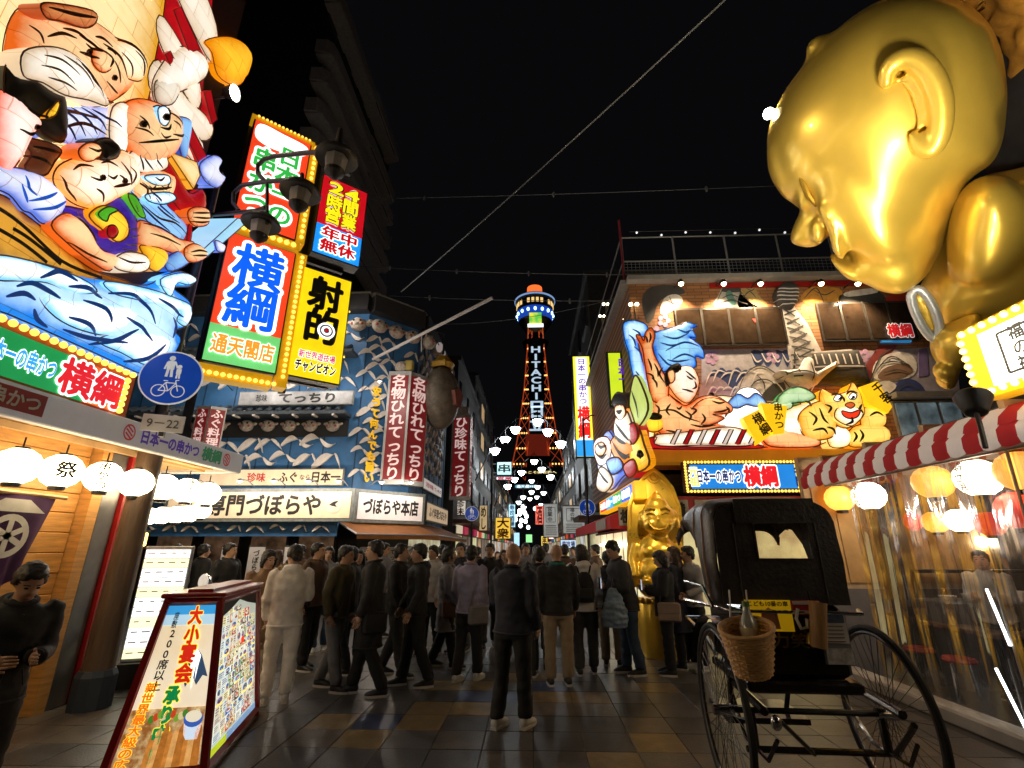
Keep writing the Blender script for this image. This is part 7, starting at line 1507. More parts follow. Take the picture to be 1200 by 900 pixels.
# near ear: raised rim, lobe and hollow
ec = [(1040, 104), (1039, 88), (1046, 74), (1061, 68), (1079, 74), (1093, 92), (1101, 114), (1103, 138), (1100, 160), (1093, 174), (1083, 176), (1074, 168), (1068, 154)]
mb = MB(); P = [gq(u, v, -1.42) for u, v in smooth_poly(ec, 4, False)]; n = len(P)
mb.tube(P, [.045+.085*sin(pi*min(1, (i/n)**.8*1.05))**.6*(.8+.35*i/n) for i in range(n)], 14)
mb.tube([gq(u, v, -1.36) for u, v in ((1046, 96), (1060, 92), (1074, 108), (1080, 132), (1078, 152))], [.03, .05, .06, .05, .03], 10)
fuse(mb, 'ear', GG, gs_, .032, 5)
mb = MB()
inflate(mb, [(1128, 224), (1150, 206), (1185, 198), (1240, 190), (1330, 200), (1330, 440), (1250, 400), (1190, 372), (1140, 380), (1110, 398), (1090, 396), (1076, 362), (1076, 338), (1094, 306), (1112, 262)], 1.0, .35, step=.2)
inflate(mb, [(1120, 232), (1150, 206), (1190, 210), (1215, 250), (1205, 300), (1165, 330), (1120, 330), (1108, 290)], .6, -.35)
fuse(mb, 'body', GG, gs_, .05, 8)
mb = MB()
inflate(mb, [(1092, 392), (1112, 378), (1148, 368), (1150, 400), (1128, 430), (1122, 448), (1108, 456), (1096, 446), (1098, 428), (1090, 412)], .35, -.5)
for k in range(3): inflate(mb, [(1092+6*k, 432+4*k), (1104+5*k, 424+4*k), (1122, 430+5*k), (1120, 442+5*k), (1100+5*k, 446+4*k)], .16, -.75+.1*k)
fuse(mb, 'foot', GG, gs_, .03, 5)
mb = MB(); MBr = [gq(u, v, -.55) for u, v in smooth_poly([(1068, 346), (1076, 339), (1086, 347), (1096, 365), (1101, 386), (1094, 397), (1082, 384), (1072, 364)], 4)]
mb.tube(MBr, .06, 10, closed=True); mb.build('oval_ring', M('ring_chrome', (.7, .76, .85), .32, .6, var=.05), gs_, smooth=True)
mb = MB(); inflate(mb, [(1070, 350), (1077, 343), (1086, 350), (1094, 366), (1098, 385), (1092, 393), (1083, 382), (1074, 364)], .05, -.5); mb.build('oval_face', GG, gs_, smooth=True)
# rough golden rockwork behind the statue
rk = thing('golden_rockwork', 'rough gold coloured rockwork rising behind the giant statue at the right edge', 'rockwork', gs_.location)
mb = MB(); inflate(mb, [(1000, -60), (1100, -90), (1300, -120), (1300, 330), (1235, 300), (1200, 240), (1182, 190), (1188, 120), (1178, 60), (1120, 10), (1050, 0)], .9, 1.6, step=.3)
o = fuse(mb, 'rock', M('rock_gold', lin('#b5802a'), .75, var=.45, scale=2.5, bump=.9, bscale=7), rk, .06, 2, fold=.16, fscale=1.6)
# support columns carrying the rockwork and the statue from the roof behind
MB().box((6.9, 4.5, 3.9), (.5, 5, 1.9)).box((7.4, 5, 7), (.5, 2.5, 6)).build('support', M('dark_render', (.03, .028, .03), .8, var=.3), rk, loc=-GO)
floodlight('black floodlight under the giant statue beside the white lit sign', atX(1140, 466, TX-.75), hc+GO+Vector((-.3, -.6, -.5)), 250, .12, 95, (1, .86, .6), .35)
p = atT(901, 133, 7.4); t = floodlight('bright floodlight beside the forehead of the giant golden statue', p, EYE.lerp(hc+GO, .62), 120, .09, 110, (1, .88, .66))
MB().ball((0, 0, 0), .075, 12, 8).build('glare_bulb', LIT('flare_bulb', (1, .9, .72), 60, light=False), t, loc=ray(901, 133).normalized()*-.06); MB().tube([Vector((0, 0, 0)), hc+GO-p+view*1.2], .03, 6).build('boom', BLACK, t)
floodlight('added unseen floodlight by the striped awning edge aimed up to brighten the giant statue', Vector((3.4, 2.3, 3.0)), hc+GO+Vector((-.5, -.5, .3)), 330, .11, 80, (1, .88, .64), .35)  # extra lamp out of view, added to brighten the gold head
# ================================================================ rickshaw seen from behind
RK = Vector((1.98, 3.62, 0))
rk_ = thing('rickshaw', 'black pulled rickshaw seen from behind with folded hood and chrome rail', 'rickshaw', RK, radians(-3))
LEA = M('hood_leather', (.034, .028, .026), .38, var=.35, scale=7, bump=.25, bscale=35); LAC = M('black_lacquer', (.02, .016, .015), .18, var=.3, coat=.5); RUB = M('tyre_rubber', (.012, .012, .012), .7)
lk = lambda u, v, y=0.: LP(rk_, u, v, y)
WR = .565
for sx, wx in ((-1, -.63), (1, .48)):
    wh = MB(); wy, wz = .42, WR
    def circ(r, x=0., n=40): return [(wx+x, wy+r*cos(2*pi*k/n), wz+r*sin(2*pi*k/n)) for k in range(n)]
    wo = MB().tube(circ(WR-.022), .024, 8, RUB, closed=True).build('wheel', None, rk_, smooth=True)
    MB().tube(circ(WR-.055), .016, 6, M('rim_steel', (.12, .11, .11), .3, .8), closed=True).build('rim', None, wo, smooth=True)
    mb = MB()
    for k in range(40):
        a = 2*pi*k/40; b = a+(.35 if k % 2 else -.35); e = .035 if k % 4 < 2 else -.035
        mb.tube([(wx+e, wy+.035*cos(b), wz+.035*sin(b)), (wx, wy+(WR-.065)*cos(a), wz+(WR-.065)*sin(a))], .0028, 4)
    mb.build('spokes', M('spoke_steel', (.1, .1, .1), .35, .8), wo); MB().tube([(wx-.07, wy, wz), (wx+.07, wy, wz)], .035, 10, CHROME).build('hub', None, wo, smooth=True)
    mb = MB(); n = 14; vs = []
    for k in range(n+1):
        a = radians(20+125*k/n); 
        for x in (-.045, .045): vs.append((wx+x, wy+(WR+.05)*cos(a), wz+(WR+.05)*sin(a)))
    mb.add(vs, [(2*k, 2*k+1, 2*k+3, 2*k+2) for k in range(n)])
    if sx < 0: mb.build('mudguard', LAC, rk_, smooth=True)
MB().tube([(-.63, .42, WR), (.48, .42, WR)], .02, 8).build('axle', M('axle_steel', (.04, .04, .04), .4, .7), rk_)
z_ax = lk(930, 848).y
for sx in (-1, 1):
    mb = MB(); P = [(sx*.42, .05, .5), (sx*.44, .2, .34), (sx*.44, .6, .34), (sx*.42, .85, .55)]; mb.tube(P, .014, 6); mb.tube([(sx*.44, .42, .34), (sx*.44, .42, .56)], .03, 8); mb.build('leaf_spring', LAC, rk_, smooth=True)
MB().tube([(-.5, .42, .33), (.5, .42, .33)], .022, 8).tube([(-.4, .0, .62), (-.1, .3, .35)], .014, 6).tube([(.4, 0, .62), (.45, .35, .35)], .02, 6).build('undercarriage', LAC, rk_, smooth=True)
a, b = lk(868, 712), lk(1000, 798)
bx0, bx1, bz0, bz1 = a.x, b.x+.02, b.y, a.y+.02
MB().box(((bx0+bx1)/2, .38, (bz0+bz1)/2), (bx1-bx0, .76, bz1-bz0), ch=.03).box(((bx0+bx1)/2, .36, bz0-.04), (bx1-bx0+.06, .8, .07), ch=.02).build('body', LAC, rk_)
MB().box(((bx0+bx1)/2, .55, bz1+.06), (bx1-bx0-.1, .45, .14), ch=.04).box(((bx0+bx1)/2, .2, bz1+.13), (bx1-bx0-.1, .12, .2), ch=.04).build('seat', M('seat_red', (.16, .015, .015), .5), rk_)
lettering(rk_, '力笑売', (bx0+bx1)/2+.02, lk(940, 751).y, .09, M('gilt', (.32, .22, .07), .4, .7), y=-.006, w=.36, bold=.02)
MB().box(((bx0+bx1)/2, .95, .42), (.6, .5, .04)).tube([(bx0+.1, .75, .75), (bx0+.12, .9, .44)], .02, 6).tube([(bx1-.1, .75, .75), (bx1-.12, .9, .44)], .02, 6).build('footboard', LAC, rk_)
for sx in (-.42, .46): MB().tube([(sx, .2, .62), (sx, .8, .66), (sx*.92, 1.5, .84), (sx*.85, 2.4, .92)], [.03, .028, .024, .02], 8, LAC).build('shaft', None, rk_, smooth=True)
MB().tube([(-.36, 2.4, .92), (.39, 2.4, .92)], .018, 8).build('pull_bar', CHROME, rk_, smooth=True)
# hood: bows and leather skin
T0_ = lk(845, 587); T1_ = lk(980, 587); zt = T0_.y; hb = lk(900, 708).y
xl, xr = lk(836, 650).x, lk(986, 650).x
def bow(y, top, bot, inset=0.): 
    n = 7; r = .13; x0, x1 = xl+inset, xr-inset; P = [(x0, y, bot), (x0-.015, y, bot+(top-bot)*.4), (x0, y, top-r)]
    for k in range(1, n): a = pi-pi/2*k/n; P.append((x0+r+r*cos(a), y, top-r+r*sin(a)))
    for k in range(1, 5): P.append((x0+r+(x1-x0-2*r)*k/5, y, top+.012*sin(pi*k/5)))
    for k in range(1, n): a = pi/2-pi/2*k/n; P.append((x1-r+r*cos(a), y, top-r+r*sin(a)))
    P += [(x1, y, top-r), (x1+.015, y, bot+(top-bot)*.4), (x1, y, bot)]; return P
rows = [bow(-.02, zt-.02, hb, .02), bow(.06, zt+.0, hb, 0), bow(.16, zt+.03, hb+.02, -.005), bow(.34, zt+.035, hb+.06, .01), bow(.46, zt+.05, hb+.38, .02), bow(.62, zt+.03, hb+.5, .01), bow(.76, zt+.0, hb+.52, .0), bow(.88, zt-.06, hb+.47, .015), bow(.98, zt-.16, hb+.43, .0)]
mb = MB(); n = len(rows[0])
for i, r in enumerate(rows): mb.add(r, [])
mb.f = [[i*n+j, i*n+j+1, (i+1)*n+j+1, (i+1)*n+j] for i in range(len(rows)-1) for j in range(n-1)]; mb.mi = [0]*len(mb.f)
h = mb.build('hood', LEA, rk_, smooth=80); sd = h.modifiers.new('s', 'SOLIDIFY'); sd.thickness = .012
mb = MB()
for k in (2, 4, 6, 8): mb.tube([(p[0], p[1], p[2]-.015) for p in rows[k]], .012, 6)
mb.build('hood_bow', M('bow_wood', (.25, .14, .1), .5), h)
# rear panel with a clear window opening
wl, wr_, wt, wb = lk(881, 612).x, lk(942, 612).x, lk(900, 611).y, lk(900, 654).y
R0 = [(p[0], p[2]) for p in rows[0]]
mb = MB(); mb.prism([(xl+.02, hb), (wl, hb), (wl, zt-.03), (xl+.16, zt-.02), (xl+.06, zt-.06), (xl+.02, zt-.15)], -.03, -.018).prism([(wr_, hb), (xr-.02, hb), (xr-.02, zt-.15), (xr-.06, zt-.06), (xr-.16, zt-.02), (wr_, zt-.03)], -.03, -.018).prism([(wl, wt), (wr_, wt), (wr_, zt-.025), (wl, zt-.025)], -.03, -.018).prism([(wl, hb), (wr_, hb), (wr_, wb), (wl, wb)], -.03, -.018).build('rear_panel', LEA, h)
MB().prism([(lk(858, 600).x, zt-.16), (lk(951, 600).x, zt-.16), (lk(951, 600).x, zt+.01), (lk(858, 600).x, zt+.01)], -.045, -.032).build('rear_flap', LEA, h)
for x in (lk(862, 650).x, lk(958, 650).x): MB().tube([(x, -.034, hb+.02), (x, -.034, zt-.16)], .005, 5).build('seam', M('seam_dark', (.03, .028, .028), .6), h)
MB().box(((wl+wr_)/2, -.022, (wt+wb)/2), (wr_-wl, .004, wt-wb)).build('rear_window', vm, h)
mb = MB()
for (x0, x1, z0, z1) in ((wl-.012, wr_+.012, wt, wt+.012), (wl-.012, wr_+.012, wb-.012, wb), (wl-.012, wl, wb, wt), (wr_, wr_+.012, wb, wt)): mb.box(((x0+x1)/2, -.034, (z0+z1)/2), (x1-x0, .008, z1-z0))
mb.build('window_binding', LEA, h)
# chrome rail and brackets
rz0 = lk(900, 716).y
MB().tube([(lk(806, 712).x+.1, .5, rz0+.02), (lk(838, 712).x, .1, rz0+.02), (lk(850, 714).x, -.1, rz0+.01), (lk(1000, 716).x, -.1, rz0), (lk(1012, 716).x+.02, .1, rz0)], .012, 8).tube([(lk(828, 690).x, .1, lk(828, 688).y), (lk(836, 712).x, .02, rz0+.02)], .012, 8).tube([(lk(815, 684).x, .3, lk(815, 684).y), (lk(828, 690).x, .1, lk(828, 688).y)], .012, 8).build('chrome_rail', CHROME, rk_, smooth=True)
MB().tube([(.62, .95, 1.02), (.85, 1.0, .98), (1.0, 1.15, .9)], .014, 8).build('grab_handle', CHROME, rk_, smooth=True)
MB().ball((-.44, -.03, lk(870, 790).y-.26), (.035, .03, .045), 12, 8).build('side_lamp', CHROME, rk_, smooth=True)
MB().box((-.55, -.0, lk(825, 735).y), (.05, .03, .06), ch=.01).build('reflector', M('reflector_red', (.5, .02, .03), .2, emit=.1, light=False), rk_)
def rthing(name, lab, cat, loc, rz=0.): p = Matrix.Translation(RK) @ Matrix.Rotation(radians(-3), 4, 'Z') @ Vector(loc); return thing(name, lab, cat, p, radians(-3)+rz)
nt_ = rthing('notice_card', 'yellow notice card tucked behind the chrome rail of the rickshaw', 'notice', (lk(897, 720).x, -.06, (lk(897, 702).y+lk(897, 738).y)/2))
cw_, ch_ = lk(925, 720).x-lk(872, 720).x, lk(897, 702).y-lk(897, 738).y
MB().box((0, 0, 0), (cw_, .006, ch_)).build('card', M('card_yellow', lin('#e8b414'), .6, var=.06, emit=.1, light=False), nt_); lettering(nt_, 'こども10番の車', 0, ch_*.38, .032, LBLK, y=-.008, w=cw_*.88, bold=.03)
MB().prism([(-.06, -.08), (.06, -.08), (.05, .02), (0, .05), (-.05, .02)], -.0075, -.006).build('printed_figure', M('card_print', (.5, .2, .1), .6), nt_)
pc = rthing('red_packet', 'small red and white packet beside the yellow notice card', 'packet', (lk(940, 710).x, -.05, lk(940, 711).y)); MB().box((0, 0, 0), (.18, .02, .09), ch=.005).build('box', M('packet_red', (.45, .03, .03), .5), pc); MB().box((0, -.012, .03), (.17, .003, .02)).build('label', WHITEP, pc)
# bamboo basket with a bottle
bc = lk(877, 762, -.16); bk = rthing('woven_basket', 'woven bamboo basket hanging from the rickshaw rail with a bottle inside', 'basket', (bc.x, -.2, bc.y-.12))
WK = M('bamboo', (.62, .36, .15), .55, var=.35, scale=8, bump=.1, bscale=80)
prof = [(.1, 0), (.115, .02), (.15, .25), (.158, .28)]; tilt = Matrix.Rotation(-.14, 3, 'Y') @ Matrix.Rotation(.32, 3, 'X')
mb = MB(); nn = 30
for r in range(16):
    z = .01+.27*r/15; rad = .105+.05*min(1, z/.26); mb.tube([tilt @ Vector(((rad+.005*(1 if (k+r) % 2 else -1))*cos(2*pi*k/nn), (rad+.005*(1 if (k+r) % 2 else -1))*.8*sin(2*pi*k/nn), z)) for k in range(nn)], .0095, 5, closed=True)
mb.build('weave', WK, bk, smooth=True); mb = MB()
for k in range(15): a = 2*pi*k/15; mb.tube([tilt @ Vector(((.105+.05*t)*cos(a), (.105+.05*t)*.8*sin(a), .27*t)) for t in (0, .5, 1)], .006, 4)
mb.build('stake', WK, bk); MB().tube([tilt @ Vector((.16*cos(2*pi*k/30), .13*sin(2*pi*k/30), .285)) for k in range(30)], .013, 8, closed=True).build('rim', WK, bk, smooth=True); MB().lathe([(.1, 0), (.1, .01)], n=20, sy=.8).build('bottom', WK, bk)
mb = MB()
for s in (-.06, .05): mb.tube([(s-.03, .04, .27), (s, .08, .4), (s+.01, .1, .47)], .006, 5)
mb.build('string', M('string_white', (.6, .55, .5), .7), bk)
bo = rthing('glass_bottle', 'clear bottle with a cream label standing in the woven basket', 'bottle', (bc.x+.01, -.2, bc.y-.04)); MB().lathe([(.045, 0), (.055, .02), (.055, .2), (.024, .265), (.02, .3)], n=16).build('glass', M('bottle_glass', (.3, .32, .3), .08, var=.1, coat=.5), bo, smooth=True); MB().lathe([(.056, .08), (.056, .18)], n=16).build('label', M('label_cream', (.55, .48, .3), .6), bo); MB().lathe([(.023, .3), (.023, .33)], n=12).build('cap', M('cap_green', (.1, .2, .05), .4), bo)
bt = lk(959, 733, -.14); bb_ = rthing('bamboo_tube', 'cut bamboo tube holder hanging at the right of the rickshaw rail', 'holder', (bt.x, -.14, bt.y)); Rz_ = Matrix.Rotation(.16, 3, 'Y')
MB().lathe([(.048, -.13), (.052, .12), (.055, .14), (.045, .14), (.04, -.1)], n=20, mat=M('bamboo_pale', (.42, .24, .1), .45, var=.2, scale=5, stretch=(8, 8, .6)), rot=Rz_).build('tube', None, bb_, smooth=True); MB().tube([(0, .05, .1), (0, .06, .2)], .006, 5).build('cord', BLACK, bb_)
lf = lk(984, 750, -.1); lh = rthing('leaflet_holder', 'sheet of printed leaflets clipped at the right of the rickshaw body', 'leaflet', (lf.x, -.07, lf.y))
MB().box((0, .02, 0), (.17, .015, .3)).build('backing', GREYM, lh); MB().box((.0, .005, .06), (.15, .006, .17)).build('leaflet', M('paper_pale', (.75, .7, .66), .7, var=.06), lh); MB().box((0, -.0, -.1), (.16, .006, .09)).build('leaflet', M('paper_grey', (.55, .55, .56), .6, var=.5, scale=20), lh); MB().box((0, -.0, .12), (.13, .004, .05)).build('leaflet_picture', M('paper_blue', (.1, .14, .25), .6, var=.6, scale=25), lh)
for k in range(5): MB().box((-.01, -.0, .075-.022*k), (.12, .003, .006)).build('text_line', M('paper_ink', (.2, .15, .15), .6), lh)
hk = rthing('white_hook', 'white plastic hook on the rickshaw rail beside the notice card', 'hook', (lk(927, 722).x, -.12, lk(927, 722).y)); MB().tube([(0, 0, .06), (-.02, 0, 0), (0, 0, -.06), (.04, 0, -.05), (.045, 0, 0)], .01, 6).build('loop', WHITEP, hk)
bell = rthing('brass_bell', 'small brass bell on the right of the rickshaw body', 'bell', (lk(946, 745).x, -.05, lk(946, 745).y)); MB().lathe([(.035, -.04), (.03, -.01), (.018, .02), (.006, .03)], n=14).build('body', M('brass', (.5, .38, .1), .4, .6), bell, smooth=True); MB().tube([(0, 0, .03), (0, .02, .08)], .006, 5).build('loop', BLACK, bell)
# ================================================================ people
def loft(mb, rings, n=20, mat=None):
    vs = []
    for cx, cy, cz, rx_, ry_ in rings:
        for j in range(n):
            w = 2*pi*j/n; vs.append((cx+rx_*cos(w), cy+ry_*sin(w), cz))
    k = len(rings); fs = [(i*n+j, i*n+(j+1) % n, (i+1)*n+(j+1) % n, (i+1)*n+j) for i in range(k-1) for j in range(n)]
    fs += [tuple(range(n-1, -1, -1)), tuple((k-1)*n+j for j in range(n))]
    return mb.add(vs, fs, mat)
SK = [M('skin_%d' % i, c, .55, var=.12, scale=9) for i, c in enumerate(((.5, .3, .2), (.42, .24, .15), (.56, .35, .25)))]
def cloth(n, c, r=.8): return M('cloth_'+n, c, r, var=.22, scale=7, bump=.15, bscale=120)
HAIR = M('hair_black', (.012, .01, .009), .45, var=.4, scale=30, stretch=(3, 3, .4), bump=.3, bscale=60); HBR = M('hair_brown', (.06, .03, .016), .45, var=.4, scale=30, stretch=(3, 3, .4), bump=.3, bscale=60)
EYE_M = M('eye_dark', (.01, .008, .008), .2); LIP = M('lip', (.3, .1, .08), .5)
C_BLK, C_NVY, C_CHR = cloth('black', (.014, .014, .016)), cloth('navy', (.018, .022, .04)), cloth('charcoal', (.04, .04, .042))
C_WHT, C_CRM, C_BGE = cloth('white', (.8, .77, .73)), cloth('cream', (.55, .47, .36)), cloth('beige', (.3, .23, .15))
C_GRY, C_OLV, C_BRN, C_LIL, C_DEN, C_LGR = cloth('grey', (.2, .2, .21)), cloth('olive', (.09, .07, .03)), cloth('brown', (.1, .055, .03)), cloth('lilac', (.32, .3, .42)), cloth('denim', (.04, .07, .13)), cloth('light_grey', (.42, .41, .41))
SOLE = M('sole_white', (.6, .58, .55), .6); SH_B = M('shoe_black', (.02, .02, .022), .5); SH_W = M('shoe_white', (.6, .58, .55), .5, var=.1)
npeople = 0
def person(label, x, y, head, ht=1.7, top=C_BLK, style='jacket', pants=C_BLK, hair=HAIR, cut='short', shoes=SH_B, skin=0, lean=0., look=0., nod=0., arms=None, stride=.0, w=1., vox=.023, cap=None):
    global npeople; npeople += 1
    t = thing('person', label, 'person', (x, y, 0), head); s = ht/1.7; sk = SK[skin]
    rnd = random.Random(npeople*13)
    HIP = Vector((0, 0, .9))
    Rl = Matrix.Rotation(lean, 3, 'X')
    def up(p): p = Vector(p); return (HIP+Rl @ (p-HIP))*s if p.z > .9 else p*s
    def warp(mb): mb.v = [up(v) for v in mb.v]
    A = {-1: ((-.14, .02, -1), (-.02, -.2, -1)), 1: ((.14, .02, -1), (.02, -.2, -1))}
    for q in (-1, 1): A[q] = (tuple(Vector(A[q][0])+Vector((rnd.uniform(-.03, .08)*q, rnd.uniform(-.2, .2), 0))), tuple(Vector(A[q][1])+Vector((-q*rnd.uniform(0, .15), -rnd.uniform(0, .45), 0))))
    look += rnd.uniform(-.35, .35); nod += rnd.uniform(-.03, .12)
    if arms: A.update(arms)
    st = {-1: -stride, 1: stride}
    J = {}
    for q in (-1, 1):
        sh = Vector((q*.185*w, .0, 1.385)); u = Vector(A[q][0]).normalized(); f = Vector(A[q][1]).normalized(); el = sh+u*.285; wr_ = el+f*.245; J[q] = (sh, el, wr_, f)
    L = {q: (Vector((q*.095*w, 0, .88)), Vector((q*.105*w, st[q]*.22-.03*abs(stride), .47)), Vector((q*.105*w, st[q]*.5+(.06 if st[q] > 0 else 0), .085))) for q in (-1, 1)}
    # ---- body: one skin
    b = MB()
    loft(b, [(0, 0, .8, .15*w, .1), (0, 0, .95, .155*w, .11), (0, -.01, 1.1, .14*w, .1), (0, -.01, 1.28, .165*w, .11), (0, 0, 1.39, .17*w, .095), (0, .005, 1.45, .07, .065)])
    Rh = Matrix.Rotation(look, 3, 'Z') @ Matrix.Rotation(nod, 3, 'X'); HC = Vector((0, -.02, 1.585))
    hp = lambda p: HC+Rh @ Vector(p)
    b.tube([(0, .01, 1.4), (0, -.0, 1.53)], [.06, .055], 12); b.ball(hp((0, .012, .025)), (.078, .096, .093), 16, 12, rot=Rh); b.ball(hp((0, -.03, -.035)), (.06, .068, .08), 14, 10, rot=Rh); b.ball(hp((0, -.06, -.085)), (.032, .03, .025), 10, 8, rot=Rh)
    b.tube([hp((0, -.088, .02)), hp((0, -.112, -.022))], [.012, .019], 8)
    for q in (-1, 1): b.ball(hp((q*.079, .01, -.005)), (.013, .024, .034), 8, 6, rot=Rh)
    for q in (-1, 1):
        sh, el, wr_, f = J[q]; b.tube([sh, sh.lerp(el, .5), el, el.lerp(wr_, .4), wr_], [.052, .048, .038, .04, .027], 10); b.ball(wr_+f*.05, (.03, .03, .03), 10, 8)
        h_, k_, a_ = L[q]; b.tube([h_, h_.lerp(k_, .5), k_, k_.lerp(a_, .35), a_, a_+Vector((0, -.02, -.04))], [.085, .078, .055, .056, .036, .04], 12); b.tube([a_+Vector((0, .02, -.045)), a_+Vector((0, -.14, -.055))], [.036, .032], 8)
    warp(b); body = fuse(b, 'body', sk, t, vox*s, 2)
    hd = MB()
    for q in (-1, 1):
        sh, el, wr_, f = J[q]; side = f.cross(Vector((q, 0, 0)));
        if side.length < .2: side = Vector((0, 1, 0))
        side.normalize(); nrm = f.cross(side).normalized(); pc_ = wr_+f*.05
        hd.ball(pc_, (.04, .04, .022), 10, 8, rot=Matrix((side, f, nrm)).transposed())
        for k in range(4):
            o = side*(.03-.02*k); ln = (.06, .07, .066, .05)[k]; c_ = -nrm*q*.016; hd.tube([pc_+o+f*.025, pc_+o+f*(.03+ln*.5)+c_*.4, pc_+o*.9+f*(.03+ln*.85)+c_*1.6, pc_+o*.85+f*(.028+ln)+c_*2.6], [.0095, .009, .008, .006], 6)
        hd.tube([pc_+side*.032-f*.015, pc_+side*.055+f*.02, pc_+side*.056+f*.05-nrm*q*.01], [.011, .01, .007], 6)
    warp(hd); bm = bmesh.new(); bm.from_mesh(body.data); me2 = hd.mesh('h'); bm.from_mesh(me2); bm.to_mesh(body.data); bm.free(); bpy.data.meshes.remove(me2); body.data.polygons.foreach_set('use_smooth', [True]*len(body.data.polygons))
    f_ = MB()
    for q in (-1, 1): f_.ball(hp((q*.031, -.083, .012)), (.014, .008, .006), 8, 6, rot=Rh)
    warp(f_); f_.build('eyes', EYE_M, body)
    f_ = MB()
    for q in (-1, 1): f_.tube([hp((q*.016, -.091, .034)), hp((q*.034, -.09, .039)), hp((q*.05, -.077, .033))], .004, 5)
    warp(f_); f_.build('eyebrows', HAIR, body); f_ = MB(); f_.tube([hp((-.022, -.094, -.056)), hp((0, -.101, -.055)), hp((.022, -.094, -.056))], [.003, .006, .003], 6); warp(f_); f_.build('mouth', LIP, body)
    # ---- hair
    if cut != 'bald':
        h = MB(); h.ball(hp((0, .03, .045)), (.09, .102, .09), 16, 12, rot=Rh); h.ball(hp((0, -.025, .088)), (.07, .05, .036), 12, 8, rot=Rh); h.ball(hp((0, .07, -.02)), (.075, .05, .07), 12, 8, rot=Rh)
        for q in (-1, 1): h.ball(hp((q*.075, .02, .02)), (.02, .05, .05), 8, 6, rot=Rh)
        if cut == 'long':
            loft(h, [(0, .075, 1.24, .09, .04), (0, .085, 1.35, .115, .055), (0, .06, 1.5, .1, .06), (0, .04, 1.6, .085, .07)])
            for q in (-1, 1): h.tube([hp((q*.082, -.01, .02)), hp((q*.09, .0, -.08)), hp((q*.1, .0, -.19))], [.025, .028, .016], 8)
        if cut == 'bob': loft(h, [(0, .05, 1.47, .09, .06), (0, .05, 1.55, .1, .07), (0, .03, 1.64, .085, .08)]); [h.tube([hp((q*.08, -.03, .03)), hp((q*.09, -.02, -.07))], [.025, .02], 8) for q in (-1, 1)]
        if cut == 'bun': h.ball(hp((0, .1, .09)), .045, 10, 8)
        warp(h); fuse(h, 'hair', hair, t, .014*s, 2, fold=.011, fscale=34)
    # ---- top
    c = MB(); puff = style == 'puffer'; hem = {'jacket': .82, 'puffer': .78, 'coat': .5, 'hoodie': .8, 'dress': .3, 'sweater': .84}[style]
    rings = []; zs_ = []; z = hem
    while z < 1.42: zs_.append(z); z += .025
    for z in zs_:
        if z < .9: rx_ = .185+(.9-z)*(.08 if style in ('coat', 'dress') else .02)
        elif z < 1.15: rx_ = .185-.012*sin((z-.9)/.25*pi)
        else: rx_ = .178+.022*sin(min(1, (z-1.15)/.2)*pi/2)
        if z > 1.36: rx_ -= (z-1.36)*1.1
        ry_ = rx_*.68+.012
        e = (.012*abs(sin((z-hem)*pi/.085)) if puff else 0); g = .012 if puff else .004
        rings.append((0, .0, z, (rx_+e+g)*w, ry_+e+g))
    rings += [(0, .0, 1.435, .1, .085), (0, .0, 1.475, .075, .07)]
    loft(c, rings, 24)
    thick = .018 if puff else .01 if style != 'sweater' else .004
    for q in (-1, 1):
        sh, el, wr_, f = J[q]; n_ = 9; P = [sh.lerp(el, k/4) for k in range(5)]+[el.lerp(wr_, k/4) for k in range(1, 5)]
        c.tube([sh+Vector((-q*.03, 0, .005))]+P, [.07+thick]+[(.066-.002*k+thick+(.008*abs(sin(k*1.6)) if puff else 0)) for k in range(9)], 12)
    if style == 'hoodie': c.ball((0, .09, 1.42), (.12, .07, .075), 14, 10)
    if style in ('coat', 'jacket'): [c.tube([(q*.05, -.085, 1.46), (q*.07, -.12, 1.36), (q*.02, -.135, 1.2)], [.018, .022, .01], 6) for q in (-1, 1)]
    warp(c); fuse(c, {'jacket': 'jacket', 'puffer': 'padded_jacket', 'coat': 'coat', 'hoodie': 'hooded_top', 'dress': 'dress', 'sweater': 'sweater'}[style], top, t, vox*s*.95, 2, fold=.012 if not puff else .005, fscale=6.5)
    # ---- cuffs, hem band, collar
    if style in ('jacket', 'hoodie', 'puffer', 'coat'):
        mb = MB(); k0 = hem+.015; rr_ = [r_ for r_ in rings if abs(r_[2]-hem) < .03][0]
        mb.tube([(rr_[3]*1.02*cos(2*pi*k/24), rr_[4]*1.03*sin(2*pi*k/24), k0) for k in range(24)], .011, 6, closed=True); warp(mb); mb.build('hem_band', top, t, smooth=True)
        mb = MB(); mb.tube([(.083*cos(2*pi*k/16), .006+.076*sin(2*pi*k/16), 1.462-.012*cos(2*pi*k/16+pi/2)) for k in range(16)], .017, 8, closed=True); warp(mb); mb.build('collar', top, t, smooth=True)
        mb = MB(); mb.tube([(.004, -.12-.02*sin(pi*k/6), 1.4-(1.4-hem)*k/6) for k in range(7)], .006, 5); warp(mb); mb.build('zip', STEEL, t)
        for q in (-1, 1):
            mb = MB(); f3 = J[q][3]; mb.tube([J[q][2]-f3*.02, J[q][2]+f3*.012], [.05, .049], 12); warp(mb); mb.build('cuff', top, t, smooth=True)
            mb = MB(); mb.tube([(q*.1*w, -.125, 1.04), (q*.135*w, -.12, .93)], .006, 5); warp(mb); mb.build('pocket_edge', STEEL if puff else top, t)
    # ---- trousers and shoes
    p = MB(); loft(p, [(0, 0, .78, .155*w, .115), (0, 0, .86, .17*w, .125), (0, 0, .97, .16*w, .12)])
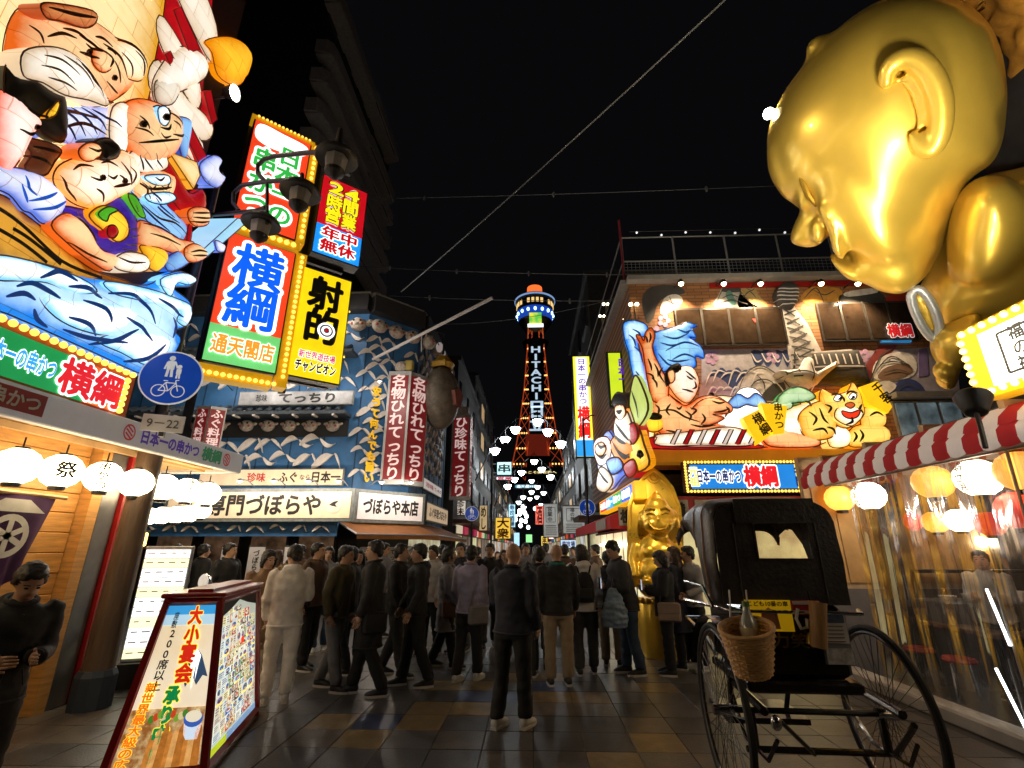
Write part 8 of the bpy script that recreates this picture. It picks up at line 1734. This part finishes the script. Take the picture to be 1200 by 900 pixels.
    for q in (-1, 1):
        h_, k_, a_ = L[q]; p.tube([h_+Vector((0, 0, .02)), h_.lerp(k_, .35), h_.lerp(k_, .7), k_, k_.lerp(a_, .5), a_+Vector((0, 0, .04)), a_+Vector((0, 0, .0))], [.102, .1, .088, .08, .077, .073, .07], 14)
    warp(p); fuse(p, 'trousers', pants, t, vox*s, 2, fold=.011, fscale=7)
    for q in (-1, 1):
        a_ = L[q][2]; m_ = MB(); rl = -.0
        def ring(y, zc, rx_, rz_): return [(a_.x+rx_*cos(2*pi*j/14), a_.y+y, max(.012, zc+rz_*sin(2*pi*j/14))) for j in range(14)]
        R_ = [ring(.07, .05, .012, .02), ring(.055, .055, .036, .045), ring(.0, .06, .042, .055), ring(-.06, .05, .043, .042), ring(-.12, .04, .046, .03), ring(-.165, .033, .036, .022), ring(-.185, .03, .012, .01)]
        dz = a_.z-.085; vs = [Vector(v)+Vector((0, 0, dz)) for r_ in R_ for v in r_]
        m_.add(vs, [(i*14+j, i*14+(j+1) % 14, (i+1)*14+(j+1) % 14, (i+1)*14+j) for i in range(6) for j in range(14)]+[tuple(range(13, -1, -1)), tuple(84+j for j in range(14))]); warp(m_); so = m_.build('shoe', shoes, t, smooth=70)
        k_ = MB(); k_.add([((a_.x+x_)*s, (a_.y+y_)*s, (z_+dz)*s) for z_ in (.001, .026) for x_, y_ in ((-.03, .07), (.03, .07), (.044, -.0), (.05, -.11), (.03, -.18), (-.03, -.18), (-.05, -.11), (-.044, 0))], [tuple(range(7, -1, -1)), tuple(range(8, 16))]+[(i, (i+1) % 8, 8+(i+1) % 8, 8+i) for i in range(8)]); k_.build('sole', SOLE, so)
    t['up'] = 0; del t['up']
    return t, up, J
def ux(u, Y, v=650): return atY(u, v, Y).x
D = radians
BEND = {-1: ((-.1, -.15, -1), (.5, -1, .25)), 1: ((.1, -.15, -1), (-.5, -1, .25))}     # both hands up in front, looking at a phone
def held(t, up, J, q, name, lab, cat, build_fn):
    w = up(J[q][2]+J[q][3]*.09); m = Matrix.Translation(t.location) @ Matrix.Rotation(t.rotation_euler[2], 4, 'Z'); o = thing(name, lab, cat, m @ w, t.rotation_euler[2]); build_fn(o); return o
def phone(o): MB().box((0, -.01, .04), (.075, .01, .15), ch=.004).build('case', BLACK, o); MB().box((0, .0, .04), (.066, .012, .138)).build('screen', LIT('phone_screen', (.7, .8, 1), .8), o)
person('bald man in a dark navy jacket and white trainers with his back turned', ux(601, 5.5), 5.5, D(152), 1.71, C_NVY, 'jacket', C_BLK, None, 'bald', SH_W, 0, w=1.12, stride=.08, vox=.019, arms={1: ((.2, -.25, -1), (-.3, -1, -.35))})
t, up, J = person('bald man in a black jacket with teal collar and beige trousers', ux(652, 7.0), 7.0, D(186), 1.7, C_BLK, 'jacket', C_BGE, HAIR, 'bald', SH_B, 1, w=1.08)
tc_ = MB(); tc_.tube([up((.085*cos(a), .085*sin(a), 1.455)) for a in [2*pi*k/16 for k in range(16)]], .022, 8, closed=True); tc_.build('collar', cloth('teal', (.02, .2, .16)), t, smooth=True)
t, up, J = person('woman in a white hooded jacket with a black backpack and one arm raised', ux(682, 7.6), 7.6, D(180), 1.69, C_WHT, 'hoodie', C_CHR, HAIR, 'bob', SH_B, 0, look=D(-20), arms={1: ((.75, -.1, -.75), (.6, -.55, .5))}, stride=.06)
bp_ = thing('backpack', 'small black backpack on the back of the woman in white', 'bag', Vector(t.location)+Vector((0, -.19, 1.13)), D(180))
mb = MB(); loft(mb, [(0, 0, -.2, .12, .07), (0, 0, -.12, .14, .085), (0, 0, .05, .13, .08), (0, 0, .16, .09, .06), (0, 0, .2, .04, .03)], 18); mb.build('pack', C_BLK, bp_, smooth=True); MB().box((0, .085, -.08), (.17, .04, .13), ch=.02).build('pocket', C_CHR, bp_)
for q in (-1, 1): MB().tube([(q*.07, -.03, .17), (q*.1, -.07, .27), (q*.11, -.18, .32), (q*.11, -.3, .22), (q*.11, -.33, .0)], .014, 6).build('strap', C_BLK, bp_)
t, up, J = person('man in a dark padded jacket and blue jeans bending forward with black trainers', ux(731, 7.6), 7.6, D(-82), 1.76, C_CHR, 'puffer', C_DEN, HAIR, 'short', SH_B, 0, lean=.22, nod=.25, arms=BEND, stride=.06)
held(t, up, J, 1, 'mobile_phone', 'phone in the hands of the man in the padded jacket', 'phone', phone)
bg = thing('carrier_bag', 'pale blue plastic carrier bag hanging beside the man in blue jeans', 'bag', (ux(716, 7.35), 7.35, .62)); mb = MB(); loft(mb, [(0, 0, 0, .17, .09), (0, 0, .12, .19, .11), (0, 0, .3, .15, .08), (0, 0, .42, .1, .05), (.0, 0, .5, .05, .03)], 18)
fuse(mb, 'sack', M('bag_blue', (.2, .29, .42), .35, var=.25, scale=6, bump=.4, bscale=14), bg, .014, 1, fold=.02, fscale=9); MB().tube([(-.03, 0, .45), (0, 0, .62), (.03, 0, .45)], .008, 6).build('handle', M('bag_blue', (.2, .29, .42), .35), bg)
person('dark haired person in black with beige trousers behind the blue carrier bag', ux(711, 8.1), 8.1, D(170), 1.6, C_BLK, 'jacket', C_BGE, HAIR, 'short', SH_B, 0)
t, up, J = person('woman in a black padded coat with a beige handbag looking down at her phone', ux(774, 7.6), 7.6, D(-100), 1.6, C_BLK, 'puffer', C_BLK, HAIR, 'bob', SH_B, 2, nod=.4, arms=BEND)
held(t, up, J, 1, 'mobile_phone', 'phone held by the woman in the black padded coat', 'phone', phone)
hb_ = thing('handbag', 'beige leather handbag at the hip of the woman in black', 'bag', (ux(778, 7.32), 7.32, .82), D(-20)); MB().box((0, 0, 0), (.3, .1, .24), ch=.04).build('body', M('bag_leather', (.3, .22, .17), .5, var=.2), hb_, smooth=True); MB().box((0, -.055, .05), (.29, .012, .12), ch=.005).build('flap', M('bag_leather', (.3, .22, .17), .5, var=.2), hb_); MB().tube([(-.12, 0, .1), (-.06, .03, .4), (.06, .08, .55)], .01, 6).build('strap', BLACK, hb_)
person('long brown haired woman in a navy coat behind the woman with the handbag', ux(789, 7.95), 7.95, D(-120), 1.66, C_NVY, 'coat', C_BLK, HBR, 'long', SH_B, 2, look=.2)
person('person in a pale grey sweater and dark trousers standing beside the rickshaw hood', ux(806, 7.9), 7.9, D(-70), 1.67, C_LGR, 'sweater', C_BLK, HAIR, 'short', SH_W, 1, arms={1: ((.3, -.1, -1), (-.2, -.8, -.3))})
t, up, J = person('man in a white hoodie and white trousers turned away beside the red lightbox', ux(345, 6.15), 6.15, D(205), 1.68, C_WHT, 'hoodie', C_WHT, HAIR, 'short', SH_W, 0, look=D(35), nod=.15, vox=.019, arms={-1: ((-.15, -.1, -1), (.3, -1, .3))})
t, up, J = person('woman in a tan coat over a long cream dress eating beside the man in white', ux(316, 6.55), 6.55, D(38), 1.62, cloth('tan', (.25, .15, .08)), 'coat', C_CRM, HAIR, 'bob', SH_B, 2, nod=.15, arms={1: ((.15, -.35, -1), (-.45, -.55, .9)), -1: ((-.1, -.2, -1), (.6, -.9, .1))})
mb = MB(); loft(mb, [(0, 0, .12, .23, .19), (0, 0, .3, .215, .175), (0, 0, .6, .185, .15), (0, 0, .9, .165, .13)], 24); mb.v = [up(v) for v in mb.v]; fuse(mb, 'dress', C_CRM, t, .02, 1, fold=.012, fscale=7)
def skew(o): MB().tube([(0, 0, -.03), (0, -.02, .13)], .003, 5, WOODL).build('stick', None, o); MB().ball((0, -.015, .09), (.016, .016, .04), 10, 8).build('fried_piece', M('fried_batter', (.35, .17, .05), .7, var=.4, scale=30), o)
held(t, up, J, 1, 'skewer', 'fried skewer in the hand of the woman in the tan coat', 'food', skew)
person('man in a brown jacket looking right behind the man in the white hoodie', ux(372, 7.7), 7.7, D(75), 1.72, C_BRN, 'jacket', C_BLK, HAIR, 'short', SH_B, 0, stride=.1)
person('walker in an olive jacket and grey trousers passing the dark crowd on the left', ux(402, 6.7), 6.7, D(80), 1.68, C_OLV, 'jacket', C_GRY, HAIR, 'short', SH_B, 1, stride=.3, lean=.06)
person('tall walker in a long black coat in front of the brown awning', ux(440, 6.5), 6.5, D(-80), 1.74, C_BLK, 'coat', C_BLK, HAIR, 'short', SH_B, 0, stride=.3)
person('dark haired woman in a black coat left of the tall walker', ux(421, 8.2), 8.2, D(20), 1.62, C_CHR, 'coat', C_BLK, HAIR, 'long', SH_B, 2)
person('person in a black padded jacket walking under the white corner signboard', ux(470, 7.4), 7.4, D(85), 1.7, C_BLK, 'puffer', C_CHR, HAIR, 'short', SH_B, 0, stride=.3)
person('person in a white hooded top at the end of the brown awning', ux(508, 8.8), 8.8, D(-30), 1.68, C_LGR, 'hoodie', C_BLK, HAIR, 'short', SH_B, 0, stride=.1)
person('person in a grey coat walking between the awning and the bald man', ux(526, 7.9), 7.9, D(95), 1.66, C_GRY, 'coat', C_BLK, HAIR, 'bob', SH_B, 1, stride=.28)
person('person in a lilac jacket and dark trousers left of the bald man', ux(552, 7.2), 7.2, D(160), 1.68, C_LIL, 'jacket', C_BLK, HAIR, 'short', SH_W, 0, stride=.15)
person('dark haired man in a black jacket behind the bald man on the left', ux(574, 9.4), 9.4, D(10), 1.72, C_BLK, 'jacket', C_CHR, HAIR, 'short', SH_B, 1, stride=.15)
person('woman in a charcoal coat behind the bald man on the right', ux(630, 8.8), 8.8, D(175), 1.68, C_CHR, 'coat', C_BLK, HAIR, 'long', SH_B, 0)
person('stooping person in a black hooded jacket close to the camera at the left edge', ux(14, 3.35, 720), 3.35, D(60), 1.58, C_BLK, 'hoodie', C_BLK, HAIR, 'short', SH_B, 1, lean=.22, nod=.3, vox=.018, arms=BEND)
person('person in a grey sweater standing behind the lit menu board', ux(207, 8.9), 8.9, D(40), 1.7, C_GRY, 'sweater', C_BLK, HAIR, 'short', SH_B, 0)
person('person in a black padded jacket behind the red lightbox', ux(238, 9.4), 9.4, D(150), 1.7, C_BLK, 'puffer', C_BLK, HAIR, 'short', SH_B, 0)
person('broad person in black walking past the white banners on the left', ux(268, 8.6), 8.6, D(80), 1.72, C_BLK, 'jacket', C_CHR, HAIR, 'short', SH_B, 1, stride=.2, w=1.1)
person('person in a dark blue jacket and beige trousers left of the timber pole', ux(74, 8.6), 8.6, D(165), 1.68, cloth('blue', (.02, .04, .12)), 'jacket', C_BGE, HAIR, 'short', SH_B, 0)
protos = [person('man in a brown coat in the middle distance below the grey menu banners', ux(662, 10.6), 10.6, D(175), 1.7, C_BRN, 'coat', C_BLK, HAIR, 'short', SH_B, 0, vox=.026)[0],
          person('woman in a beige jacket in the middle distance left of the tower foot', ux(596, 12), 12, D(5), 1.6, C_BGE, 'jacket', C_NVY, HBR, 'long', SH_B, 2, vox=.026, stride=.2)[0],
          person('man in a grey padded jacket in the middle distance', ux(640, 12.8), 12.8, D(185), 1.73, C_GRY, 'puffer', C_BLK, HAIR, 'short', SH_B, 1, vox=.026, stride=.2)[0]]
rp = random.Random(9)
for i, (u, Y, lab) in enumerate(((560, 12.5, 'far walker between the lilac jacket and the lamp post'), (583, 15, 'far walker right of the thin dark post on the left'), (606, 17, 'far walker straight below the tower legs'), (619, 20, 'distant walker at the middle of the far street'), (648, 16, 'far walker under the narrow grey menu banner'), (672, 14.5, 'far walker beside the post of the right round blue sign'), (628, 25, 'tiny distant walker right of the street middle'), (612, 28, 'tiny distant walker left of the street middle'), (545, 16, 'far walker by the left round blue sign'))):
    c = copy_tree(protos[i % 3]); c.location = (ux(u, Y), Y, 0); c.rotation_euler = (0, 0, rp.choice((0, pi))+rp.uniform(-.4, .4)); c['label'] = lab+(' in a brown coat', ' in a beige jacket', ' in a grey padded jacket')[i % 3]; k = rp.uniform(.95, 1.02); c.scale = (k, k, k)
    for o in [protos[i % 3], c]: o['group'] = 'walkers down the street'
person('kitchen helper in a grey shirt standing inside the right stall', 5.6, 6.55, D(-60), 1.62, C_LGR, 'sweater', C_BLK, HAIR, 'short', SH_B, 0, arms=BEND)

person('person in a black hooded top packed in the dark crowd left of the lilac jacket', ux(492, 6.9), 6.9, D(-70), 1.7, C_BLK, 'hoodie', C_BLK, HAIR, 'short', SH_B, 0, stride=.25)
person('person in a charcoal padded jacket behind the tall walker', ux(412, 7.5), 7.5, D(-95), 1.66, C_CHR, 'puffer', C_BLK, HAIR, 'short', SH_B, 1, stride=.15)
person('person in an olive coat in the middle of the dark crowd', ux(486, 9.2), 9.2, D(60), 1.68, C_OLV, 'coat', C_BLK, HAIR, 'long', SH_B, 2, stride=.1)
person('person in a navy jacket behind the grey coat walker', ux(540, 9.0), 9.0, D(-20), 1.73, C_NVY, 'jacket', C_GRY, HAIR, 'short', SH_B, 0, stride=.1)
person('person in a dark padded jacket just left of the person with the teal collar', ux(632, 7.4), 7.4, D(170), 1.66, C_BLK, 'puffer', C_CHR, HAIR, 'short', SH_B, 1)
person('person in a light grey top between the dark walkers on the left', ux(385, 8.9), 8.9, D(30), 1.66, C_GRY, 'sweater', C_DEN, HAIR, 'bob', SH_W, 2, stride=.1)
for i, (u, Y, lab) in enumerate(((352, 9.8, 'walker near the white banners behind the man in brown'), (326, 9.6, 'walker near the white banners behind the woman in tan'), (450, 10.4, 'walker under the white corner signboard'), (518, 11, 'walker at the end of the brown awning'), (590, 10.2, 'walker just behind the bald man'), (616, 11, 'walker between the bald man and the teal collar'), (698, 11.5, 'walker at the post of the right round blue sign'))):
    c = copy_tree(protos[i % 3]); c.location = (ux(u, Y), Y, 0); c.rotation_euler = (0, 0, rp.choice((0, pi, 1.4, -1.4))+rp.uniform(-.4, .4)); c['label'] = lab+(' in a brown coat', ' in a beige jacket', ' in a grey padded jacket')[i % 3]; c['group'] = 'walkers down the street'
# shoulder bags carried in the crowd
for lab, u, Y, m in (('black shoulder bag on the hip of the tall walker in the long black coat', 446, 6.35, C_BLK), ('brown shoulder bag beside the person in the grey coat', 531, 7.75, M('bag_brown', (.14, .07, .03), .5, var=.2)), ('grey tote bag beside the person in the lilac jacket', 562, 7.1, C_GRY)):
    o = thing('shoulder_bag', lab, 'bag', (ux(u, Y), Y, .8), D(30)); MB().box((0, 0, 0), (.28, .11, .24), ch=.03).build('body', m, o, smooth=True); MB().tube([(-.13, 0, .1), (-.05, .02, .42), (.02, .06, .6)], .012, 6).build('strap', m, o)
# ---------------------------------------------------------------- end
for o in list(bpy.data.objects):
    if o.type == 'MESH' and not o.data.materials: o.data.materials.append(GREYM)
bpy.data.scenes.remove(SX)
